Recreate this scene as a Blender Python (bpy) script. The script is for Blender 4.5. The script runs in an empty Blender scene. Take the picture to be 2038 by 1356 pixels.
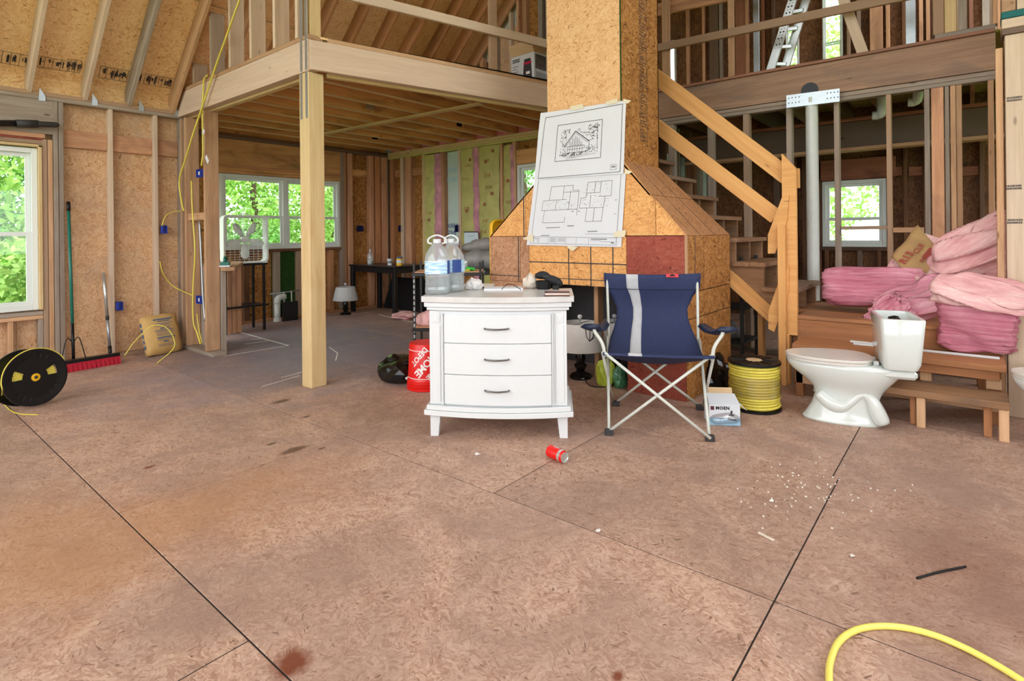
import bpy, bmesh, math, random
import numpy as np
from mathutils import Vector, Matrix
random.seed(7); np.random.seed(7)
scene = bpy.context.scene
COL = scene.collection
R = math.radians

# ---------------------------------------------------------------- camera
F_PX, CX, CY, ROLL, H = 1107.0, 1019.0, 464.3, math.atan(23/2256.0), 1.24
A2 = math.atan((1931-CX)/F_PX)
camd = bpy.data.cameras.new('camera'); cam = bpy.data.objects.new('camera', camd); COL.objects.link(cam)
camd.sensor_width = 36.0; camd.lens = F_PX/2038*36.0
camd.shift_y = -(678-CY)/2038; camd.clip_start = 0.05; camd.clip_end = 300
_f = Vector((math.cos(A2), math.sin(A2), 0)); _r = Vector((math.sin(A2), -math.cos(A2), 0)); _u = Vector((0,0,1))
_r2 = _r*math.cos(ROLL)-_u*math.sin(ROLL); _u2 = _u*math.cos(ROLL)+_r*math.sin(ROLL)
cam.matrix_world = Matrix(((_r2.x,_u2.x,-_f.x,0),(_r2.y,_u2.y,-_f.y,0),(_r2.z,_u2.z,-_f.z,H),(0,0,0,1)))
scene.camera = cam

# ---------------------------------------------------------------- sky, sun, exposure
world = bpy.data.worlds.new('sky'); scene.world = world; world.use_nodes = True
wn = world.node_tree; wn.nodes.clear()
bg = wn.nodes.new('ShaderNodeBackground'); wo = wn.nodes.new('ShaderNodeOutputWorld')
bg.inputs['Color'].default_value = (0.93, 0.97, 1.0, 1); bg.inputs['Strength'].default_value = 3.2
wn.links.new(bg.outputs[0], wo.inputs[0])
vs = scene.view_settings
vs.view_transform = 'Standard'; vs.look = 'None'; vs.gamma = 1.0; vs.use_curve_mapping = False; vs.exposure = 0.62

# ---------------------------------------------------------------- pixel -> world helpers (a pixel gives a direction; a plane gives the distance)
def ray(x, y):
    u=(x-CX)/F_PX; v=(y-CY)/F_PX; c,s=math.cos(ROLL),math.sin(ROLL)
    r=u*c-v*s; d=u*s+v*c
    return Vector((math.cos(A2)+r*math.sin(A2), math.sin(A2)-r*math.cos(A2), -d))
def onZ(x,y,z=0.0): q=ray(x,y); t=(z-H)/q.z; return Vector((0,0,H))+q*t
def onX(x,y,X): q=ray(x,y); return Vector((0,0,H))+q*(X/q.x)
def onY(x,y,Y): q=ray(x,y); return Vector((0,0,H))+q*(Y/q.y)
def onP(x,y,p,n):
    q=ray(x,y); o=Vector((0,0,H)); n=Vector(n); return o+q*((Vector(p)-o).dot(n)/q.dot(n))

# ---------------------------------------------------------------- object helpers
W = {}
def link(o, M=None, parent=None):
    COL.objects.link(o)
    M = M if M is not None else Matrix.Identity(4)
    if parent is not None:
        o.parent = parent; o.matrix_parent_inverse = W[parent].inverted()
    o.matrix_basis = M; W[o] = M
    return o
def tag(o, label=None, cat=None, group=None, kind=None):
    if label: o['label']=label
    if cat: o['category']=cat
    if group: o['group']=group
    if kind: o['kind']=kind
    return o
def T(x,y=None,z=None, rz=0.0):
    if y is None: x,y,z = x
    return Matrix.Translation((x,y,z)) @ Matrix.Rotation(rz,4,'Z')
def thing(name, loc, label, cat, rz=0.0, group=None, kind=None):
    o = bpy.data.objects.new(name, None); o.empty_display_size=0.1
    link(o, T(*loc, rz=rz)); return tag(o, label, cat, group, kind)
def fin(name, me, mat, M=None, parent=None, smooth=False):
    if mat is not None and not me.materials: me.materials.append(mat)
    if smooth:
        me.polygons.foreach_set('use_smooth',[True]*len(me.polygons))
    return link(bpy.data.objects.new(name, me), M, parent)
def mesh(name, v, f, mat, parent=None, M=None, smooth=False):
    me = bpy.data.meshes.new(name); me.from_pydata([tuple(p) for p in v], [], f); me.update()
    return fin(name, me, mat, M, parent, smooth)
def bmobj(name, bm, mat, parent=None, M=None, smooth=False, norm=True):
    if norm: bmesh.ops.recalc_face_normals(bm, faces=bm.faces)
    me = bpy.data.meshes.new(name); bm.to_mesh(me); bm.free()
    return fin(name, me, mat, M, parent, smooth)
_bc = {}
def box_mesh(l, w, t, mat, bev):
    key=(round(l,3),round(w,3),round(t,3),mat.name if mat else '',round(bev,4))
    if key in _bc: return _bc[key]
    bm=bmesh.new(); bmesh.ops.create_cube(bm,size=1.0)
    for v in bm.verts: v.co=Vector((v.co.x*l,v.co.y*w,v.co.z*t))
    b=min(bev,0.3*min(l,w,t))
    if b>1e-5: bmesh.ops.bevel(bm,geom=list(bm.edges),offset=b,segments=1,affect='EDGES')
    me=bpy.data.meshes.new('board'); bm.to_mesh(me); bm.free()
    if mat: me.materials.append(mat)
    _bc[key]=me; return me
def board(name,p0,p1,w,t,mat,parent=None,side=(0,0,1),bev=0.003):
    """p0->p1 centre line; w measured along 'side' (made square to the line), t the third way"""
    p0=Vector(p0);p1=Vector(p1);x=(p1-p0);L=x.length;x.normalize()
    y=Vector(side); y=(y-x*y.dot(x)).normalized(); z=x.cross(y); c=(p0+p1)/2
    M=Matrix(((x.x,y.x,z.x,c.x),(x.y,y.y,z.y,c.y),(x.z,y.z,z.z,c.z),(0,0,0,1)))
    return link(bpy.data.objects.new(name, box_mesh(L,w,t,mat,bev)), M, parent)
def box(name,x0,x1,y0,y1,z0,z1,mat,parent=None,bev=0.003,M=None,grain=None):
    """axis aligned (in frame M) box; grain runs along the longest side"""
    if x0>x1:x0,x1=x1,x0
    if y0>y1:y0,y1=y1,y0
    if z0>z1:z0,z1=z1,z0
    d=[x1-x0,y1-y0,z1-z0]; c=Vector(((x0+x1)/2,(y0+y1)/2,(z0+z1)/2))
    order=sorted(range(3),key=lambda i:-d[i]) if grain is None else [grain]+sorted([i for i in range(3) if i!=grain],key=lambda i:-d[i])
    ax=[Vector((1,0,0)),Vector((0,1,0)),Vector((0,0,1))]
    X,Y=ax[order[0]],ax[order[1]]; Z=X.cross(Y)
    B=Matrix(((X.x,Y.x,Z.x,c.x),(X.y,Y.y,Z.y,c.y),(X.z,Y.z,Z.z,c.z),(0,0,0,1)))
    if M is not None: B=M@B
    return link(bpy.data.objects.new(name, box_mesh(d[order[0]],d[order[1]],d[order[2]],mat,bev)), B, parent)
def bm_tube(bm, pts, r, n=8, cap=True, closed=False):
    """sweep a circle along a polyline; r may be a list"""
    pts=[Vector(p) for p in pts]; m=len(pts); rr=r if isinstance(r,(list,tuple)) else [r]*m
    rings=[]; prev=None
    for i,p in enumerate(pts):
        if closed: d=pts[(i+1)%m]-pts[i-1]
        else: d=pts[min(i+1,m-1)]-pts[max(i-1,0)]
        if d.length<1e-9: d=Vector((0,0,1))
        d.normalize()
        if prev is None:
            a=Vector((0,0,1)) if abs(d.z)<0.9 else Vector((1,0,0))
            u=d.cross(a).normalized()
        else:
            u=(prev-d*prev.dot(d)); u=u.normalized() if u.length>1e-6 else d.orthogonal().normalized()
        prev=u; w=d.cross(u)
        rings.append([bm.verts.new(p+(u*math.cos(2*math.pi*k/n)+w*math.sin(2*math.pi*k/n))*rr[i]) for k in range(n)])
    for i in range(m if closed else m-1):
        a,b=rings[i],rings[(i+1)%m]
        for k in range(n): bm.faces.new((a[k],a[(k+1)%n],b[(k+1)%n],b[k]))
    if cap and not closed:
        bm.faces.new(rings[0][::-1]); bm.faces.new(rings[-1])
def tube(name,pts,r,mat,parent=None,n=8,M=None,closed=False):
    bm=bmesh.new(); bm_tube(bm,pts,r,n,True,closed); return bmobj(name,bm,mat,parent,M,True)
def smooth_path(pts, k=6):
    """Catmull-Rom through the points"""
    P=[Vector(p) for p in pts]; P=[P[0]*2-P[1]]+P+[P[-1]*2-P[-2]]; out=[]
    for i in range(1,len(P)-2):
        for j in range(k):
            t=j/k; a,b,c,d=P[i-1],P[i],P[i+1],P[i+2]
            out.append(0.5*((2*b)+(c-a)*t+(2*a-5*b+4*c-d)*t*t+(-a+3*b-3*c+d)*t**3))
    out.append(P[-2]); return out
def bm_lathe(bm, prof, n=24, c=(0,0,0), capb=True, capt=True):
    c=Vector(c); rings=[]
    for r,z in prof:
        rings.append([bm.verts.new(c+Vector((r*math.cos(2*math.pi*k/n), r*math.sin(2*math.pi*k/n), z))) for k in range(n)])
    for a,b in zip(rings,rings[1:]):
        for k in range(n): bm.faces.new((a[k],a[(k+1)%n],b[(k+1)%n],b[k]))
    if capb: bm.faces.new(rings[0][::-1])
    if capt: bm.faces.new(rings[-1])
def lathe(name,prof,mat,parent=None,M=None,n=24,capb=True,capt=True,smooth=True):
    bm=bmesh.new(); bm_lathe(bm,prof,n,(0,0,0),capb,capt); o=bmobj(name,bm,mat,parent,M,False)
    if smooth: autosmooth(o)
    return o
def autosmooth(o, ang=40):
    me=o.data; bm=bmesh.new(); bm.from_mesh(me)
    for f in bm.faces: f.smooth=True
    for e in bm.edges:
        if len(e.link_faces)==2 and e.calc_face_angle(0)>R(ang): e.smooth=False
    bm.to_mesh(me); bm.free()
def bm_box(bm,x0,x1,y0,y1,z0,z1):
    v=[bm.verts.new(p) for p in [(x0,y0,z0),(x1,y0,z0),(x1,y1,z0),(x0,y1,z0),(x0,y0,z1),(x1,y0,z1),(x1,y1,z1),(x0,y1,z1)]]
    for f in [(0,3,2,1),(4,5,6,7),(0,1,5,4),(1,2,6,5),(2,3,7,6),(3,0,4,7)]: bm.faces.new([v[i] for i in f])
def prism(name, poly, h, mat, parent=None, M=None, bev=0.0):
    """polygon in local XY extruded along +Z by h"""
    bm=bmesh.new(); n=len(poly)
    a=[bm.verts.new((p[0],p[1],0)) for p in poly]; b=[bm.verts.new((p[0],p[1],h)) for p in poly]
    bm.faces.new(a[::-1]); bm.faces.new(b)
    for i in range(n): bm.faces.new((a[i],a[(i+1)%n],b[(i+1)%n],b[i]))
    bmesh.ops.recalc_face_normals(bm,faces=bm.faces)
    if bev>0: bmesh.ops.bevel(bm,geom=list(bm.edges),offset=bev,segments=1,affect='EDGES')
    return bmobj(name,bm,mat,parent,M)
def frame3(o, x, y):
    """matrix with local x,y axes given (world), origin o"""
    x=Vector(x).normalized(); y=Vector(y); y=(y-x*y.dot(x)).normalized(); z=x.cross(y); o=Vector(o)
    return Matrix(((x.x,y.x,z.x,o.x),(x.y,y.y,z.y,o.y),(x.z,y.z,z.z,o.z),(0,0,0,1)))
def text_mesh(txt, size, bold=0.0, spacing=1.0, align='CENTER'):
    c=bpy.data.curves.new('print','FONT'); c.body=txt; c.size=size; c.align_x=align; c.align_y='CENTER'; c.offset=bold; c.space_character=spacing
    c.resolution_u=2
    o=bpy.data.objects.new('tmp',c); COL.objects.link(o)
    bpy.context.view_layer.update()
    me=bpy.data.meshes.new_from_object(o.evaluated_get(bpy.context.evaluated_depsgraph_get()))
    bpy.data.objects.remove(o); me.materials.clear(); return me
def text(name,txt,size,mat,M,parent=None,bold=0.0,spacing=1.0,sx=1.0,align='CENTER'):
    me=text_mesh(txt,size,bold,spacing,align)
    if sx!=1.0:
        for v in me.vertices: v.co.x*=sx
    return fin(name,me,mat,M,parent)

def bars(name,M,w,h,rows,mat,parent,seed=1):
    """unreadable small print: short strokes in rows, on the local XY plane"""
    rs=np.random.RandomState(seed); bm=bmesh.new()
    for r in range(rows):
        x=-w/2; y0=h/2-h*(r+1)/rows; hh=h/rows*.72
        while x<w/2:
            b=min(w/2,x+w*(.03+.05*rs.rand())); bm.faces.new([bm.verts.new(q) for q in ((x,y0,0),(b,y0,0),(b,y0+hh,0),(x,y0+hh,0))]); x=b+w*.025
    return tag(bmobj(name,bm,mat,parent,M,norm=False),kind='stuff')
# ---------------------------------------------------------------- materials
MATS={}
def srgb(r,g,b):
    f=lambda c:(c/12.92 if c<=0.04045 else ((c+0.055)/1.055)**2.4)
    return (f(r/255.0),f(g/255.0),f(b/255.0),1.0)
class NT:
    def __init__(s,name):
        s.m=bpy.data.materials.new(name); s.m.use_nodes=True; s.t=s.m.node_tree; s.t.nodes.clear()
        s.out=s.t.nodes.new('ShaderNodeOutputMaterial'); s.b=s.t.nodes.new('ShaderNodeBsdfPrincipled'); s.l(s.b.outputs[0],s.out.inputs[0]); MATS[name]=s.m
    def n(s,typ,**k):
        o=s.t.nodes.new('ShaderNode'+typ)
        for a,v in k.items(): setattr(o,a,v)
        return o
    def l(s,a,b): s.t.links.new(a,b)
    def val(s,inp,v):
        if hasattr(v,'is_output'): s.l(v,inp)
        else: inp.default_value=v
    def math(s,op,a,b=0.0,c=None,clamp=False):
        o=s.n('Math',operation=op,use_clamp=clamp); s.val(o.inputs[0],a); s.val(o.inputs[1],b)
        if c is not None: s.val(o.inputs[2],c)
        return o.outputs[0]
    def vmath(s,op,a,b):
        o=s.n('VectorMath',operation=op); s.val(o.inputs[0],a); s.val(o.inputs[1],b); return o.outputs[0]
    def mix(s,f,a,b,blend='MIX'):
        o=s.n('Mix',data_type='RGBA',blend_type=blend,clamp_factor=True)
        s.val(o.inputs[0],f); s.val(o.inputs[6],a); s.val(o.inputs[7],b); return o.outputs[2]
    def ramp(s,f,stops,interp='LINEAR'):
        o=s.n('ValToRGB'); s.l(f,o.inputs[0]); e=o.color_ramp.elements; o.color_ramp.interpolation=interp
        while len(e)<len(stops): e.new(0.5)
        for el,(p,c) in zip(e,stops): el.position=p; el.color=c if len(c)==4 else (*c,1)
        return o.outputs[0]
    def maprange(s,v,a,b,c=0.0,d=1.0):
        o=s.n('MapRange'); s.val(o.inputs[0],v); o.inputs[1].default_value=a;o.inputs[2].default_value=b;o.inputs[3].default_value=c;o.inputs[4].default_value=d; return o.outputs[0]
    def coord(s,rand=True):
        c=s.n('TexCoord').outputs['Object']
        if not rand: return c
        r=s.n('ObjectInfo').outputs['Random']
        k=s.n('CombineXYZ'); s.l(s.math('MULTIPLY',r,37.0),k.inputs[0]); s.l(s.math('MULTIPLY',r,91.0),k.inputs[1]); s.l(s.math('MULTIPLY',r,13.0),k.inputs[2])
        return s.vmath('ADD',c,k.outputs[0])
    def noise(s,vec,scale,detail=3.0,rough=0.55,dist=0.0):
        o=s.n('TexNoise'); s.l(vec,o.inputs['Vector']); o.inputs['Scale'].default_value=scale; o.inputs['Detail'].default_value=detail; o.inputs['Roughness'].default_value=rough; o.inputs['Distortion'].default_value=dist
        return o.outputs[0]
    def mapping(s,vec,scale=(1,1,1),rot=(0,0,0),loc=(0,0,0)):
        o=s.n('Mapping'); s.l(vec,o.inputs[0]); o.inputs[1].default_value=loc;o.inputs[2].default_value=rot;o.inputs[3].default_value=scale; return o.outputs[0]
    def bump(s,h,strength=0.3,dist=0.01):
        o=s.n('Bump'); s.l(h,o.inputs['Height']); o.inputs['Strength'].default_value=strength;o.inputs['Distance'].default_value=dist; s.l(o.outputs[0],s.b.inputs['Normal'])
def plain(name,c,rough=0.5,metal=0.0,spec=0.5,var=0.0,nscale=20.0,bump=0.0,alpha=None,coat=0.0):
    t=NT(name); b=t.b; b.inputs['Roughness'].default_value=rough; b.inputs['Metallic'].default_value=metal; b.inputs['Specular IOR Level'].default_value=spec
    if coat: b.inputs['Coat Weight'].default_value=coat
    col=srgb(*c)
    n=t.noise(t.coord(),nscale,4.0)
    lo=tuple(x*(1-var) for x in col[:3])+(1,); hi=tuple(min(1,x*(1+var)) for x in col[:3])+(1,)
    t.l(t.ramp(n,[(0.3,lo),(0.7,hi)]),b.inputs['Base Color'])
    if bump: t.bump(n,bump,0.01)
    return t.m
def osb(name,cols,dirt=None,dirt_amt=0.0,rough=0.75,spec=0.25,contrast=1.0,floor=False,bright=1.0,fs=1.0):
    """oriented strand board: three layers of long flakes laid over each other"""
    t=NT(name); co=t.coord()
    def layer(rot,sc,off,patch):
        # every patch of the board has its own lay direction, so flakes lie criss-cross
        pv=t.n('TexVoronoi',feature='F1'); pv.inputs['Scale'].default_value=patch; t.l(t.vmath('ADD',co,(off*2.1,off,off)),pv.inputs['Vector'])
        ps=t.n('SeparateColor'); t.l(pv.outputs['Color'],ps.inputs[0])
        nz=t.n('TexNoise'); t.l(co,nz.inputs['Vector']); nz.inputs['Scale'].default_value=16.0; nz.inputs['Detail'].default_value=3.0
        wob=t.vmath('SCALE',nz.outputs['Color'],(0,0,0)); wob.node.inputs[3].default_value=0.03
        vr=t.n('VectorRotate',rotation_type='Z_AXIS'); t.l(t.vmath('ADD',t.vmath('ADD',co,(off,off*0.7,off*1.3)),wob),vr.inputs['Vector']); t.l(t.math('ADD',t.math('MULTIPLY',ps.outputs[0],2.4),rot),vr.inputs['Angle'])
        v=t.n('TexVoronoi',feature='F1'); v.inputs['Randomness'].default_value=1.0; v.inputs['Scale'].default_value=1.0
        t.l(t.mapping(vr.outputs[0],sc),v.inputs['Vector'])
        s=t.n('SeparateColor'); t.l(v.outputs['Color'],s.inputs[0]); return s.outputs
    a=layer(0.25,(12*fs,58*fs,20),0.0,9.0*fs); b=layer(1.15,(17*fs,90*fs,20),3.7,14.0*fs); c=layer(-0.75,(9*fs,46*fs,20),8.1,7.0*fs); d=layer(2.2,(24*fs,130*fs,20),5.3,19.0*fs)
    v=t.math('ADD',a[0],0.0)
    def over(v,l,th):
        m=t.math('GREATER_THAN',l[1],th); o=t.n('Mix',data_type='FLOAT'); t.l(m,o.inputs[0]); t.l(v,o.inputs[2]); t.l(l[0],o.inputs[3]); return o.outputs[0]
    v=over(v,b,0.5); v=over(v,c,0.62); v=over(v,d,0.60)
    g=t.noise(t.mapping(co,(40,40,40)),3.0,4.0,0.65); mot=t.noise(co,5.5*fs,5.0,0.6)
    v2=t.math('ADD',t.math('MULTIPLY',t.math('SUBTRACT',v,0.5),contrast),t.math('MULTIPLY',t.math('SUBTRACT',g,0.5),0.55))
    v2=t.math('ADD',v2,t.math('MULTIPLY',t.math('SUBTRACT',mot,0.5),0.5))
    # a few dark flakes
    v2=t.math('SUBTRACT',v2,t.math('MULTIPLY',t.math('GREATER_THAN',d[2],0.93),t.math('MULTIPLY',t.math('GREATER_THAN',d[1],0.60),0.38)))
    v2=t.math('ADD',v2,0.5,clamp=True)
    n=len(cols); col=t.ramp(v2,[(i/(n-1) if n>1 else 0,srgb(*cc)) for i,cc in enumerate(cols)])
    if dirt:
        pos=t.n('NewGeometry').outputs['Position']
        big=t.noise(pos,1.6,6.0,0.68,0.8); m=t.maprange(big,0.40,0.66,0,dirt_amt); col=t.mix(m,col,srgb(*dirt))
    if floor:
        pos=t.n('NewGeometry').outputs['Position']
        # grey-blue dust and painted-in sky glare by the kitchen stub wall, dark water stains, rusty patches
        sx=t.n('SeparateXYZ'); t.l(pos,sx.inputs[0])
        def blob(x,y,rx,ry,soft,c,amt,nz=0.35,ns=6.0):
            nonlocal col
            dx=t.math('DIVIDE',t.math('SUBTRACT',sx.outputs[0],x),rx); dy=t.math('DIVIDE',t.math('SUBTRACT',sx.outputs[1],y),ry)
            r=t.math('SQRT',t.math('ADD',t.math('MULTIPLY',dx,dx),t.math('MULTIPLY',dy,dy)))
            r=t.math('ADD',r,t.math('MULTIPLY',t.math('SUBTRACT',t.noise(pos,ns,4.0,0.65),0.5),nz*4))
            m=t.maprange(r,1.0+soft,1.0-soft,0,amt); col=t.mix(m,col,srgb(*c))
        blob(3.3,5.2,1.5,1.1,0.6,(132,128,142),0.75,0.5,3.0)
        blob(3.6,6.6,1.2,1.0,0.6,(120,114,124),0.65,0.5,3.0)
        for (px,py,rx,ry) in [(560,799,.07,.035),(585,896,.08,.035),(640,893,.02,.012),(540,884,.03,.015),(610,830,.03,.015),(633,690,.04,.02)]:
            p=onZ(px,py); blob(p.x,p.y,rx,ry,0.35,(84,58,48),0.85,0.25,22.0)
        for (px,py,rx,ry) in [(580,1320,.05,.05),(297,930,.03,.015),(1230,1346,.02,.015)]:
            p=onZ(px,py); blob(p.x,p.y,rx,ry,0.4,(112,52,26),0.9,0.35,25.0)
        p=onZ(1960,1150); blob(p.x,p.y,.45,.3,0.7,(118,78,62),0.55,0.5,5.0)
        p=onZ(400,1020); blob(p.x,p.y,.55,.3,0.8,(178,128,86),0.5,0.5,3.0)
        p=onZ(60,1080); blob(p.x,p.y,.3,.5,0.8,(178,128,86),0.45,0.5,3.0)
        # chalk lines and scuffs by the sink wall
        sc=t.noise(t.mapping(pos,(3,16,1),(0,0,0.5)),3.0,5.0,0.75,1.5); m=t.maprange(sc,0.60,0.66,0,0.55)
        dx=t.math('DIVIDE',t.math('SUBTRACT',sx.outputs[0],3.2),1.5); dy=t.math('DIVIDE',t.math('SUBTRACT',sx.outputs[1],4.9),1.3)
        r=t.math('SQRT',t.math('ADD',t.math('MULTIPLY',dx,dx),t.math('MULTIPLY',dy,dy)))
        col=t.mix(t.math('MULTIPLY',m,t.maprange(r,1.1,0.5,0,1)),col,srgb(196,196,206))
    oi=t.n('ObjectInfo').outputs['Random']
    col=t.mix(1.0,col,t.ramp(oi,[(0,(0.90*bright,)*3),(1,(1.04*bright,)*3)]),'MULTIPLY')
    t.l(col,t.b.inputs['Base Color']); t.b.inputs['Roughness'].default_value=rough; t.b.inputs['Specular IOR Level'].default_value=spec
    t.bump(v2,0.25,0.004); return t.m
def lumber(name,light,dark,stain=None,stain_amt=0.0,grain=0.5,rough=0.7,var=0.25,knots=1.0,tint=None):
    """sawn softwood; grain runs along local X"""
    t=NT(name); co=t.coord(); oi=t.n('ObjectInfo').outputs['Random']
    st=t.mapping(co,(1.3,24,24)); g=t.noise(st,1.0,6.0,0.62,0.5); fine=t.noise(t.mapping(co,(6,160,160)),1.0,2.0)
    g2=t.math('ADD',t.math('MULTIPLY',t.math('SUBTRACT',g,0.5),1.6),t.math('MULTIPLY',t.math('SUBTRACT',fine,0.5),0.5))
    v=t.math('ADD',t.math('MULTIPLY',g2,grain),0.5,clamp=True)
    L,D=srgb(*light),srgb(*dark); col=t.ramp(v,[(0.15,D),(0.75,L)])
    if stain:
        big=t.noise(t.mapping(co,(1.1,3.5,3.5)),1.3,4.0,0.6,0.8); m=t.maprange(big,0.5,0.68,0,stain_amt); col=t.mix(m,col,srgb(*stain))
    if tint:
        col=t.mix(t.maprange(t.math('FRACT',t.math('MULTIPLY',oi,7.31)),0.45,0.9,0,0.8),col,srgb(*tint),'MIX')
    col=t.mix(1.0,col,t.ramp(oi,[(0,(1-var,)*3),(1,(1+var*0.35,)*3)]),'MULTIPLY')
    if knots:
        vo=t.n('TexVoronoi',feature='F1'); t.l(t.mapping(co,(2.2,7.0,7.0)),vo.inputs['Vector']); vo.inputs['Scale'].default_value=1.0
        k=t.maprange(vo.outputs['Distance'],0.085,0.035,0,0.85*knots); col=t.mix(k,col,tuple(x*0.35 for x in D[:3])+(1,))
    t.l(col,t.b.inputs['Base Color']); t.b.inputs['Roughness'].default_value=rough; t.b.inputs['Specular IOR Level'].default_value=0.25
    t.bump(v,0.15,0.003); return t.m
# floors and boards
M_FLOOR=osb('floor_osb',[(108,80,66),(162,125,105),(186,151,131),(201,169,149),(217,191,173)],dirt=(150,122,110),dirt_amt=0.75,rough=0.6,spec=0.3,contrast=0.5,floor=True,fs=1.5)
M_OSB=osb('sheathing_osb',[(176,124,78),(230,182,126),(246,204,150),(251,216,166),(254,232,192)],contrast=0.55,fs=1.15)
M_OSB_LEFT=osb('weathered_osb',[(146,104,66),(200,152,108),(220,176,132),(230,190,148),(240,212,178)],dirt=(186,160,138),dirt_amt=0.5,contrast=0.55,fs=1.2)
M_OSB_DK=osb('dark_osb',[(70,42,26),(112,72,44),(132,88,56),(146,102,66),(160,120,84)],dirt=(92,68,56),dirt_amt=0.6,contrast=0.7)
M_OSB_BR=osb('bright_osb',[(176,118,70),(226,170,116),(242,192,138),(248,204,152),(252,220,178)],contrast=0.5,fs=1.3)
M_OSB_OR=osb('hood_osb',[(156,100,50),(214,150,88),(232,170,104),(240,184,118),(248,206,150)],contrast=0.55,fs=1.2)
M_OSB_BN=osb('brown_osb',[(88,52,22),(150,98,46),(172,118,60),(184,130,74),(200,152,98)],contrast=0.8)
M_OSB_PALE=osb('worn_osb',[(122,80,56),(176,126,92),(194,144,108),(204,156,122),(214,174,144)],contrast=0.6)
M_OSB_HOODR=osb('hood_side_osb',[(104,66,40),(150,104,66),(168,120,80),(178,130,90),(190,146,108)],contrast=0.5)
M_OSB_RED=osb('red_osb',[(104,44,34),(146,68,54),(160,80,64),(168,92,74),(184,120,102)],contrast=0.5,dirt=(120,52,40),dirt_amt=0.5)
M_OSB_GRN=osb('green_board',[(20,44,14),(32,62,20),(38,72,24),(46,84,30),(60,98,40)],contrast=0.4)
# lumber
M_GREY=lumber('weathered_lumber',(186,172,156),(122,106,94),stain=(150,128,112),stain_amt=0.6,tint=(176,140,108))
M_TAN=lumber('tan_lumber',(226,186,146),(172,122,84),stain=(150,112,88),stain_amt=0.35)
M_PINK=lumber('pinkish_lumber',(230,180,140),(182,124,90),stain=(128,92,76),stain_amt=0.45)
M_PALE=lumber('pale_lumber',(230,208,182),(190,160,132),stain=(206,184,164),stain_amt=0.5,knots=0.7,var=0.12)
M_ORANGE=lumber('fresh_pine',(238,184,118),(206,142,78),knots=1.0,var=0.1)
M_TREATED=lumber('treated_post_wood',(226,202,154),(196,162,108),stain=(190,146,94),stain_amt=0.4,knots=1.0,var=0.05,grain=0.55)
M_JOIST=lumber('joist_lumber',(240,188,126),(196,134,80),stain=(104,78,50),stain_amt=0.55,var=0.15)
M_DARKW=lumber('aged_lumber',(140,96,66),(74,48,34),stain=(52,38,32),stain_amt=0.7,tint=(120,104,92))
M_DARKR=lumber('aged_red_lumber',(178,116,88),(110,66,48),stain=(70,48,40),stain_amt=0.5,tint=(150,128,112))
M_BROWN=lumber('brown_lumber',(224,164,116),(170,110,72),stain=(110,76,56),stain_amt=0.45,tint=(196,150,112))
M_BEAMW=lumber('pale_beam_wood',(228,204,180),(188,156,130),stain=(200,176,160),stain_amt=0.4,knots=0.5,var=0.06,grain=0.4)
M_BEAMG=lumber('grey_beam_wood',(182,148,122),(124,92,74),stain=(116,104,98),stain_amt=0.6,var=0.06,grain=0.55)
M_STAIRW=lumber('stair_wood',(176,134,98),(120,84,58),stain=(112,92,78),stain_amt=0.6,var=0.18,tint=(150,126,106))
M_LAND=lumber('landing_wood',(194,136,92),(138,88,56),stain=(112,84,68),stain_amt=0.35,var=0.12)
# other stuff
M_WHITE=plain('white_vinyl',(226,232,226),0.4)
M_WHITEP=plain('white_paint',(218,221,222),0.35,var=0.01)
M_MARBLE=plain('white_marble',(206,204,200),0.25,var=0.08,nscale=9)
M_BLACK=plain('black_plastic',(14,14,16),0.4,spec=.35)
M_BLACKW=plain('black_paint',(20,20,24),0.35,var=0.1)
M_BLACKG=plain('glossy_black_film',(12,12,14),0.18,var=0.1)
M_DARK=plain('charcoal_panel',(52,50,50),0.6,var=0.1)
M_STEEL=plain('galvanised_steel',(176,184,188),0.38,0.75,var=0.06,nscale=40)
M_ALU=plain('aluminium',(206,212,210),0.32,0.8,var=0.05)
M_CHROME=plain('dark_nickel',(120,118,116),0.25,1.0)
M_CABLE=plain('yellow_cable',(222,206,86),0.4,var=0.06)
M_HOSE=plain('yellow_hose',(240,226,110),0.35,var=0.04)
M_BLUEBOX=plain('blue_box_plastic',(52,72,178),0.4)
M_NAVYBOX=plain('navy_box_plastic',(26,30,84),0.4)
M_PVC=plain('white_pvc',(206,210,204),0.35,var=0.03)
M_NAVY=plain('navy_canvas',(36,46,82),0.8,var=0.12,nscale=60,bump=0.1)
M_GREYCLOTH=plain('grey_canvas',(186,186,188),0.8,var=0.06)
M_CHAIRM=plain('enamelled_tube',(206,208,198),0.35)
M_RED=plain('red_plastic',(222,18,14),0.35)
M_REDFIB=plain('red_bristle',(176,16,44),0.8,var=0.25,nscale=120,bump=0.4)
M_GREENP=plain('green_pole',(24,108,92),0.35,var=0.05)
M_CERAMIC=plain('white_ceramic',(216,221,216),0.12,coat=0.5,var=0.01)
M_SEAT=plain('white_seat',(220,214,206),0.25)
M_PAPERBAG=plain('tan_sack_paper',(206,168,104),0.8,var=0.08,nscale=8,bump=0.15)
M_KRAFT=plain('kraft_paper',(176,140,90),0.7,var=0.12,nscale=10,bump=0.2)
M_INK=plain('dark_print',(58,54,60),0.7)
M_INKRED=plain('red_print',(160,66,52),0.7)
M_INKBLUE=plain('blue_print',(66,96,140),0.7)
M_INKGREY=plain('grey_print',(128,128,130),0.7)
M_INKLT=plain('faint_print',(172,174,178),0.7)
M_PAPER=plain('white_paper',(222,223,226),0.7,var=0.015,nscale=6)
M_TAPE=plain('masking_tape',(228,216,184),0.6)
M_WHITEINK=plain('white_print',(240,236,232),0.5)
M_PINKFIB=plain('pink_fibreglass',(226,140,158),0.95,spec=0.1,var=0.22,nscale=7,bump=0.5)
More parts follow.
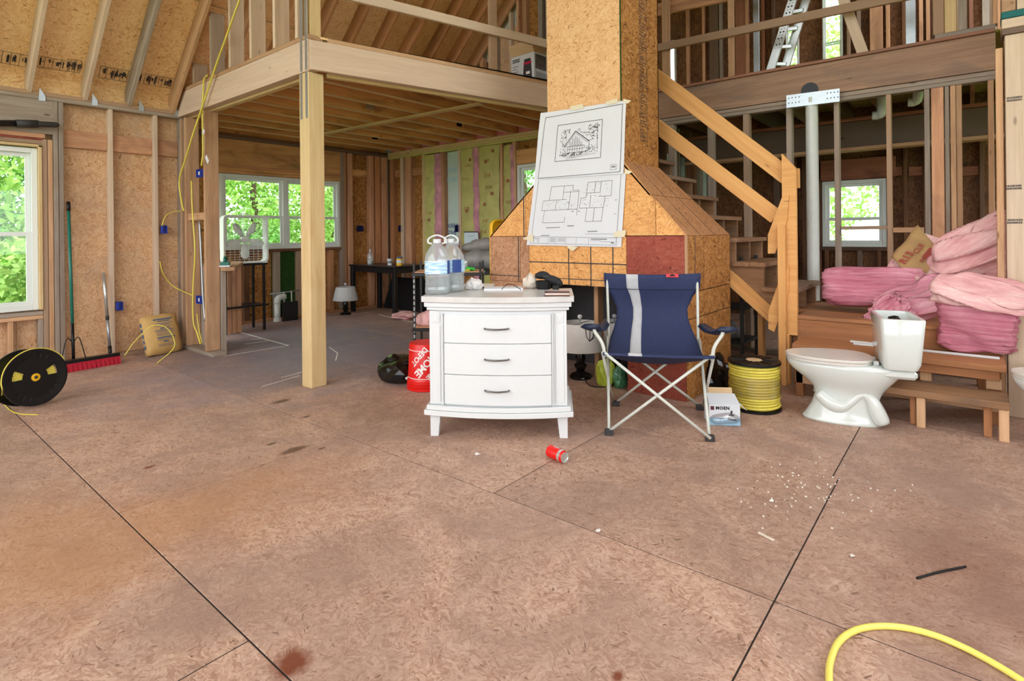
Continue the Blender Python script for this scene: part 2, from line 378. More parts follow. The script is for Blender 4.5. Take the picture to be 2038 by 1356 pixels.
M_PINKDK=plain('deep_pink_fibreglass',(206,148,160),0.95,spec=0.1,var=0.25,nscale=7,bump=0.5)
M_FACING=plain('yellow_green_facing',(192,186,112),0.6,var=0.14,nscale=7,bump=0.3)
M_WRAP=plain('house_wrap',(196,214,206),0.5,var=0.06,nscale=5)
M_CARD=plain('cardboard',(212,180,138),0.8,var=0.05)
M_BEIGE=plain('beige_paper',(214,202,186),0.8,var=0.05)
M_MAROON=plain('maroon_leather',(92,40,46),0.4,var=0.1)
M_SHADE=plain('lamp_fabric',(198,198,196),0.85,var=0.04,nscale=60)
M_SHADEW=plain('white_lamp_fabric',(226,222,216),0.85,var=0.04)
M_GREYBAG=plain('silver_grey_nylon',(134,132,128),0.5,var=0.25,nscale=7,bump=0.3)
M_YELLOWP=plain('yellow_plastic',(240,186,20),0.4)
M_LIME=plain('lime_film',(186,204,70),0.3,var=0.2,nscale=12,bump=0.3)
M_GREENPL=plain('bright_green_plastic',(40,190,60),0.4)
M_TEAL=plain('teal_foam',(24,100,98),0.8)
M_BOXWHITE=plain('white_carton',(212,215,220),0.6)
M_LTBLUE=plain('light_blue_print',(150,196,222),0.6)
M_GRASS=plain('grass',(120,150,70),0.9,var=0.3,nscale=3)
M_LEAF=plain('leaf_green',(178,216,112),0.7,var=0.35,nscale=1.1)
M_LEAF2=plain('leaf_dark_green',(132,184,92),0.7,var=0.35,nscale=1.1)
M_BARK=plain('bark',(96,74,56),0.9,var=0.2)
M_DIRTY=plain('white_scrap',(232,228,222),0.8)
M_MAGENTA=plain('magenta_plastic',(190,24,70),0.4)
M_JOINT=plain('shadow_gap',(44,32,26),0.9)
M_SIDING=plain('pale_siding',(206,204,196),0.7)
def glassmat(name,tint=(1,1,1),gl=0.06,rough=0.02):
    t=NT(name); t.t.nodes.remove(t.b); a=t.n('BsdfTransparent'); a.inputs[0].default_value=(*tint,1); g=t.n('BsdfGlossy'); g.inputs['Roughness'].default_value=rough
    lw=t.n('LayerWeight'); lw.inputs[0].default_value=0.25; m=t.n('MixShader'); t.l(t.math('ADD',t.math('MULTIPLY',lw.outputs['Fresnel'],0.5),gl),m.inputs[0]); t.l(a.outputs[0],m.inputs[1]); t.l(g.outputs[0],m.inputs[2]); t.l(m.outputs[0],t.out.inputs[0]); return t.m
M_GLASS=glassmat('window_glass',(0.93,0.97,0.96),0.02)
def milky(name,tint,d):
    m=glassmat(name,tint,.10,.08); t=m.node_tree; o=[n for n in t.nodes if n.type=='OUTPUT_MATERIAL'][0]; src=o.inputs[0].links[0].from_socket
    df=t.nodes.new('ShaderNodeBsdfDiffuse'); df.inputs[0].default_value=(.85,.88,.9,1); mx=t.nodes.new('ShaderNodeMixShader'); mx.inputs[0].default_value=d; t.links.new(src,mx.inputs[1]); t.links.new(df.outputs[0],mx.inputs[2]); t.links.new(mx.outputs[0],o.inputs[0]); return m
M_CLEAR=milky('clear_plastic',(0.92,0.95,0.97),.22)
M_BAGFILM=glassmat('clear_bag_film',(0.93,0.90,0.90),0.16,0.2)
M_BAGFILM2=plain('milky_film',(226,222,220),.35,var=.05,bump=.2)
M_BLACKCLOTH=plain('black_webbing',(26,26,30),.75,var=.2,nscale=40)
M_NAVYDK=plain('dark_navy_padding',(30,40,66),.45,var=.1)
M_NAVYLINE=plain('navy_thread',(26,32,60),.8)
M_TAG=plain('coral_red_tag',(214,64,72),.6)
# ================================================================ THE SETTING
YL, XI, YK, XP, XFAR, YWRAP, YR = 6.80, 6.14, 7.86, 5.95, 8.50, 2.95, -1.85
ZJ, ZJT = 2.66, 2.85           # loft joists: underside, top
XG = -2.6                      # open gable behind the camera
RIDGE_Y, EAVE_Z = 2.5, 2.65
def roofz(y): return EAVE_Z+(6.75-y) if y>RIDGE_Y else EAVE_Z+(6.75-RIDGE_Y)-(RIDGE_Y-y)
def slab(name,axis,plane0,plane1,u0,u1,z0,z1,holes,mat,parent=None,kind=None):
    """wall slab in a plane of constant X or Y with rectangular holes (ua,ub,za,zb)"""
    us=sorted({u0,u1,*[h[0] for h in holes],*[h[1] for h in holes]}); zs=sorted({z0,z1,*[h[2] for h in holes],*[h[3] for h in holes]})
    us=[u for u in us if u0<=u<=u1]; zs=[z for z in zs if z0<=z<=z1]
    bm=bmesh.new()
    for a,b in zip(us,us[1:]):
        for c,d in zip(zs,zs[1:]):
            um,zm=(a+b)/2,(c+d)/2
            if any(h[0]<um<h[1] and h[2]<zm<h[3] for h in holes): continue
            if axis=='Y': bm_box(bm,a,b,min(plane0,plane1),max(plane0,plane1),c,d)
            else: bm_box(bm,min(plane0,plane1),max(plane0,plane1),a,b,c,d)
    bmesh.ops.remove_doubles(bm,verts=bm.verts,dist=1e-5)
    o=bmobj(name,bm,mat,parent,norm=False)
    if kind: tag(o,kind=kind)
    return o
def struct(o,label,cat=None): return tag(o,label,cat,kind='structure')

# ---------------------------------------------------------------- ground outside
g=mesh('ground',[(-40,-40,-.5),(60,-40,-.5),(60,60,-.5),(-40,60,-.5)],[(0,1,2,3)],M_GRASS); struct(g,'grass ground outside the unfinished house','ground')

# ---------------------------------------------------------------- floor of OSB sheets
fl=mesh('floor',*(lambda v,f:(v,f))([(XG,YR,-.30),(XFAR+.1,YR,-.30),(XFAR+.1,YK+.1,-.30),(XG,YK+.1,-.30),(XG,YR,-.0025),(XFAR+.1,YR,-.0025),(XFAR+.1,YK+.1,-.0025),(XG,YK+.1,-.0025)],[(0,3,2,1),(4,5,6,7),(0,1,5,4),(1,2,6,5),(2,3,7,6),(3,0,4,7)]),M_JOINT)
struct(fl,'worn reddish-brown strand board subfloor with dark sheet joints','floor')
rows=[XG,-1.584,-.394,.796,1.986,3.176,4.366,5.556,6.746,7.936,XFAR+.1]
joints={3:[.516,2.962,5.53],4:[.516,1.765,4.258,5.535],2:[-.73,1.717,4.20,6.6],5:[.544,2.99,5.43],6:[-.68,1.765,4.2,6.64],7:[.544,2.99,5.43],8:[-.68,1.765,4.2,6.64],9:[.544,2.99,5.43],1:[.5,2.96,5.4],0:[-.73,1.717,4.2,6.6]}
for i,(a,b) in enumerate(zip(rows,rows[1:])):
    ys=[YR]+joints[i]+[YK+.1]
    for c,d in zip(ys,ys[1:]):
        g=.0030
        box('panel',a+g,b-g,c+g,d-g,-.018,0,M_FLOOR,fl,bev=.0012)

# chalk layout lines snapped on the deck by the sink wall
for a,b,w in (((479,662),(574.5,688),.022),((574.5,688),(446,709),.016),((487,685),(536,678),.02),((500,676),(528,674),.018),((422,680),(452,675),.06),((650,633),(737,621),.02),((660,616),(706,625),.018),((753,626),(800,637),.03),((800,637),(851,648),.02),((655,691),(672,703),.012),((672,703),(668,718),.012),((596,748),(520,770),.010),((560,752),(600,741),.010)):
    board('chalk_line',onZ(*a,.0006),onZ(*b,.0006),w,.0006,M_DIRTY,fl,side=(1,0,0) if abs(b[0]-a[0])<20 else (0,1,0),bev=0)
# ---------------------------------------------------------------- left wall
WL1=(.32,1.235,.555,2.10)     # left window opening X0,X1,Z0,Z1
wl=slab('wall_left','Y',YL+.105,YL+.15,XG,2.62,-.02,2.75,[WL1],M_SIDING,kind='structure'); tag(wl,'open stud wall on the left with strand board sheathing','wall')
def sheath_y(parent,x0,x1,y,z0,z1,holes,mat,n='panel',t=.012):
    xs=np.arange(x0,x1-.05,1.22).tolist()+[x1]
    for a,b in zip(xs,xs[1:]):
        hs=[(max(a,h[0]),min(b,h[1]),h[2],h[3]) for h in holes if h[1]>a and h[0]<b]
        if not hs: box(n,a+.001,b-.001,y,y+t,z0,z1,mat,parent,bev=.001)
        else: slab(n,'Y',y,y+t,a+.001,b-.001,z0,z1,hs,mat,parent)
sheath_y(wl,XG,1.41,YL+.09,0,2.6,[WL1],M_OSB_LEFT); sheath_y(wl,1.41,2.6,YL+.09,0,2.6,[],M_OSB_LEFT)
def stud(parent,x0,y0,z0,z1,mat=M_GREY,w=.038,d=.089,name='stud'): return box(name,x0,x0+w,y0,y0+d,z0,z1,mat,parent)
for x in (-2.5,-2.1,-1.69,-1.28,-.87,-.46,-.05,.24): stud(wl,x,YL,.038,2.555)
for k,x in enumerate((1.245,1.287,1.329,1.371)): stud(wl,x,YL,.038,2.555 if k>1 else 2.18,[M_GREY,M_TAN,M_GREY,M_GREY][k])
stud(wl,1.776,YL,.038,2.555,M_PALE); stud(wl,2.185,YL,.038,2.555,M_PALE); stud(wl,2.440,YL,.038,2.555,M_GREY)
box('bottom_plate',1.25,2.48,YL,YL+.089,0,.038,M_GREY,wl); box('bottom_plate',XG,1.25,YL,YL+.089,0,.038,M_GREY,wl)
box('top_plate',XG,2.49,YL-.004,YL+.089,2.555,2.592,M_GREY,wl); box('top_plate',XG,2.49,YL,YL+.089,2.594,2.632,M_GREY,wl)
box('header',.24,1.331,YL,YL+.04,2.232,2.553,M_GREY,wl); box('header_strip',.24,1.27,YL-.002,YL+.08,2.19,2.23,M_PINK,wl); box('header_strip',.24,1.25,YL,YL+.08,2.17,2.188,M_OSB_RED,wl); box('header_strip',.24,1.25,YL,YL+.08,2.13,2.168,M_GREY,wl)
box('window_sill_plate',.28,1.243,YL,YL+.089,.472,.508,M_TAN,wl); box('window_sill_plate',.28,1.243,YL,YL+.089,.51,.546,M_GREY,wl)
stud(wl,.99,YL,.038,.47,M_TAN); stud(wl,1.205,YL,.038,.47,M_GREY)
for a,b in ((1.411,1.775),(1.816,2.184),(2.225,2.438)):
    box('blocking',a,b,YL+.05,YL+.088,2.13,2.30,M_PINK,wl)
# ---------------------------------------------------------------- windows
def dh_window(name,axis,plane,u0,u1,z0,z1,label,depth=.07,inward=-1,mull=0,trim=True,rail=.5,mat=None,fw=.045,sw=.04):
    """double-hung vinyl window: frame, two sashes, panes, meeting rail. plane = inner face"""
    mat=mat or M_WHITE
    w=bpy.data.objects.new(name,None); c=(Vector(((u0+u1)/2,plane,z0)) if axis=='Y' else Vector((plane,(u0+u1)/2,z0)))
    link(w,T(c)); struct(w,label,'window')
    s=-inward
    def bx(n,a,b,d0,d1,c_,d_,m,p=w,bev=.002):
        if axis=='Y': return box(n,a,b,plane+s*d0,plane+s*d1,c_,d_,m,p,bev)
        return box(n,plane+s*d0,plane+s*d1,a,b,c_,d_,m,p,bev)
    bays=[(u0,u1)] if not mull else [(u0,(u0+u1)/2+.012),((u0+u1)/2-.012,u1)]
    for a,b in bays:
        bx('frame',a,a+fw,0,depth+.02,z0,z1,mat); bx('frame',b-fw,b,0,depth+.02,z0,z1,mat); bx('frame',a+fw,b-fw,0,depth+.02,z1-fw,z1,mat); bx('frame',a+fw,b-fw,0,depth+.02,z0,z0+fw,mat)
        zm=z0+(z1-z0)*rail
        for (c_,d_,d0,d1,nm) in ((zm-.02,z1-fw,.04,.062,'upper_sash'),(z0+fw,zm+.02,.012,.036,'lower_sash')):
            S=bx(nm,a+fw,a+fw+sw,d0,d1,c_,d_,mat); bx('stile',b-fw-sw,b-fw,d0,d1,c_,d_,mat,S); bx('rail',a+fw+sw,b-fw-sw,d0,d1,c_,c_+sw,mat,S); bx('rail',a+fw+sw,b-fw-sw,d0,d1,d_-sw,d_,mat,S)
            bx('pane',a+fw+sw-.004,b-fw-sw+.004,(d0+d1)/2-.002,(d0+d1)/2+.002,c_+sw-.004,d_-sw+.004,M_GLASS,S,0)
    return w
w1=dh_window('window_1','Y',YL+.03,WL1[0]+.01,WL1[1]-.02,WL1[2]+.005,WL1[3]-.01,'white vinyl double-hung window at the left edge of the photo',rail=.47)
box('jamb',1.216,1.243,YL-.012,YL+.10,.56,2.12,M_TREATED,w1); box('jamb',.3,1.243,YL-.012,YL+.10,2.10,2.125,M_TREATED,w1)
# ---------------------------------------------------------------- kitchen window wall
pA=onY(440,346,YK); pB=onY(677,360,YK); pC=onY(600,494,YK)
WK=(pA.x,pB.x,pC.z,(pA.z+pB.z)/2)
WS=(2.62,2.98,.95,2.15)  # unseen opening added to brighten the kitchen
wb=slab('wall_back','Y',YK+.105,YK+.15,2.45,XI+.15,-.02,2.9,[WK,WS],M_SIDING,kind='structure'); tag(wb,'back kitchen wall of brown studs around a double window','wall')
zpl=ZJ-.076
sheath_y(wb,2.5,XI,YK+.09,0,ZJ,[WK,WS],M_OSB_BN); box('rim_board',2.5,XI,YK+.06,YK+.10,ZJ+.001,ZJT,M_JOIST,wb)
dh_window('window_2','Y',YK+.02,WK[0],WK[1],WK[2],WK[3],'wide white twin window in the kitchen wall behind the box fan',mull=1,rail=.44)
for z0,z1,m in ((WK[3]+.005,WK[3]+.045,M_JOIST),(WK[3]+.047,WK[3]+.085,M_JOIST),(WK[3]+.087,WK[3]+.12,M_BROWN),(WK[3]+.122,ZJ-.08,M_JOIST)):
    box('header',WK[0]-.15,WK[1]+.02,YK,YK+.088,z0,z1,m,wb)
box('top_plate',2.5,XI,YK,YK+.089,ZJ-.076,ZJ-.039,M_DARKW,wb); box('top_plate',2.5,XI,YK,YK+.089,ZJ-.037,ZJ-.001,M_DARKW,wb)
box('bottom_plate',2.5,XI,YK,YK+.089,0,.038,M_BROWN,wb)
box('window_sill_plate',WK[0]-.1,WK[1],YK-.02,YK+.089,WK[2]-.042,WK[2]-.004,M_DARKW,wb)
def studpx(parent,px0,px1,Y,z0,z1,mat,y_px=450,name='stud'):
    a=onY(px0,y_px,Y).x; b=onY(px1,y_px,Y).x; return box(name,a,b,Y,Y+.088,z0,z1,mat,parent)
for a,b,m in ((677,686,M_GREY),(680,690,M_BROWN),(692,703,M_PINK),(735,745,M_PINK),(747,758,M_BROWN),(760,772,M_PINK)):
    studpx(wb,a+1,b,YK-.001 if a!=680 else YK+.002,.039,ZJ-.078,m)
box('blocking',onY(704,345,YK).x,onY(734,345,YK).x,YK+.05,YK+.087,onY(720,352,YK).z,onY(720,338,YK).z,M_JOIST,wb)
for px in (484,545,590): studpx(wb,px,px+12,YK,.039,WK[2]-.044,M_GREY if px>500 else M_DARKW)
studpx(wb,655,664,YK,.039,WK[2]-.044,M_BROWN)
box('green_sheathing',onY(546,560,YK).x,onY(596,560,YK).x,YK+.06,YK+.089,.04,WK[2]-.05,M_OSB_GRN,wb)
# ---------------------------------------------------------------- insulated wall (constant X), right of the kitchen corner
def onXi(px,py): return onX(px,py,XI)
ya,yb=onXi(1066,330).y,onXi(1027,330).y; W3=(YWRAP+.1,yb,.12,onXi(1030,328).z)  # window enlarged out of view behind the chimney to bring in more light
wi=slab('wall_insulated','X',XI+.105,XI+.15,YWRAP-.02,YK+.15,-.02,2.9,[W3],M_SIDING,kind='structure'); tag(wi,'insulated stud wall with yellow-green faced batts behind the chimney','wall')
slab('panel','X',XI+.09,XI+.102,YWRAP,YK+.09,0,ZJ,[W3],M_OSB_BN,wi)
w3=dh_window('window_3','X',XI+.02,W3[0],W3[1],W3[2],W3[3],'white window half hidden behind the pinned drawing',rail=.45)
for z0,z1 in ((ZJ-.114,ZJ-.077),(ZJ-.076,ZJ-.039),(ZJ-.038,ZJ-.001)): box('top_plate',XI,XI+.089,YWRAP,YK,z0,z1,M_FACING if z0<ZJ-.1 else M_TREATED,wi)
box('bottom_plate',XI,XI+.089,YWRAP,YK,0,.038,M_BROWN,wi); box('rim_insulation',XI+.088,XI+.104,YWRAP,YK,ZJ+.001,ZJT,M_PINKFIB,wi)
def ipx(px): return onXi(px,400).y
for a,b,m in ((776,783,M_BROWN),(797,803,M_PALE),(806,818,M_PINK),(840,846,M_TREATED),(878,884,M_PINK),(912,917,M_PALE),(995,1000,M_TAN),(1020,1027,M_TAN)):
    y0,y1=ipx(b),ipx(a); box('stud',XI,XI+.088,y0,max(y1,y0+.038),.039,ZJ-.116,m,wi)
for a,b in ((784,806),(819,840)): box('blocking',XI+.02,XI+.058,ipx(b)+.005,ipx(a)-.005,onXi(800,352).z,onXi(800,337).z,M_BROWN,wi)
box('window_header',XI+.005,XI+.085,W3[0],W3[1],W3[3]+.005,W3[3]+.21,M_JOIST,wi)
# housewrap bay
hw0,hw1=ipx(912),ipx(885)
hwp=box('house_wrap',XI+.07,XI+.086,hw0,hw1,.04,ZJ-.12,M_WRAP,wi,bev=0)
def wtext(txt,px,py,size,parent,mat=M_INKBLUE,flip=True,X=XI+.068,sx=1.0,bold=.0):
    p=onX(px,py,X); M=frame3(p,(0,-1,0),(0,0,1))       # reads from the room
    if flip: M=frame3(p,(0,1,0),(0,0,1))                # mirrored: printed on the far side of the sheet
    return text('lettering',txt,size,mat,M,parent,bold=bold,sx=sx)
wtext('ders',900,338,.13,hwp,M_LTBLUE); wtext('ource',900,356,.13,hwp,M_LTBLUE); wtext('ABRICA',897,450,.10,hwp,M_INKBLUE,bold=.002); wtext('ING',900,464,.10,hwp,M_INKBLUE,bold=.002)
# faced batts: wrinkled sheets in the bays, with a pink fluff edge
def batt(parent,px0,px1,zt,zb,ph,pink=None):
    y1,y0=ipx(px0),ipx(px1); n,m=7,34; v=[];f=[]
    for j in range(m+1):
        for i in range(n+1):
            u=i/n; w=j/m; bul=math.sin(math.pi*u)**.6*.03
            x=XI+.03-bul+.010*math.sin(9*w*6.28+ph+u*4)*math.sin(3.1*u*2+ph*2)+.006*math.sin(23*w+ph*3+u*9)
            v.append((x,y0+(y1-y0)*u+.006*math.sin(7*w+ph),zb+(zt-zb)*w))
    for j in range(m):
        for i in range(n): a=j*(n+1)+i; f.append((a,a+1,a+n+2,a+n+1))
    o=mesh('batt_facing',v,f,M_FACING,parent,smooth=True)
    if pink:
        q0,q1=ipx(pink[1]),ipx(pink[0]); v=[];f=[]
        for j in range(m+1):
            for i in range(4):
                u=i/3; v.append((XI+.02-.035*math.sin(math.pi*u)+.008*math.sin(j*1.7+ph+i),q0+(q1-q0)*u+.008*math.sin(j*.9+ph),zb+(zt-zb)*j/m))
        for j in range(m):
            for i in range(3): a=j*4+i; f.append((a,a+1,a+5,a+4))
        mesh('batt_fluff',v,f,M_PINKDK,parent,smooth=True)
    return o
b0=batt(wi,838,864,ZJ-.13,.3,.3,(863,880)); b1=batt(wi,914,945,ZJ-.12,1.0,1.9); b2=batt(wi,950,992,ZJ-.12,.3,3.1,(940,952)); b3=batt(wi,1000,1022,ZJ-.15,.3,4.4,(1014,1026))
for (b,px,py,tx,sz) in ((b0,852,355,'R13',.05),(b0,855,425,'R13',.06),(b1,930,330,'R13',.055),(b1,925,357,'413.5',.05),(b1,928,415,'R13',.06),(b2,968,320,'R13',.06),(b2,970,350,'R13',.075),(b2,972,373,'413.5',.06),(b2,965,440,'R13',.06),(b2,962,462,'R13',.07),(b3,1012,402,'R13',.06)):
    wtext(tx,px,py,sz,b,M_INKRED,True,XI-.016)
for (b,px,py) in ((b0,853,438),(b1,935,318),(b1,928,420),(b2,966,322),(b2,978,385),(b2,964,407),(b2,980,300),(b3,1010,360)):
    p=onX(px,py,XI-.018); w_=.022; mesh('logo_print',[(p.x,p.y-w_,p.z-w_),(p.x,p.y+w_,p.z-w_),(p.x,p.y+w_,p.z+w_),(p.x,p.y-w_,p.z+w_),(p.x,p.y-w_*.3,p.z-w_*.3),(p.x,p.y+w_*.5,p.z-w_*.3),(p.x,p.y+w_*.5,p.z+w_*.5),(p.x,p.y-w_*.3,p.z+w_*.5)],[(0,1,5,4),(1,2,6,5),(2,3,7,6),(3,0,4,7)],M_INKRED,b)
# ---------------------------------------------------------------- loft floor: joists and deck
ang=math.atan2(-.595,2.28); bp0=Vector((2.50,4.10)); bdir=Vector((2.28,-.595)).normalized()
def beam_x(y): return bp0.x+(y-bp0.y)*bdir.x/bdir.y
ce=mesh('ceiling',[],[],M_OSB); 
bm=bmesh.new(); poly=[(2.44,YK+.1),(2.44,4.12),(2.5,4.12),(beam_x(YWRAP),YWRAP),(XFAR+.1,YWRAP),(XFAR+.1,YWRAP+.1),(XI+.1,YWRAP+.1),(XI+.1,YK+.1)]
a=[bm.verts.new((p[0],p[1],ZJT+.001)) for p in poly]; b=[bm.verts.new((p[0],p[1],ZJT+.02)) for p in poly]; bm.faces.new(a); bm.faces.new(b[::-1])
for i in range(len(poly)): bm.faces.new((a[i],b[i],b[(i+1)%len(poly)],a[(i+1)%len(poly)]))
bmesh.ops.recalc_face_normals(bm,faces=bm.faces); bm.to_mesh(ce.data); bm.free(); ce.data.materials.clear(); ce.data.materials.append(M_OSB)
struct(ce,'loft deck on brown joists over the kitchen','ceiling')
y=3.34
while y<YK:
    x0=2.56 if y>4.15 else beam_x(y)+.15
    m=M_JOIST if y<7 else M_DARKW
    if x0<XI-.2:
        jo=box('joist',x0,XI+.085,y-.019,y+.019,ZJ,ZJT,M_JOIST,ce); box('joist_lit_edge',x0,XI,y-.02,y+.02,ZJ-.006,ZJ+.006,M_TREATED,jo,bev=.001)  # paler strip paints floor-bounced light onto each joist's underside
    y+=.416
q0=onZ(647,266,ZJ-.01); q1=onZ(960,205.6,ZJ-.01); board('batten',q0,q1,.09,.02,M_TREATED,ce,side=(1,0,0))
for (px,py,s,m,nm) in ((737,211,.055,M_STEEL,'mending_plate'),(568,296,.055,M_STEEL,'mending_plate'),(914,247,.05,M_BLACK,'joist_notch'),(746,273,.05,M_BLACK,'joist_notch')):
    y=3.34
    while y<YK:                                   # put it on the joist whose side that line of sight meets
        q=onY(px,py,y-.0195)
        if ZJ+.02<q.z<ZJT-.02: box(nm,q.x-s,q.x+s,y-.0215,y-.0192,max(ZJ+.01,q.z-s*.7),min(ZJT-.005,q.z+s*.7),m,ce,bev=0); break
        y+=.416
# ---------------------------------------------------------------- roof: rafters and sheathing
S2=math.sqrt(.5)
SKY=[(1.98,4.42),(6.86,8.8)]      # openings added in the unseen right slope to let light in
def roof(name,sgn,label):
    # sgn +1: left slope (falls towards +Y); -1: right slope
    ye=6.9 if sgn>0 else YR-.3; off=.19/ S2
    y0,y1=(RIDGE_Y,ye); z0,z1=roofz(RIDGE_Y)+off,roofz(ye)+off; t=.05
    X0,X1=XG-.3,XFAR+.3
    v=[(X0,y0,z0+.03),(X1,y0,z0+.03),(X1,y1,z1+.03),(X0,y1,z1+.03),(X0,y0,z0+.1),(X1,y0,z0+.1),(X1,y1,z1+.1),(X0,y1,z1+.1)]
    if sgn>0: o=mesh(name,v,[(0,3,2,1),(4,5,6,7),(0,1,5,4),(1,2,6,5),(2,3,7,6),(3,0,4,7)],M_SIDING)
    else:
        bm=bmesh.new(); Ls=math.hypot(y1-y0,z1-z0); f=lambda d:(y1+(y0-y1)*d/Ls,z1+(z0-z1)*d/Ls)
        for (xa,xb,da,db) in ((X0,X1,0,1.22),(X0,X1,3.66,Ls),(4.42,6.86,1.22,3.66),(X0,1.98,1.22,3.66)):
            (ya,za),(yb,zb)=f(da),f(db); q=[(xa,ya,za+.03),(xb,ya,za+.03),(xb,yb,zb+.03),(xa,yb,zb+.03)]
            A=[bm.verts.new(p) for p in q]; B=[bm.verts.new((p[0],p[1],p[2]+.07)) for p in q]; bm.faces.new(A); bm.faces.new(B[::-1])
            for i in range(4): bm.faces.new((A[i],A[(i+1)%4],B[(i+1)%4],B[i]))
        o=bmobj(name,bm,M_SIDING)
    struct(o,label,'roof')
    L=(Vector((0,y1,z1))-Vector((0,y0,z0))).length; dr=Vector((0,y1-y0,z1-z0)).normalized(); nn=Vector((0,-dr.z,dr.y)) if dr.y>0 else Vector((0,dr.z,-dr.y))
    # sheathing sheets, long side along X
    k=0; d=0.0
    while d<L-.05:
        w=min(1.215,L-d); x=X0+(0 if k%2 else -1.22)
        while x<X1:
            a=max(x,X0); b=min(x+2.44,X1)
            if b-a>.05 and not (sgn<0 and k in (1,2) and any(a<h[1]-.05 and b>h[0]+.05 for h in SKY)):
                c=Vector((0,y1,z1))-dr*(d+w/2)+nn*.006
                board('panel',(a+.002,c.y,c.z),(b-.002,c.y,c.z),w-.003,.012,M_OSB,o,side=dr,bev=.001)
            x+=2.44
        d+=1.22; k+=1
    return o
rl=roof('roof_left',1,'sloping roof of strand board sheets and rafters over the left wall')
rr=roof('roof_right',-1,'right roof slope of strand board sheets and rafters')
def rafter(x,sgn,mat,parent,ylow=None,yhigh=RIDGE_Y):
    ylow=(6.86 if sgn>0 else YR-.1) if ylow is None else ylow
    d=.095/S2
    board('rafter',(x,ylow,roofz(ylow)+d),(x,yhigh,roofz(yhigh)+d),.185,.038,mat,parent,side=(0,0,1))
for x,m in ((1.155,M_PALE),(1.585,M_PALE),(1.96,M_GREY),(2.375,M_TAN),(.74,M_PALE),(.33,M_PALE)): rafter(x,1,m,rl)
x=2.80
while x<XI+.3:
    rafter(x,1,M_BROWN,rl,6.50); x+=.41
x=-.08
while x>XG: rafter(x,1,M_PALE,rl); x-=.41
x=XG+.1
while x<XFAR: rafter(x,-1,M_PALE if x<XP else M_DARKW,rr); x+=.61
x=XI+.5
while x<XFAR: rafter(x,1,M_DARKW,rl,3.0); x+=.41
box('ridge_board',XG,XFAR,RIDGE_Y-.02,RIDGE_Y+.02,roofz(RIDGE_Y)-.02,roofz(RIDGE_Y)+.26,M_TAN,rl)
box('eave_panel',XG,2.47,YL+.082,YL+.094,2.634,2.86,M_OSB,rl)
# hurricane clips on the plate
for px,py in ((82,190),(187,200),(280,212),(351,224)):
    p=onY(px,py,YL-.006); prism('clip',[(-.02,-.05),(.03,-.05),(.03,.0),(-.012,.07)],.004,M_STEEL,rl,frame3(p,(1,0,0),(0,0,1)))
# sheet stamps
def roofprint(px,py,w,h,lines,parent,txt=None,sz=.05):
    off=.19/S2; n=Vector((0,S2,S2)); p=onP(px,py,(0,6.75,EAVE_Z+off-.012),n); M=frame3(p,(1,0,0),(0,-S2,S2))
    M2=M
    bm=bmesh.new()
    def q(x0,x1,y0,y1):
        vs=[bm.verts.new((a,b,.0)) for a,b in ((x0,y0),(x1,y0),(x1,y1),(x0,y1))]; bm.faces.new(vs)
    t=.004
    q(-w/2,w/2,-h/2,-h/2+t); q(-w/2,w/2,h/2-t,h/2); q(-w/2,-w/2+t,-h/2,h/2); q(w/2-t,w/2,-h/2,h/2)
    for i in range(1,lines): q(-w/2+w*i/lines-t/2,-w/2+w*i/lines+t/2,-h/2,h/2)
    random.seed(int(px)); 
    for i in range(lines):
        for j in range(4):
            c=-w/2+w*(i+.15+.7*random.random())/lines; q(c,c+.004+.01*random.random(),-h/2+h*(.1+.5*random.random()),h/2-h*(.08+.3*random.random()))
    o=bmobj('stamp_print',bm,M_INK,parent,M,norm=False)
    if txt: text('stamp_lettering',txt,sz,M_INK,M@Matrix.Translation((0,0,.0005)),parent,bold=.002)
roofprint(30,118,.30,.13,5,rl); roofprint(105,127,.24,.12,4,rl); roofprint(150,132,.09,.14,2,rl,'NTO',.05); roofprint(240,150,.36,.14,6,rl,'APA',.06); roofprint(317,162,.28,.13,5,rl)
# ---------------------------------------------------------------- gable behind the camera: tall posts and cross rail, open
wf=box('wall_front',XG-.1,XG,YR,6.9,-.3,.75,M_TAN); struct(wf,'open gable frame of tall posts behind the camera','wall')
for y in (YR+.1,-.8,.6,2.5,4.4,5.8,6.8): box('post',XG-.09,XG-.01,y-.06,y+.06,.75,roofz(y)+.1,M_TAN,wf)
for y0,y1 in ((YR+.16,-.86),(-.74,.54),(.66,2.44),(2.56,4.34),(4.46,5.74),(5.86,6.74)): box('cross_rail',XG-.09,XG-.01,y0,y1,2.45,2.6,M_TAN,wf)
# ---------------------------------------------------------------- right wall, out of frame except for its reflections; openings added for light
wr=slab('wall_right','Y',YR-.1,YR-.05,XG,XFAR+.1,-.3,roofz(YR)+.25,[(-1.8,3.4,.9,2.25),(5.2,8.2,.8,2.2)],M_SIDING,kind='structure'); tag(wr,'right stud wall with unseen openings added for light','wall')
x=XG+.1
while x<XFAR:
    if not (-1.8<x<3.4 or 5.2<x<8.2): box('stud',x,x+.038,YR-.05,YR+.039,.0,2.55,M_TAN,wr)
    x+=.406
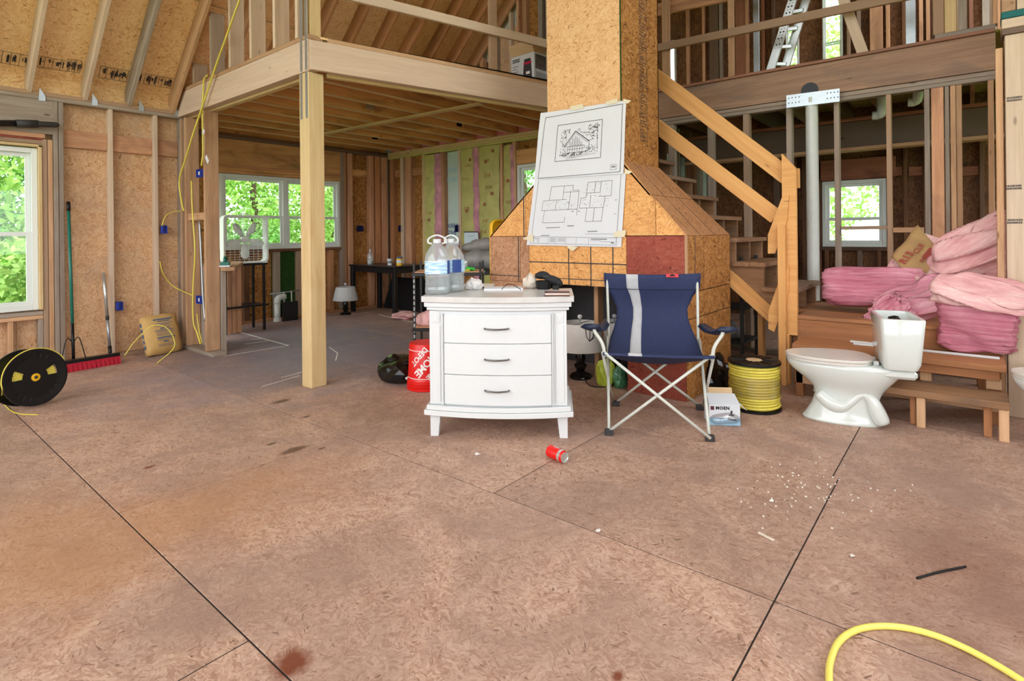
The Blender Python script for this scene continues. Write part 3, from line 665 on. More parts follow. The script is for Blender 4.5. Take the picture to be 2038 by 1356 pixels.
# ---------------------------------------------------------------- far room walls
fw=onX(1635,362,XFAR); fw2=onX(1765,492,XFAR); W4=(fw2.y,fw.y,fw2.z,fw.z)
u0=onX(1640,8,XFAR); u1=onX(1674,128,XFAR); W5=(onX(1676,50,XFAR).y,onX(1636,50,XFAR).y,3.2,4.75)
v0=onX(1564,60,XFAR); v1=onX(1584,138,XFAR); W6=(onX(1588,100,XFAR).y,onX(1563,100,XFAR).y,3.2,4.1)
t0=onX(1326,60,XFAR); t1=onX(1338,160,XFAR); W7=(onX(1342,120,XFAR).y,onX(1322,120,XFAR).y,3.2,4.3)
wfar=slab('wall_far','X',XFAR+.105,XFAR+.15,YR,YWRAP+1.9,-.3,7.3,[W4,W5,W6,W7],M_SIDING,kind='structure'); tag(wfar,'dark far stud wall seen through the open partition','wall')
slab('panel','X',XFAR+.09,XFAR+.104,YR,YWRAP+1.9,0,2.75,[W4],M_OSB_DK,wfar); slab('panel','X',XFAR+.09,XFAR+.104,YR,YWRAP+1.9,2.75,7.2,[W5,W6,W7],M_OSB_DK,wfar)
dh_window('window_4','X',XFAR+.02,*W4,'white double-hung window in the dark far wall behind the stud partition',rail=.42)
dh_window('window_5','X',XFAR+.02,*W5,'narrow upper window beside the loft ladder',rail=.36,fw=.018,sw=.018)
dh_window('window_6','X',XFAR+.02,*W6,'slim upper window glimpsed behind the metal ladder',rail=.3,fw=.014,sw=.012)
dh_window('window_7','X',XFAR+.02,*W7,'upper window slit beside the chimney shaft',rail=.3,fw=.012,sw=.01)
# lower studs of the far wall
def farpx(px): return onX(px,400,XFAR).y
def far_stud(a,b,z0,z1,m,X=XFAR,dx=.088): return box('stud',X,X+dx,onX(b,400,X).y,onX(a,400,X).y,z0,z1,m,wfar)
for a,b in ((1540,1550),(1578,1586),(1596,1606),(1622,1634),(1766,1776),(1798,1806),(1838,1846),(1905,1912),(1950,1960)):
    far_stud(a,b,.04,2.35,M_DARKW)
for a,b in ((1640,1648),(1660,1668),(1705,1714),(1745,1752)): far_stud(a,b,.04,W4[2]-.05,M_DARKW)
box('header',XFAR,XFAR+.088,W4[0]-.1,W4[1]+.1,W4[3]+.01,W4[3]+.28,M_DARKR,wfar)
box('window_sill_plate',XFAR,XFAR+.088,W4[0]-.05,W4[1]+.05,W4[2]-.05,W4[2]-.005,M_DARKW,wfar)
for a,b in ((1780,1796),(1808,1836),(1914,1948)): box('blocking',XFAR+.02,XFAR+.06,onX(b,340,XFAR).y,onX(a,340,XFAR).y,onX(a,350,XFAR).z,onX(a,332,XFAR).z,M_DARKR,wfar)
box('top_plate',XFAR,XFAR+.088,YR,YWRAP,2.37,2.45,M_DARKW,wfar)
# upper studs of the far wall (loft)
random.seed(3)
px=1345
while px<1990:
    p=onX(px,60,XFAR); w=random.choice([.038,.038,.04,.14])
    if not any(h[0]-.05<p.y<h[1]+.16 for h in (W5,W6,W7)):
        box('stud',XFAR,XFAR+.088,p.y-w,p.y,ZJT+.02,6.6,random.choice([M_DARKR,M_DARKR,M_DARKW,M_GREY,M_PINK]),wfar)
    px+=random.choice([14,20,26,32])
# inner beam and joists of the far room
b0=onX(1500,275,7.2); b1=onX(1845,232,7.2)
fb=thing('floor_beam',(7.2,1.5,2.2),'dark triple beam under the loft joists beyond the partition','beam')
for k in range(3): box('ply',7.2+.04*k,7.238+.04*k,-.4,YWRAP-.02,2.16,2.44,M_DARKW,fb)
box('ply',7.18,7.36,-.4,YWRAP-.02,2.445,2.483,M_DARKR,fb); box('flange_strip',7.17,7.35,-.4,YWRAP-.02,2.12,2.157,M_TAN,fb)
box('post',7.22,7.31,YWRAP-.14,YWRAP-.03,0,2.118,M_DARKW,fb); box('post',7.22,7.31,-.4,-.31,0,2.118,M_DARKW,fb)
lf=slab('ceiling_loft','Y',YR,YWRAP,XP+.105,XFAR+.1,ZJT+.001,ZJT+.02,[],M_OSB_GRN); struct(lf,'loft deck over the far room seen between the partition studs','ceiling')
lf.data.materials.clear(); lf.data.materials.append(osb('mossy_osb',[(88,80,30),(140,132,60),(164,154,76),(176,168,92),(190,182,110)],contrast=.5))
y=YR+.2
while y<YWRAP-.05:
    box('joist',XP+.09,XFAR+.088,y-.019,y+.019,2.60,ZJT,M_DARKW if (int(y*10)%3) else M_DARKR,lf); y+=.406
# wrapped wall beyond the stairs
ww=slab('wall_wrapped','Y',YWRAP+.09,YWRAP+.13,XI-.02,XFAR+.1,-.3,2.86,[],M_SIDING,kind='structure'); tag(ww,'wall of grey studs and house wrap beyond the stair flight','wall')
box('house_wrap',XI+.2,XFAR,YWRAP+.07,YWRAP+.085,.8,2.25,M_WRAP,ww,bev=0); box('panel',XI,XFAR,YWRAP+.07,YWRAP+.085,2.25,2.84,M_OSB_DK,ww); box('panel',XI,XFAR,YWRAP+.07,YWRAP+.085,0,.798,M_OSB_DK,ww)
x=XI+.05
while x<XFAR: box('stud',x,x+.038,YWRAP-.02,YWRAP+.069,.0,2.59,M_DARKW if int(x*10)%2 else M_GREY,ww); x+=.406
for tx,x,z,s in (('stʃrst',7.0,2.05,.2),('rsts',7.75,1.67,.26),('ource',6.75,1.9,.2)):
    if 'ʃ' in tx: continue
    text('lettering',tx,s,M_INKBLUE,frame3((x,YWRAP+.068,z),(-1,0,0),(0,0,1)),ww,bold=.004)
# ---------------------------------------------------------------- partition wall under the right loft beam
wp=box('wall_partition',XP,XP+.089,-.17,YWRAP-.03,0.0,.038,M_GREY,None); struct(wp,'bare stud partition under the grey loft beam','wall')
for a,b,m in ((1330,1341,M_GREY),(1408,1419,M_GREY),(1479,1491,M_GREY),(1565,1576,M_GREY),(1660,1670,M_GREY),(1764,1774,M_GREY),(1840,1851,M_GREY),(1854,1879,M_PINK),(1881,1890,M_GREY),(1892,1903,M_TAN),(1904,1915,M_TAN),(1967,1979,M_TAN)):
    y0,y1=onX(b,300,XP).y,onX(a,300,XP).y; box('stud',XP,XP+.089,y0,max(y1,y0+.03),.04,2.44,m,wp)
box('top_plate',XP,XP+.089,-.17,YWRAP-.03,2.442,2.478,M_GREY,wp); box('top_plate',XP,XP+.089,-.17,YWRAP-.03,2.48,2.516,M_GREY,wp)
yy0,yy1=onX(1764,300,XP).y,onX(1671,300,XP).y; box('blocking',XP+.01,XP+.08,yy0,yy1,onX(1715,457,XP).z,onX(1715,450,XP).z,M_GREY,wp)
yy0,yy1=onX(1838,300,XP).y,onX(1775,300,XP).y; box('blocking',XP+.01,XP+.08,yy0,yy1,onX(1800,463,XP).z,onX(1800,453,XP).z,M_TAN,wp)
hole_p=onX(1614,172,XP)
nb=thing('loft_beam',(XP,1.4,2.518),'long grey-brown loft beam above the stud partition','beam')
box('beam_ply',XP-.01,XP+.10,-.17,YWRAP+.0,2.52,2.82,M_BEAMG,nb); box('deck_edge',XP-.03,XP+.1,-.17,YWRAP,2.822,2.85,M_DARKR,nb)
# round notch for the drain pipe
lathe('pipe_hole',[(0.001,0),(.075,0),(.075,.004),(0.001,.004)],M_BLACK,nb,frame3((XP-.0145,onX(1612,188,XP).y,2.58),(0,1,0),(0,0,1)),24)
# loft knee rail plate at the right
box('rail_plate',XP-.01,XP+.09,-.17,.22,2.852,2.89,M_GREY,nb)
for a,b,m,zt in ((1857,1879,M_GREY,4.5),(1880,1904,M_TREATED,4.5),(1908,1925,M_GREY,4.5),(1976,1986,M_TAN,4.5)):
    y0,y1=onX(b,60,XP).y,onX(a,60,XP).y; box('stud',XP,XP+.089,y0,y1,2.891,zt,m,nb)
# ---------------------------------------------------------------- right column
cl=thing('wood_column',(4.95,-.4,0),'tall pale engineered-lumber column at the right edge','column')
box('column_face',4.90,5.06,-.72,onX(2004,500,4.90).y,0,onX(2015,68,4.90).z,M_PALE,cl); yl=onX(2002,500,4.9).y
box('edge_board',4.93,4.99,yl+.004,yl+.042,0,2.44,M_TAN,cl)
zt=onX(2015,68,4.90).z
box('cap_plate',4.89,5.07,-.72,yl+.01,zt+.002,zt+.04,M_DARKW,cl); box('cap_plate',4.89,5.07,-.72,yl+.01,zt+.042,zt+.105,M_PALE,cl); box('foam_strip',4.885,5.07,-.72,yl+.012,zt+.107,zt+.15,M_TEAL,cl)
box('cap_block',4.89,5.07,yl-.06,yl+.01,zt+.152,zt+.28,M_TAN,cl); box('cap_block',4.89,5.07,-.72,yl-.065,zt+.152,zt+.27,M_PALE,cl)
for px,py,tx in ((2019,196,'TRUS JOIST'),(2018,372,'WEST FRASER'),(2020,440,'KILN DRY 2x6')):
    p=onX(px,py,4.8985); bars('stamp_print',frame3(p,(0,-1,0),(0,0,1)),.075,.035,2,M_INK,cl,int(py))
# ---------------------------------------------------------------- loft front: post, beams, straps
PX,PY=2.495,4.18
ps=thing('support_post',(PX,PY,0),'square treated-wood post holding up the loft corner','post')
box('post_shaft',PX-.07,PX+.07,PY-.07,PY+.07,0,2.565,M_TREATED,ps,bev=.005)
for dx,dy in ((-.0715,.035),(-.0715,-.045)):
    s=box('strap',PX+dx-.001,PX+dx+.0005,PY+dy-.016,PY+dy+.016,2.19,2.565,M_STEEL,ps,bev=0)
lb=thing('loft_edge_beam',(PX,5.4,2.57),'pale loft beam from the post back to the left wall','beam')
box('beam_ply',2.425,2.463,4.11,YL-.01,2.57,2.83,M_BEAMW,lb); box('beam_ply',2.465,2.503,4.11,YL-.01,2.57,2.83,M_BEAMW,lb); box('beam_ply',2.505,2.56,4.25,YL-.01,2.55,2.80,M_TREATED,lb)
box('sole_plate',2.425,2.56,4.11,YL+.1,2.832,2.868,M_TAN,lb)
for y in (5.50,5.07,4.64,5.93,6.36): box('stud',2.425,2.563,y,y+.038,2.87,roofz(y)+.05,M_PALE if y<5.9 else M_GREY,lb)
box('stud',2.425,2.563,4.27,4.308,2.87,4.8,M_PALE,lb); box('corner_post',PX-.045,PX+.055,PY-.06,PY+.045,2.87,4.75,M_TREATED,lb)
for s in ((-.0,.03),(-.0,-.045)): box('strap',2.422,2.4245,PY+s[1]-.016,PY+s[1]+.016,2.58,3.6,M_STEEL,lb,bev=0)
rb=thing('loft_front_beam',(3.7,3.8,2.57),'pale angled loft beam running from the post behind the chimney','beam')
e=bp0+bdir*3.35; nrm=Vector((-bdir.y,bdir.x))
def bline(n,s0,s1,off,z0,z1,t,m,par=rb):
    a=bp0+bdir*s0+nrm*off; b=bp0+bdir*s1+nrm*off; return board(n,(a.x,a.y,(z0+z1)/2),(b.x,b.y,(z0+z1)/2),z1-z0,t,m,par,side=(0,0,1))
bline('beam_ply',-.065,3.3,-.019,2.575,2.815,.038,M_BEAMW); bline('beam_ply',.09,3.3,.021,2.575,2.815,.038,M_BEAMW); bline('beam_flange',.09,3.3,.065,2.552,2.62,.045,M_TREATED); bline('sole_plate',.09,3.3,.02,2.817,2.853,.1,M_TAN)
# loft guard rail
lr=thing('loft_guard_rail',(3.7,3.8,2.86),'slender pale 2x4 guard rail along the loft edge left of the chimney','railing')
za=onP(640,-8,(bp0.x,bp0.y,0),(nrm.x,nrm.y,0)); zb=onP(1088,78,(bp0.x,bp0.y,0),(nrm.x,nrm.y,0)); zr=(za.z+zb.z)/2
bline('top_rail',.05,3.3,-.01,zr-.044,zr+.044,.036,M_PALE,lr)
for s in (1.75,2.5,3.2): bline('post',s-.045,s+.045,.03,2.856,4.6,.036,M_GREY,lr)
# ---------------------------------------------------------------- loft gable wall behind (studs + sheathing), continuing up to the roof
wg=prism('wall_loft',[(4.1,2.86),(6.6,2.86),(6.6,roofz(6.6)+.2),(4.1,roofz(4.1)+.2)],.045,M_SIDING,None,frame3((XI+.06,0,0),(0,1,0),(0,0,1))); struct(wg,'loft gable wall of vertical studs and brown sheathing','wall')
y=4.1; k=0
while y<6.5:
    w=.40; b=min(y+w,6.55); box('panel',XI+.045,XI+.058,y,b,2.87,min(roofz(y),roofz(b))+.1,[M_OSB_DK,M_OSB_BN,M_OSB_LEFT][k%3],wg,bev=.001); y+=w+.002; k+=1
random.seed(11); y=4.12
while y<6.5:
    box('stud',XI-.04,XI+.044,y,y+random.choice([.038,.038,.07]),2.87,roofz(y)+.0,random.choice([M_PALE,M_BROWN,M_PINK,M_GREY]),wg); y+=random.choice([.14,.2,.27])

# gable opening added to light the loft, framed in studs behind the chimney shaft
box('sill_panel',XI+.045,XI+.058,YWRAP,4.09,2.87,3.28,M_OSB_BN,wg); box('sill_plate',XI-.04,XI+.05,YWRAP,4.09,3.282,3.32,M_TAN,wg)
for y in (YWRAP+.02,3.36,3.72,4.06): box('stud',XI-.04,XI+.044,y,y+.038,3.322,roofz(y)+.0,M_TAN,wg)
box('header',XI-.04,XI+.05,YWRAP+.06,4.05,4.5,4.75,M_BROWN,wg); box('gable_panel',XI+.052,XI+.064,YWRAP,4.09,4.5,6.2,M_OSB_BN,wg)
# closing wall of the kitchen bump-out on its left side, unseen opening added for light
wk=slab('wall_side','X',2.44,2.50,YL+.15,YK+.1,-.3,2.86,[(YL+.2,YK,.1,2.1)],M_SIDING); struct(wk,'short side wall of the kitchen bump-out','wall')
# ================================================================ CHIMNEY MOCK-UP
XC=3.91; cy0,cy1=onX(1365,468,XC).y,onX(975,472,XC).y; sy0,sy1=onX(1234,100,XC).y,onX(1088,100,XC).y
cz=1.21; cb=onX(1150,568,XC).z; sx1=4.60; bx1=4.86; hz=1.80; cy_r=onX(1247,500,XC).y; cy_l=onX(1053,500,XC).y
ch=thing('chimney',(XC+.4,(cy0+cy1)/2,0),'boxed chimney breast and shaft built of strand board panels','chimney')
MF=frame3((XC,0,0),(0,1,0),(0,0,1))      # local x = world Y, local y = world Z, extruded towards +X
def front(n,poly,m,t=.012,off=0.0,p=ch):
    v=[];f=[]; k=len(poly)
    for d in (0,t): v+= [(XC+off+d,a,b) for a,b in poly]
    f=[list(range(k)),list(range(2*k-1,k-1,-1))]+[[i,k+i,k+(i+1)%k,(i+1)%k] for i in range(k)]
    # local frame with strand length along the panel
    bm=bmesh.new(); c=Vector((XC+off,sum(a for a,b in poly)/k,sum(b for a,b in poly)/k)); M=frame3(c,(0,1,0),(0,0,1)); Mi=M.inverted()
    vs=[bm.verts.new(Mi@Vector(q)) for q in v]
    for q in f: bm.faces.new([vs[i] for i in q])
    return bmobj(n,bm,m,p,M)
g=.0025
front('panel',[(sy0+g,hz+.02),(sy1-g,hz+.02),(sy1-g,4.24),(sy0+g,4.24)],M_OSB_BR); front('panel',[(sy0+g,4.245),(sy1-g,4.245),(sy1-g,6.75),(sy0+g,6.75)],M_OSB_BR)
def lerp(a,b,t): return a+(b-a)*t
hl=lambda z:lerp(cy1,sy1,(z-cz)/(hz-cz)); hr=lambda z:lerp(cy0,sy0,(z-cz)/(hz-cz))
ys1=onX(1046,430,XC).y; ys2=onX(1305,430,XC).y
front('panel',[(ys1+g,cz+g),(cy1,cz+g),(ys1+g,cz+(hz-cz)*(cy1-ys1)/(cy1-sy1))],M_OSB_OR)
front('panel',[(ys2+g,cz+g),(ys1-g,cz+g),(ys1-g,cz+(hz-cz)*(cy1-ys1)/(cy1-sy1)),(sy1,hz+.015),(sy0,hz+.015),(ys2+g,cz+(hz-cz)*(ys2-cy0)/(sy0-cy0))],M_OSB_OR)
front('panel',[(cy0,cz+g),(ys2-g,cz+g),(ys2-g,cz+(hz-cz)*(ys2-cy0)/(sy0-cy0))],M_OSB_OR)
front('panel',[(cy_l+.10+g,cb),(cy1-g,cb),(cy1-g,cz-g),(cy_l+.10+g,cz-g)],M_OSB_PALE); front('panel',[(cy_l+g,cb),(cy_l+.10-g,cb),(cy_l+.10-g,cz-g),(cy_l+g,cz-g)],M_OSB_PALE,off=.002)
front('panel',[(cy_r+g,cb),(cy_l-g,cb),(cy_l-g,cz-g),(cy_r+g,cz-g)],M_OSB_OR)
front('panel',[(cy0+.012,cb-.1),(cy_r-g,cb-.1),(cy_r-g,cz-g),(cy0+.012,cz-g)],M_OSB_RED,off=-.002)
front('leg_panel',[(cy0+.012,0.002),(cy_r,0.002),(cy_r,cb-.103),(cy0+.012,cb-.103)],M_OSB_RED); front('leg_panel',[(cy1-.42,0.002),(cy1-.012,0.002),(cy1-.012,cb-.003),(cy1-.42,cb-.003)],M_OSB_PALE)
box('edge_strip',XC-.004,XC+.03,cy0-.002,cy0+.011,.7,cz,M_TAN,ch)
# marker lines struck on the panels
def mark(a,b,w=.009): board('marker_line',(XC-.0012,*a),(XC-.0012,*b),w,.0012,M_DARK,ch,side=(0,1,0) if abs(a[1]-b[1])>abs(a[0]-b[0]) else (0,0,1),bev=0)
zA=onX(1150,524,XC).z; zB=onX(1150,556,XC).z
mark((cy_r,zA),(cy_l,zA)); mark((cy_r,zB),(cy_l,zB),.006); mark((cy_l+.1,zB-.0),(cy1,zB-.0),.007)
for px in (1132,1176,1220): y=onX(px,520,XC).y; mark((y,cb),(y,cz),.009)
mark((ys1+.02,cz),(ys1+.02,cz+.36),.01); mark((cy_l+.12,cb),(cy_l+.12,cz),.01)
# right side of the box
def side_panel(n,quad,m,p=ch,t=.012):
    """planar panel from 4 world corners, thickness inwards"""
    q=[Vector(a) for a in quad]; x=(q[1]-q[0]); nrm=x.cross(q[3]-q[0]).normalized(); M=frame3(sum(q,Vector())/4,x,q[3]-q[0]); Mi=M.inverted(); bm=bmesh.new()
    k=len(q); vs=[bm.verts.new(Mi@a) for a in q]+[bm.verts.new(Mi@(a-nrm*t)) for a in q]
    bm.faces.new(vs[:k]); bm.faces.new(vs[k:][::-1])
    for i in range(k): bm.faces.new((vs[i],vs[k+i],vs[k+(i+1)%k],vs[(i+1)%k]))
    return bmobj(n,bm,m,p,M)
xm=onY(1401,500,cy0).x; zl=onY(1400,577,cy0).z; zl2=onY(1400,628,cy0).z
for (a,b,z0,z1) in ((XC+.014,xm,zl,cz),(xm,bx1,zl,cz),(XC+.014,xm,zl2,zl),(xm,bx1,zl2,zl),(XC+.014,xm,0,zl2),(xm,bx1,0,zl2)):
    side_panel('panel',[(a+.004,cy0,z0+.004),(b-.004,cy0,z0+.004),(b-.004,cy0,z1-.004),(a+.004,cy0,z1-.004)],M_OSB_BN)
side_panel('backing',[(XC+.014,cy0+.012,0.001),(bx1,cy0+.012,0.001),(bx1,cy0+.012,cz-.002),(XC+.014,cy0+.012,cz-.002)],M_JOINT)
xl1=onY(1383,500,cy0).x
board('marker_line',(xl1,cy0-.001,zl),(xl1,cy0-.001,cz),.008,.001,M_DARK,ch,side=(1,0,0),bev=0)
# hood right slope, left slope
zmid=lerp(cz,hz,.52)
A0,A1=Vector((XC,cy0,cz)),Vector((bx1,cy0,cz)); B0,B1=Vector((XC,sy0,hz)),Vector((sx1,sy0,hz))
m0,m1=A0.lerp(B0,.52),A1.lerp(B1,.52)
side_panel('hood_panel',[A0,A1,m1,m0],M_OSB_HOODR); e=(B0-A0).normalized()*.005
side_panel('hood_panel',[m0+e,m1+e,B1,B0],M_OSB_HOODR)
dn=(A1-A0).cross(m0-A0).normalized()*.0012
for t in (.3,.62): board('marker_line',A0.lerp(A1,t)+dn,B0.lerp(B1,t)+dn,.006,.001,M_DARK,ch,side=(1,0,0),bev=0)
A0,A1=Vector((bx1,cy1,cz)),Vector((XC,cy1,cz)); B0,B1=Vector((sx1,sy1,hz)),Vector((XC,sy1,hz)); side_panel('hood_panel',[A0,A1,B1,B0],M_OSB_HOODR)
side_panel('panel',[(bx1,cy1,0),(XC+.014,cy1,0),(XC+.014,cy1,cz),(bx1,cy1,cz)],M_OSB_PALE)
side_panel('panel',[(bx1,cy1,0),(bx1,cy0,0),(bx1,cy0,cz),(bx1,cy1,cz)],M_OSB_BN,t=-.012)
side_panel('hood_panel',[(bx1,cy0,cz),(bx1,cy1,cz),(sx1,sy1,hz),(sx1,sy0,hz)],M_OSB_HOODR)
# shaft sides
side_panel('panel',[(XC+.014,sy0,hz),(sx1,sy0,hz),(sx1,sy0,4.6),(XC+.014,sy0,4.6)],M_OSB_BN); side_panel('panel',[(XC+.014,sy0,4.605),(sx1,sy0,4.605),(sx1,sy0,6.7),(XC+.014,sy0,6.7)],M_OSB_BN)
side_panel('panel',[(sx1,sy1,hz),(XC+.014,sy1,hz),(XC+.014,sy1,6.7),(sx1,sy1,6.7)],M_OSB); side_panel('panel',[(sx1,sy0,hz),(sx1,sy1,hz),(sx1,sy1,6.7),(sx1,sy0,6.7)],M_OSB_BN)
box('corner_bead',XC-.001,XC+.012,sy0-.004,sy0+.002,hz+.25,6.7,M_OSB_GRN,ch,bev=0)
# vertical mill stamp on the shaft side
xs=onY(1280,150,sy0).x; z=2.0; random.seed(5)
for k in range(9):
    h=.10+.08*random.random(); a=xs-.07; b=xs+.07; t=.006; y=sy0-.0012
    bm=bmesh.new()
    for (x0,x1,z0,z1) in [(a,b,z,z+t),(a,b,z+h-t,z+h),(a,a+t,z,z+h),(b-t,b,z,z+h)]+[(a+.02+.03*q,a+.02+.03*q+.006,z+.02,z+h-.02-.05*random.random()) for q in range(4)]+[(a+.02,a+.05+.06*random.random(),z+h*(.2+.2*q),z+h*(.2+.2*q)+.006) for q in range(4)]:
        bm.faces.new([bm.verts.new((x0,y,z0)),bm.verts.new((x1,y,z0)),bm.verts.new((x1,y,z1)),bm.verts.new((x0,y,z1))])
    bmobj('stamp_print',bm,M_INK,ch); z+=h+.015
# firebox recess: back panel and a stud
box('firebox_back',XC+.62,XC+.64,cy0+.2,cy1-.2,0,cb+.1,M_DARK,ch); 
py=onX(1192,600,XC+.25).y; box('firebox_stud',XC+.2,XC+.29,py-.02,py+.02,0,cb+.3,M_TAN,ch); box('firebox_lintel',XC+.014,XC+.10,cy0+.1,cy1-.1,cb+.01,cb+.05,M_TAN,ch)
# ---------------------------------------------------------------- pinned drawings
def sheet(name,c,label,bulge,n=14):
    """c: TL,TR,BR,BL pixels on the chimney front; slightly wavy paper held 4-10 mm off the board"""
    P=[onX(x,y,XC-.008) for x,y in c]; root=thing(name,tuple((P[2]+P[3])/2),label,'drawing')
    v=[];f=[]
    def at(u,w,extra=0.0):
        p=P[0].lerp(P[1],u).lerp(P[3].lerp(P[2],u),w); d=bulge(u,w)+extra; return p+Vector((-d,0,0))
    for j in range(n+1):
        for i in range(n+1): v.append(at(i/n,j/n))
    for j in range(n):
        for i in range(n): a=j*(n+1)+i; f.append((a,a+n+1,a+n+2,a+1))
    me_o=mesh('paper',v,f,M_PAPER,root,smooth=True); return root,me_o,at
def ink(at,name,segs,mat,parent,lw=.004):
    """list of ((u0,w0),(u1,w1)[,width]) line strokes on the sheet"""
    bm=bmesh.new()
    for s in segs:
        (a,b),(c,d)=s[0],s[1]; w=s[2] if len(s)>2 else lw
        k=max(1,int(max(abs(c-a),abs(d-b))*10)); pts=[at(a+(c-a)*i/k,b+(d-b)*i/k,.0018) for i in range(k+1)]
        dr=(pts[-1]-pts[0]); 
        if dr.length<1e-6: continue
        sd=Vector((1,0,0)).cross(dr).normalized()*w/2; pr=None
        for p in pts:
            q=(bm.verts.new(p+sd),bm.verts.new(p-sd))
            if pr: bm.faces.new((pr[0],pr[1],q[1],q[0]))
            pr=q
    return tag(bmobj(name,bm,mat,parent,norm=False),kind='stuff')
def rect(u0,v0,u1,v1,w=.004): return [((u0,v0),(u1,v0),w),((u1,v0),(u1,v1),w),((u1,v1),(u0,v1),w),((u0,v1),(u0,v0),w)]
s2,pp2,at2=sheet('floor_plan_sheet',[(1066,357),(1246,344),(1237,492),(1050,488)],'lower taped sheet printed with two floor plans and a title strip',lambda u,w:.003+.006*math.sin(3*u)*w+.02*max(0,.12-u)*5)
s1,pp1,at1=sheet('house_drawing_sheet',[(1080,226),(1248,200),(1242,346),(1064,358)],'upper taped sheet with an ink drawing of a gabled cottage',lambda u,w:.012+.05*max(0,.18-u)**1.3*3*(1-w)+.004*math.sin(6*w))
ink(at1,'border',[((.07,.08),(.965,.045)),((.965,.045),(.965,.97)),((.05,.985),(.965,.97)),((.07,.08),(.05,.985))],M_INK,pp1,.004)
ink(at1,'drawing_frame',rect(.235,.22,.755,.75,.004),M_INK,pp1)
L=[]
# cottage: roof, chimney, glazed gable, wing, deck
L+=[((.33,.55),(.455,.335),.006),((.455,.335),(.62,.50),.007),((.345,.56),(.457,.36),.003),((.457,.36),(.60,.51),.003),((.48,.34),(.49,.31),.003),((.49,.31),(.505,.312),.003),((.505,.312),(.51,.355),.003),((.51,.36),(.62,.38),.003),((.62,.38),(.66,.47),.003),((.60,.50),(.67,.47),.004),((.35,.60),(.35,.65),.003),((.36,.645),(.58,.64),.004),((.58,.64),(.64,.61),.004),((.62,.50),(.62,.62),.004)]
for k in range(7): u=.375+.028*k; L+=[((u,.56),(u,.63),.003)]
L+=[((.37,.555),(.57,.55),.004),((.37,.595),(.57,.59),.003)]
for u,h in ((.40,.48),(.43,.43),(.46,.41),(.49,.44),(.52,.49)): L+=[((u,h),(u,.54),.003),((u,.54),(u+.018,.54),.003),((u+.018,h+.01),(u+.018,.54),.003)]
random.seed(21)
def scrib(u0,v0,u1,v1,n,w=.004):
    o=[]
    for _ in range(n):
        a=u0+(u1-u0)*random.random(); b=v0+(v1-v0)*random.random(); o.append(((a,b),(a+random.uniform(-.014,.014),b+random.uniform(-.012,.012)),w*random.uniform(.5,1.4)))
    return o
L+=scrib(.285,.33,.35,.68,60)+scrib(.60,.26,.72,.34,46,.005)+scrib(.64,.34,.72,.48,40,.004)+scrib(.57,.55,.72,.66,50,.004)+scrib(.29,.645,.55,.685,70,.006)+scrib(.31,.30,.39,.36,26,.004)+scrib(.55,.36,.62,.42,20,.002)
L+=[((.36,.75-.02),(.70,.68),.002),((.40,.70),(.62,.67),.002),((.33,.69),(.48,.715),.002),((.705,.28),(.71,.62),.003),((.35,.36),(.352,.46),.003)]
ink(at1,'cottage_drawing',L,M_INK,pp1,.003)
ink(at1,'stamp_box',rect(.865,.865,.925,.935,.003)+[((.875,.895),(.915,.893),.012)],M_INKGREY,pp1)
B=[((.05,.02),(.045,.985),.003),((.955,.02),(.95,.98),.004),((.045,.87),(.955,.875),.003),((.045,.97),(.94,.975),.003)]
for u in (.13,.24,.33,.44,.55,.68): B.append(((u,.872),(u,.97),.0025))
ink(at2,'border',B,M_INKGREY,pp2)
ink(at2,'title_strip',[((.70,.895),(.86,.897),.008),((.70,.915),(.80,.916),.003),((.90,.945),(.93,.946),.010),((.80,.93),(.93,.932),.003)]+[((.06+.012*k,.885+.01*(k%7)),(.11+.012*(k%3),.885+.01*(k%7)),.002) for k in range(8)]+[((.26,.885+.01*k),(.32,.886+.01*k),.002) for k in range(7)]+[((.35,.885+.01*k),(.43,.886+.01*k),.0018) for k in range(6)],M_INKGREY,pp2)
P1=[((.21,.13),(.46,.125)),((.46,.125),(.46,.20)),((.46,.20),(.53,.20)),((.53,.20),(.53,.56)),((.21,.13),(.20,.33)),((.20,.33),(.13,.335)),((.13,.335),(.125,.48)),((.125,.48),(.53,.47)),((.16,.48),(.15,.66)),((.15,.66),(.40,.655)),((.40,.655),(.40,.58)),((.36,.125),(.355,.33)),((.36,.22),(.53,.22)),((.20,.33),(.40,.325)),((.44,.20),(.43,.47)),((.29,.33),(.28,.48))]
P2=[((.62,.10),(.87,.09)),((.87,.09),(.87,.30)),((.62,.10),(.61,.31)),((.61,.31),(.56,.315)),((.56,.315),(.55,.46)),((.55,.46),(.80,.455)),((.80,.455),(.81,.30)),((.81,.30),(.87,.30)),((.70,.10),(.695,.25)),((.76,.095),(.755,.25)),((.61,.25),(.76,.245)),((.63,.46),(.625,.65)),((.71,.46),(.705,.65)),((.80,.455),(.79,.65)),((.625,.65),(.79,.645)),((.66,.27),(.66,.45)),((.74,.30),(.81,.30))]
ink(at2,'ground_floor_plan',P1+scrib(.14,.34,.52,.47,60,.002),M_INK,pp2,.0028); ink(at2,'upper_floor_plan',P2+scrib(.57,.12,.86,.45,60,.002),M_INK,pp2,.0028)
ink(at2,'captions',[((.20,.735),(.36,.73),.006),((.44,.71),(.51,.708),.008),((.66,.79),(.76,.785),.008),((.15,.85),(.25,.848),.006),((.64,.825),(.92,.822),.003),((.47,.50),(.49,.50),.006),((.54,.50),(.56,.50),.006),((.91,.36),(.93,.36),.004),((.91,.55),(.93,.55),.004)],M_INKGREY,pp2)
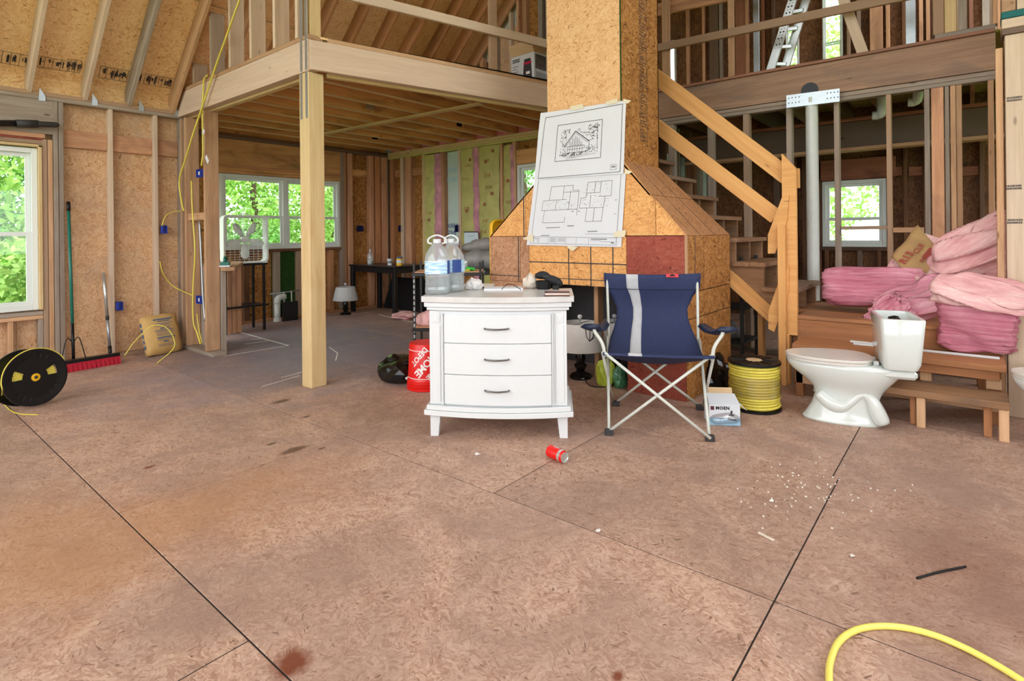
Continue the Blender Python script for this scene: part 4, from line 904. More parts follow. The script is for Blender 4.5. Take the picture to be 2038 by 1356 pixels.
for (pxs,s_) in (([(1135,212),(1160,207),(1162,216),(1136,220)],s1),([(1205,202),(1228,196),(1230,205),(1208,209)],s1),([(1240,197),(1256,200),(1250,206),(1243,204)],s1),([(1243,336),(1259,342),(1250,347),(1243,346)],s2),([(1222,461),(1246,458),(1243,472),(1222,472)],s2),([(1128,488),(1150,492),(1140,500),(1130,494)],s2),([(1040,476),(1060,464),(1062,482),(1050,478)],s2)):
    P=[onX(x,y,XC-.026) for x,y in pxs]; mesh('tape',P,[(3,2,1,0)],M_TAPE,s_)
# ================================================================ STAIRS, LANDING, STEPS
st=thing('staircase',(5.4,1.9,.56),'straight wooden stair flight rising to the left behind the chimney','staircase')
Y0,Z0,RUN,RISE,NT_=1.09,.765,.235,.206,9
for k in range(NT_):
    y=Y0+RUN*k; z=Z0+RISE*k
    box('tread',4.94,5.87,y,y+.13,z-.038,z,M_STAIRW,st); box('tread',4.94,5.87,y+.134,y+.275,z-.038,z,M_STAIRW,st)
def stringer(x,m,t=.038):
    P=[]; yb=Y0+.02
    for k in range(NT_):
        y=Y0+.03+RUN*k; z=Z0+RISE*k-.039
        P+=[(y,z-RISE+.0 if k else .565),(y,z)]
    yl,zl_=P[-1]; P+=[(yl+RUN,zl_),(yl+RUN,zl_-.28)]; P+=[(Y0+.30,.565)]
    return prism('stringer',P,t,m,st,frame3((x,0,0),(0,1,0),(0,0,1)))
for x in (5.0,5.40,5.80): stringer(x,M_STAIRW)
# fresh ledger boards along the lower edge
def xline(n,a,b,w,t,m,X=4.9,par=st): return board(n,(X,*a),(X,*b),w,t,m,par,side=(0,0,1))
slope=RISE/RUN
a=(1.24,.50); b=(1.24+1.0,.50+1.0*.87)
xline('ledger',(1.235,.495),(2.3,.495+1.065*.885),.10,.038,M_ORANGE,4.97); xline('ledger',(1.25,.455),(2.3,.455+1.05*.885),.035,.06,M_ORANGE,4.955)
p=onZ(1517,727); box('stair_post',p.x-.045,p.x+.045,p.y-.02,p.y+.025,0,.66,M_ORANGE,st)
# newels and rails
nw=thing('stair_railing',(4.86,1.12,.0),'fresh yellow pine stair railing with two sloping rails and newel boards','railing')
yA,yB=onX(1557,330,4.88).y,onX(1585,330,4.88).y
prism('newel',[(yB,.40),(yA,.40),(yA,onX(1558,306,4.88).z),(yB,onX(1585,335,4.88).z)],.038,M_ORANGE,nw,frame3((4.86,0,0),(0,1,0),(0,0,1)))
y1_,y2_=onX(1547,500,4.80).y,onX(1562,500,4.80).y; box('post',4.80,4.838,y2_,y1_,0.0,onX(1548,448,4.80).z,M_ORANGE,nw); box('post',4.842,4.93,y2_-.015,y2_+.02,0,.40,M_ORANGE,nw)
def rail(n,pr,pl,ext,w,X,m=M_ORANGE):
    a=onX(*pr,X); b=onX(*pl,X); d=(b-a); b=b+d*ext; return board(n,a,b,w,.036,m,nw,side=(0,0,1))
rail('rail',(1575,358),(1311,157),.12,.135,4.92); rail('rail',(1545,432),(1311,254),.12,.125,4.92)
a=onX(1562,395,4.82); b=onX(1534,490,4.82); 
prism('brace',[(onX(1570,388,4.84).y,onX(1570,388,4.84).z),(onX(1556,393,4.84).y,onX(1556,393,4.84).z),(onX(1528,468,4.84).y,onX(1528,468,4.84).z),(onX(1528,505,4.84).y,onX(1528,505,4.84).z),(onX(1542,505,4.84).y,onX(1542,505,4.84).z),(onX(1566,440,4.84).y,onX(1566,440,4.84).z)],.018,M_ORANGE,nw,frame3((4.841,0,0),(0,1,0),(0,0,1)))
prism('brace',[(onX(1570,530,4.84).y,onX(1570,530,4.84).z),(onX(1560,532,4.84).y,onX(1560,532,4.84).z),(onX(1529,620,4.84).y,onX(1529,620,4.84).z),(onX(1529,655,4.84).y,onX(1529,655,4.84).z),(onX(1541,661,4.84).y,onX(1541,661,4.84).z),(onX(1569,580,4.84).y,onX(1569,580,4.84).z)],.018,M_ORANGE,nw,frame3((4.841,0,0),(0,1,0),(0,0,1)))
box('rail_end',4.93,4.968,1.06,1.10,1.58,1.74,M_ORANGE,nw)
# landing
zl0=.56
la=thing('stair_landing',(5.4,.5,0),'low wooden landing of stained boards at the foot of the stairs','landing')
for k,(a,b) in enumerate(((4.88,5.24),(5.243,5.60),(5.603,5.94))): box('deck_board',a,b,-.15,1.08+ (.4 if k else .0),zl0-.03,zl0,M_LAND,la)
box('front_board',4.885,4.92,-.15,1.075,.36,zl0-.032,M_LAND,la); box('back_cleat',5.88,5.94,.2,1.0,zl0+.002,zl0+.04,M_TAN,la)
for y in (-.12,.3,.75,1.03): box('leg',4.95,4.99,y,y+.09,0,.53,M_LAND,la)
for y in (-.12,.75): box('leg',5.7,5.74,y,y+.09,0,.53,M_LAND,la)
box('rear_rail',5.66,5.70,-.15,1.05,.3,.45,M_LAND,la)
# two loose steps in front of the landing: one bench each, on blocky legs
sp=thing('wooden_steps',(4.5,.4,0),'rough two-tier wooden steps below the landing','steps')
yR,yM=onX(2003,720,4.53).y,onX(1578,700,4.53).y
box('tread',4.50,4.86,yR,yM,.36,.40,M_LAND,sp); box('apron',4.53,4.565,yR+.03,yM-.05,.30,.358,M_LAND,sp)
y0,y1=onX(2010,810,4.27).y,onX(1740,770,4.27).y
box('tread',4.27,4.55,y0,y1+.15,.19,.232,M_STAIRW,sp); box('back_rail',4.56,4.60,y0+.02,1.02,.10,.19,M_TAN,sp)
for (px0,px1) in ((1962,1975),(1815,1823)): 
    ya,yb=onX(px1,840,4.34).y,onX(px0,840,4.34).y; box('leg',4.34,4.40,ya,yb+.01,0,.188,M_LAND,sp)
ya,yb=onX(2009,850,4.29).y,onX(1988,850,4.29).y; box('leg',4.29,4.335,ya,yb,0,.189,M_TAN,sp); ya,yb=onX(1842,840,4.30).y,onX(1824,840,4.30).y; box('leg',4.29,4.33,ya,yb,0,.189,M_TAN,sp)
ya,yb=onX(2003,760,4.56).y,onX(1975,760,4.56).y; box('leg',4.57,4.62,ya+.02,yb+.03,.235,.298,M_TAN,sp); box('leg',4.62,4.70,ya+.02,yb+.03,0,.358,M_LAND,sp)
ya,yb=onX(1846,745,4.56).y,onX(1830,745,4.56).y; box('leg',4.57,4.66,ya-.02,yb,.235,.358,M_TAN,sp); box('leg',4.61,4.70,ya-.02+.06,yb+.06,0,.23,M_LAND,sp)
ya,yb=onX(1702,715,4.58).y,onX(1688,715,4.58).y; box('leg',4.60,4.69,ya,yb,0,.358,M_TAN,sp); box('leg',4.56,4.64,yM-.06,yM-.01,0,.358,M_LAND,sp)
# white trim strips on the upper tread
for (a,b,z,lab) in (((1700,682),(1990,715),.409,'long thin white trim strip along the upper step'),((1690,681),(1740,684),.409,'short white trim offcut behind the open toilet tank')):
    pa=onZ(a[0],a[1],z); pb=onZ(b[0],b[1],z)
    pa.x=pb.x=min(4.845,max(4.56,(pa.x+pb.x)/2 if 'long' in lab else 4.80))
    o=board('trim_strip',(pa.x,pa.y,.408),(pb.x,pb.y,.408),.03,.014,M_WHITEP,None,side=(1,0,0)); tag(o,lab,'trim strip')
# ---------------------------------------------------------------- drain pipe with its steel plate
dp=thing('drain_pipe',(XP-.05,1.16,zl0),'tall white plastic drain pipe standing in the partition','pipe')
c=onX(1616,300,XP-.04); lathe('pipe',[(.054,.57),(.054,2.52)],M_PVC,dp,T(XP-.03,c.y,0)); lathe('coupling',[(.06,2.45),(.06,2.50)],M_PVC,dp,T(XP-.03,c.y,0))
npl=thing('nail_plate',(XP-.09,1.16,2.4),'wide galvanised steel plate nailed over the drain pipe','plate')
q=[onX(1565,190,XP-.088),onX(1671,176,XP-.088),onX(1671,202,XP-.088),onX(1565,215,XP-.088)]
side_panel('plate',[q[3],q[2],q[1],q[0]],M_STEEL,npl,.002)
bm=bmesh.new()
for (u0,u1) in ((.05,.25),(.78,.97)):
    for i in range(4):
        for j in (.25,.65):
            pp=q[0].lerp(q[1],u0+(u1-u0)*i/3).lerp(q[3].lerp(q[2],u0+(u1-u0)*i/3),j); bmesh.ops.create_circle(bm,cap_ends=True,segments=6,radius=.006,matrix=frame3(pp+Vector((-.0015,0,0)),(0,-1,0),(0,0,1)))
bmobj('nail_holes',bm,M_DARK,npl)
# bent waste pipes under the far loft deck
for (px,py,lab) in ((1750,222,'white plastic elbow hanging under the far joists left of the tan studs'),(1822,195,'white plastic elbow hanging under the far joists beside the tan studs')):
    p=onX(px,py,6.6); o=tube('pipe_elbow',smooth_path([p+Vector((.02,.06,-.03)),p+Vector((.02,.01,-.03)),p+Vector((0,-.02,.02)),Vector((p.x,p.y-.02,2.845))],5),.042,M_PVC,n=12); tag(o,lab,'pipe')
# ================================================================ DRESSER
D0=onZ(857,868); D1=onZ(1130,873); dx=(D1-D0); DW=dx.length; drz=math.atan2(dx.y,dx.x)
DM=T(*( (D0+D1)/2 ),rz=drz)          # local: x right, y back, z up, origin mid-front at floor
dr=thing('dresser',tuple((D0+D1)/2),'white three-drawer bow-front dresser in the middle of the room','dresser',rz=drz)
hw=DW/2; DD=.44
def bow(x,a=.05): return -a*(1-(x/hw)**2)
def bowed(n,x0,x1,z0,z1,y_off,depth,m,par,k=14,a=.05,bev=.002):
    poly=[(x0+(x1-x0)*i/k, bow(x0+(x1-x0)*i/k,a)+y_off) for i in range(k+1)]+[(x1,y_off+depth),(x0,y_off+depth)]
    return prism(n,poly,z1-z0,m,par,DM@Matrix.Translation((0,0,z0)),bev)
bowed('top',-hw-.045,hw+.045,.825,.86,-.035,DD+.05,M_MARBLE,dr,a=.055); bowed('cornice',-hw-.03,hw+.03,.795,.823,-.022,DD+.03,M_WHITEP,dr); bowed('cornice',-hw-.015,hw+.015,.775,.793,-.012,DD+.02,M_WHITEP,dr)
bowed('carcass',-hw+.004,hw-.004,.195,.773,.012,DD-.02,M_WHITEP,dr,bev=.003)
bowed('skirt',-hw-.035,hw+.035,.135,.165,-.028,DD+.04,M_WHITEP,dr); bowed('skirt',-hw-.02,hw+.02,.167,.194,-.018,DD+.03,M_WHITEP,dr)
for s in (-1,1):
    x0=s*hw-(.085 if s>0 else 0); p=box('pilaster',x0,x0+.085,-.004,.012,.197,.772,M_WHITEP,dr,M=DM)
    box('pilaster_block',x0+.018,x0+.067,-.009,-.005,.70,.755,M_WHITEP,p,M=DM); box('pilaster_panel',x0+.018,x0+.067,-.008,-.005,.215,.68,M_WHITEP,p,M=DM,bev=.004); box('block_inset',x0+.030,x0+.055,-.012,-.0095,.714,.741,M_WHITEP,p,M=DM)
    v0=[(s*hw,-.002),(s*hw-s*.062,-.002),(s*hw-s*.062,.06),(s*hw,.06)]; v1=[(s*hw,.003),(s*hw-s*.048,.003),(s*hw-s*.048,.05),(s*hw,.05)]
    for yy in (0,DD-.07):
        bm=bmesh.new(); a=[bm.verts.new((x,y+yy,.134)) for x,y in v0]; b=[bm.verts.new((x,y+yy,0)) for x,y in v1]; bm.faces.new(a);bm.faces.new(b[::-1])
        for i in range(4): bm.faces.new((a[i],b[i],b[(i+1)%4],a[(i+1)%4]))
        bmobj('leg',bm,M_WHITEP,dr,DM)
dw=hw-.092
for z0,z1 in ((.578,.752),(.388,.574),(.205,.384)):
    d=bowed('drawer',-dw,dw,z0,z1,-.004,.03,M_WHITEP,dr,bev=.003); zc=(z0+z1)/2+.005
    yb=bow(0)-.006; pts=[(-.072,yb+.003,zc),(-.066,yb-.018,zc),(-.03,yb-.026,zc-.002),(0,yb-.028,zc-.003),(.03,yb-.026,zc-.002),(.066,yb-.018,zc),(.072,yb+.003,zc)]
    tube('handle',smooth_path(pts,3),.0055,M_CHROME,d,8,DM)
fr=[(-dw-.006,.756),(-dw-.006,.198),(dw+.006,.198),(dw+.006,.756)]
for x in (-dw-.008,dw+.002): box('frame_bead',x,x+.006,bow(dw)-.012,bow(dw)-.002+.012,.199,.756,M_WHITEP,dr,M=DM)
def onD(px,py,z=.86): return onZ(px,py,z)
t=NT('jug_label'); t.l(t.ramp(t.noise(t.mapping(t.coord(False),(3,3,22)),6.0,3.0),[(.3,srgb(120,176,214)),(.5,srgb(176,212,232)),(.65,srgb(236,242,246))]),t.b.inputs['Base Color']); M_LABEL=t.m
M_WATER=glassmat('water',(0.80,0.86,0.86),.06,.03); M_INKNAVY=plain('navy_print',(36,70,140),.5)
# water jugs
def jug(p,label,rz,level):
    j=thing('water_jug',tuple(p),label,'jug',rz=rz,group='water jugs on the dresser'); Mj=T(*p,rz=rz)
    bm=bmesh.new(); prof=[(.070,0.0),(.078,.006),(.078,.04),(.074,.05),(.078,.06),(.074,.075),(.078,.09),(.074,.105),(.078,.12),(.078,.215),(.074,.24),(.062,.27),(.042,.30),(.026,.318),(.022,.325)]
    n=20; rings=[]
    for r,z in prof:
        ring=[]
        for k in range(n):
            a=2*math.pi*k/n; q=(abs(math.cos(a))**4+abs(math.sin(a))**4)**-.25 if z<.26 else 1.0; q=1+(q-1)*.55
            ring.append(bm.verts.new((r*q*math.cos(a),r*q*math.sin(a),z)))
        rings.append(ring)
    for a,b in zip(rings,rings[1:]):
        for k in range(n): bm.faces.new((a[k],a[(k+1)%n],b[(k+1)%n],b[k]))
    bm.faces.new(rings[0][::-1]); bmobj('bottle',bm,M_CLEAR,j,Mj,True)
    lathe('water',[(.068,.004),(.074,.012),(.072,level),(.0,level)],M_WATER,j,Mj,20,capt=False)
    bm=bmesh.new(); m=30
    for i in range(m):
        a0,a1=-2.4+4.3*i/m-1.0,-2.4+4.3*(i+1)/m-1.0
        def rp(a,z): q=1+((abs(math.cos(a))**4+abs(math.sin(a))**4)**-.25-1)*.55; return (.0795*q*math.cos(a),.0795*q*math.sin(a),z)
        bm.faces.new([bm.verts.new(rp(a0,.13)),bm.verts.new(rp(a1,.13)),bm.verts.new(rp(a1,.21)),bm.verts.new(rp(a0,.21))])
    lb=bmobj('label_band',bm,M_LABEL,j,Mj,norm=False)
    bm=bmesh.new()
    for i in range(18,24):
        a0,a1=-3.4+4.3*i/m,-3.4+4.3*(i+1)/m
        def rp(a,z): q=1+((abs(math.cos(a))**4+abs(math.sin(a))**4)**-.25-1)*.55; return (.0803*q*math.cos(a),.0803*q*math.sin(a),z)
        bm.faces.new([bm.verts.new(rp(a0,.128)),bm.verts.new(rp(a1,.128)),bm.verts.new(rp(a1,.212)),bm.verts.new(rp(a0,.212))])
    bmobj('label_stripe',bm,M_INKNAVY,lb,Mj,norm=False)
    lathe('cap',[(.024,.322),(.025,.345),(.02,.348),(.0,.348)],M_WHITEP,j,Mj,16,capt=False)
    tube('handle',smooth_path([(-.03,0,.318),(-.055,0,.325),(-.05,0,.352),(0,0,.372),(.05,0,.352),(.055,0,.325),(.03,0,.318)],4),.006,M_WHITEP,j,6,Mj)
pj=onD(868,586)+Vector((.03,.02,0)); jug(pj,'front water jug at the left end of the dresser top',drz+.25,.10); pj2=onD(890,570,.86); pj2=pj+_r*.075+_f*.145; jug(pj2,'second water jug standing just behind the front one',drz-.5,.13)
def crumple(name,p,r,mat,label,cat,seed,sq=(1,1,.6),amp=.35,sub=3,M=None,smooth=False,group=None,ztouch=True):
    rs=np.random.RandomState(seed); bm=bmesh.new(); bmesh.ops.create_icosphere(bm,subdivisions=sub,radius=1.0); ph=rs.rand(12)*6.28; fr=rs.rand(12,3)*6-3
    for v in bm.verts:
        d=sum(math.sin(fr[i]@np.array(v.co)*(1+i*.35)+ph[i])/(1+i*.35) for i in range(8))*.3; v.co*=1+amp*d
        v.co=Vector((v.co.x*r*sq[0],v.co.y*r*sq[1],v.co.z*r*sq[2]))
    zm=min(v.co.z for v in bm.verts)
    for v in bm.verts:
        if v.co.z<zm*.75: v.co.z=zm*.75
    zm=min(v.co.z for v in bm.verts)
    if ztouch:
        for v in bm.verts: v.co.z-=zm
    o=bmobj(name,bm,mat,None,T(*p) if M is None else M,smooth)
    if label: tag(o,label,cat,group)
    return o
DT=.8605
crumple('plastic_wrap',onD(942,578,DT)+Vector((.03,.02,0)),.055,M_BAGFILM2 if 'M_BAGFILM2' in globals() else M_PAPER,'crumpled translucent wrapper in the middle of the dresser top','wrapper',4,(1,1,.75),.5)
crumple('crumpled_paper',onD(1052,576,DT)+Vector((.05,.03,0)),.055,M_BEIGE,'crumpled beige paper beside the black cap on the dresser','paper',9,(1.0,.8,1.0),.45,2)
def flatsheet(name,p,w,h,rz,mat,label,t=.004,curl=0.0,cat='paper'):
    bm=bmesh.new(); n=8
    top=[[bm.verts.new((w*(i/n-.5),h*(j-.5),t+curl*(2*i/n-1)**2)) for i in range(n+1)] for j in (0,1)]; bot=[[bm.verts.new((w*(i/n-.5),h*(j-.5),curl*(2*i/n-1)**2*.9)) for i in range(n+1)] for j in (0,1)]
    for i in range(n):
        bm.faces.new((top[0][i],top[0][i+1],top[1][i+1],top[1][i])); bm.faces.new((bot[0][i+1],bot[0][i],bot[1][i],bot[1][i+1]))
        for j in (0,1): bm.faces.new((top[j][i],top[j][i+1],bot[j][i+1],bot[j][i]))
    for i in (0,n): bm.faces.new((top[0][i],top[1][i],bot[1][i],bot[0][i]))
    o=bmobj(name,bm,mat,None,T(*p,rz=rz)); tag(o,label,cat); return o
pc=onD(1000,579,DT); flatsheet('paper_stack',pc+Vector((.08,.06,.0)),.26,.16,drz+.1,M_PAPER,'stack of white papers lying across the dresser top',.012)
flatsheet('magazine',onD(955,574,DT)+Vector((.12,.12,.0)),.22,.10,drz-.05,M_BEIGE,'pale magazine at the back of the dresser top behind the wrapper',.014)
cp=onD(1015,582,DT)+Vector((.03,.02,.013)); o=tube('wire_loop',smooth_path([cp+Vector((-.03,.05,0)),cp+Vector((-.01,.03,.03)),cp+Vector((.01,0,.035)),cp+Vector((.02,-.03,.02)),cp+Vector((.035,-.06,0))],5),.0025,M_BLACK,n=6); tag(o,'thin black wire loop arching over the papers','wire')
# black cap with strap + flashlight-like holster
hp=onD(1090,577,DT)+Vector((.045,.03,0)); hm=T(*hp,rz=drz)
cap=thing('tool_belt',tuple(hp),'black webbing belt and cup heaped on the right end of the dresser','tool belt',rz=drz)
lathe('cup',[(.045,0),(.05,.03),(.054,.055),(.05,.056),(.046,.03),(.0,.012)],M_BLACK,cap,hm@Matrix.Translation((-.03,0,0)),20,capt=False)
for k,(a,b,w) in enumerate((((-.085,.02,.085),(.02,.01,.075),.045),((-.02,-.01,.072),(.085,.0,.03),.05),((.03,.03,.05),(.09,-.02,.03),.04))):
    bm=bmesh.new(); P=smooth_path([a,((a[0]+b[0])/2,(a[1]+b[1])/2,(a[2]+b[2])/2+.012),b],4); bm_tube(bm,P,[.006+.022*math.sin(math.pi*min(1,max(.12,i/(len(P)-1)*.76+.12))) for i in range(len(P))],8); bmobj('strap_roll',bm,M_BLACKCLOTH if 'M_BLACKCLOTH' in globals() else M_BLACK,cap,hm,True)
box('buckle',-.035,.015,-.03,-.02,.075,.10,M_BLACKW,cap,M=hm); box('strap_end',.03,.075,-.045,-.02,.0,.03,M_BLACK,cap,M=hm)
wp_=onD(1108,590,DT); wm=T(*(wp_+Vector((.02,.012,0))),rz=drz+.03)
wl_=thing('wallet',tuple(wp_+Vector((.02,.012,0))),'flat maroon leather case on the front right edge of the dresser','wallet',rz=drz+.03); box('cover',-.075,.075,-.03,.03,0,.006,M_MAROON,wl_,M=wm); box('pages',-.072,.072,-.027,.027,.0065,.02,M_BEIGE,wl_,M=wm); box('cover',-.075,.075,-.03,.03,.0205,.027,M_MAROON,wl_,M=wm)
# ================================================================ CAMP CHAIR
F=[onZ(1212,866),onZ(1413,878),onZ(1226,808),onZ(1393,816)]
cf=(F[0]+F[1])/2; cx=(F[1]-F[0]); crz=math.atan2(cx.y,cx.x); CM=T(*cf,rz=crz); CI=CM.inverted()
chh=thing('camp_chair',tuple(cf),'navy folding camp chair with grey stripe and bare metal legs','chair',rz=crz)
fl_,fr_,rl_,rr_=[CI@p for p in F]
tb=lambda n,pts,r=.0095,m=M_CHAIRM: tube(n,pts,r,m,chh,8,CM)
up=lambda p,z,dx=0,dy=0: Vector((p.x+dx,p.y+dy,z))
rdep=(rl_.y+rr_.y)/2
SFL,SFR=Vector((fl_.x-.02,.03,.50)),Vector((fr_.x+.02,.03,.50)); SRL,SRR=Vector((-.27,rdep-.10,.44)),Vector((.27,rdep-.10,.44)); 
nb_=(Vector(( -.0,0,0)))
foot=lambda p:Vector((p.x,p.y,.022))
tb('leg',[foot(fl_),SFR]); tb('leg',[foot(fr_)+Vector((0,-.022,0)),SFL+Vector((0,-.022,0))]); tb('leg',[foot(rl_),Vector((.27,rdep-.02,.47))]); tb('leg',[foot(rr_)+Vector((0,.02,0)),Vector((-.27,rdep,.47))])
BTL,BTR=Vector((-.315,rdep+.08,.93)),Vector((.315,rdep+.08,.93))
tb('leg',[foot(fl_)+Vector((.0,.02,0)),Vector((-.31,rdep-.05,.50))]); tb('leg',[foot(fr_)+Vector((0,.02,0)),Vector((.31,rdep-.05,.50))]); tb('leg',[foot(rl_)+Vector((-.02,0,0)),SFL+Vector((-.015,.03,-.01))]); tb('leg',[foot(rr_)+Vector((.02,0,0)),SFR+Vector((.015,.03,-.01))])
tb('back_post',[Vector((-.30,rdep-.06,.40)),BTL]); tb('back_post',[Vector((.30,rdep-.06,.40)),BTR])
for s,S in ((-1,SFL),(1,SFR)):
    A=Vector((s*.385,.06,.645)); tb('arm_post',smooth_path([S+Vector((0,0,-.03)),S+Vector((s*.015,0,.05)),S+Vector((s*.06,.01,.12)),A+Vector((0,0,.0)),A+Vector((s*.03,.06,.005))],4),.011)
    # padded arm sling
    bm=bmesh.new(); n=10
    for i in range(n+1):
        t=i/n; y=.02+t*(rdep-.10); xc=s*(.40-.07*t); w=.065-.03*t; z=.66-.03*math.sin(math.pi*t)-.06*t
        ring=[bm.verts.new((xc+w*cx_,y,z+zz)) for cx_,zz in ((-1,-.008),(-.6,.012),(0,.016),(.6,.012),(1,-.008),(0,-.02))]
        if i: 
            for k in range(6): bm.faces.new((pr[k],pr[(k+1)%6],ring[(k+1)%6],ring[k]))
        else: bm.faces.new(ring[::-1])
        pr=ring
    bm.faces.new(pr); ar=bmobj('armrest',bm,M_NAVYDK if 'M_NAVYDK' in globals() else M_NAVY,chh,CM,True)
    if s<0:
        for k in range(5):
            a=-.6+k*.6; tube('cup_net',[( -.41+.04*math.cos(a*1.3),.07+.04*math.sin(a*1.3),.64),(-.41+.03*math.cos(a*1.3),.07+.03*math.sin(a*1.3),.58),(-.41,.07,.555)],.0025,M_BLACK,ar,5,CM)
def foots(p,n): box('foot',p.x-.026,p.x+.026,p.y-.02,p.y+.02,0,.035,M_DARK,chh,M=CM)
for p in (fl_,fr_,rl_,rr_): foots(p,0)
# sling fabric: rows from the back's top down and forward over the seat
rows_=[(.945,rdep+.064,.338,.0),(.90,rdep+.06,.336,.008),(.84,rdep+.058,.330,.012),(.78,rdep+.075,.285,.024),(.69,rdep+.075,.245,.036),(.62,rdep+.05,.248,.045),(.55,rdep+.0,.27,.06),(.50,rdep-.06,.29,.075),(.455,rdep-.14,.30,.09),(.43,rdep-.24,.305,.095),(.43,rdep-.34,.31,.085),(.45,rdep-.44,.315,.06),(.485,.05,.325,.025),(.50,.015,.328,.008),(.487,.0,.328,.008)]
def fabric(name,u0,u1,off,mat,par,n=18,t=.004):
    bm=bmesh.new(); gr=[]
    for j,(z,y,w,sg) in enumerate(rows_):
        ro=[]
        for i in range(n+1):
            u=u0+(u1-u0)*i/n; s=1-(2*u-1)**2; back=j<7
            x=(2*u-1)*w; yy=y+(s*sg*.6 if back else 0)-off*(1 if back else .2); zz=z-(0 if back else s*sg*.5)+(.0 if back else off)
            if back: zz-= .012*s if j==0 else 0
            # soft wrinkles
            yy+=.004*math.sin(18*u+j*1.3)*(j>0); ro.append(bm.verts.new((x,yy,zz)))
        gr.append(ro)
    for a,b in zip(gr,gr[1:]):
        for i in range(n): bm.faces.new((a[i],a[i+1],b[i+1],b[i]))
    o=bmobj(name,bm,mat,par,CM,True,norm=False); md=o.modifiers.new('thick','SOLIDIFY'); md.thickness=t; md.offset=0; return o
fb_=fabric('sling_fabric',0,1,0,M_NAVY,chh); fabric('stripe',.235,.36,.005,M_GREYCLOTH,fb_,4,.002)
zb=.83; 
tube('seam',[(-.325,rdep+.05,zb),(0,rdep+.056,zb-.004),(.325,rdep+.05,zb)],.0022,M_NAVYLINE if 'M_NAVYLINE' in globals() else M_BLACK,fb_,4,CM)
box('brand_tag',.10,.185,rdep+.05,rdep+.056,.915,.939,M_TAG if 'M_TAG' in globals() else M_RED,chh,M=CM,bev=.001); prism('tag_mark',[(-.022,0),(.022,0),(.008,.014),(-.008,.014)],.001,M_BLACK,chh,CM@frame3((.143,rdep+.0485,.923),(1,0,0),(0,0,1)))
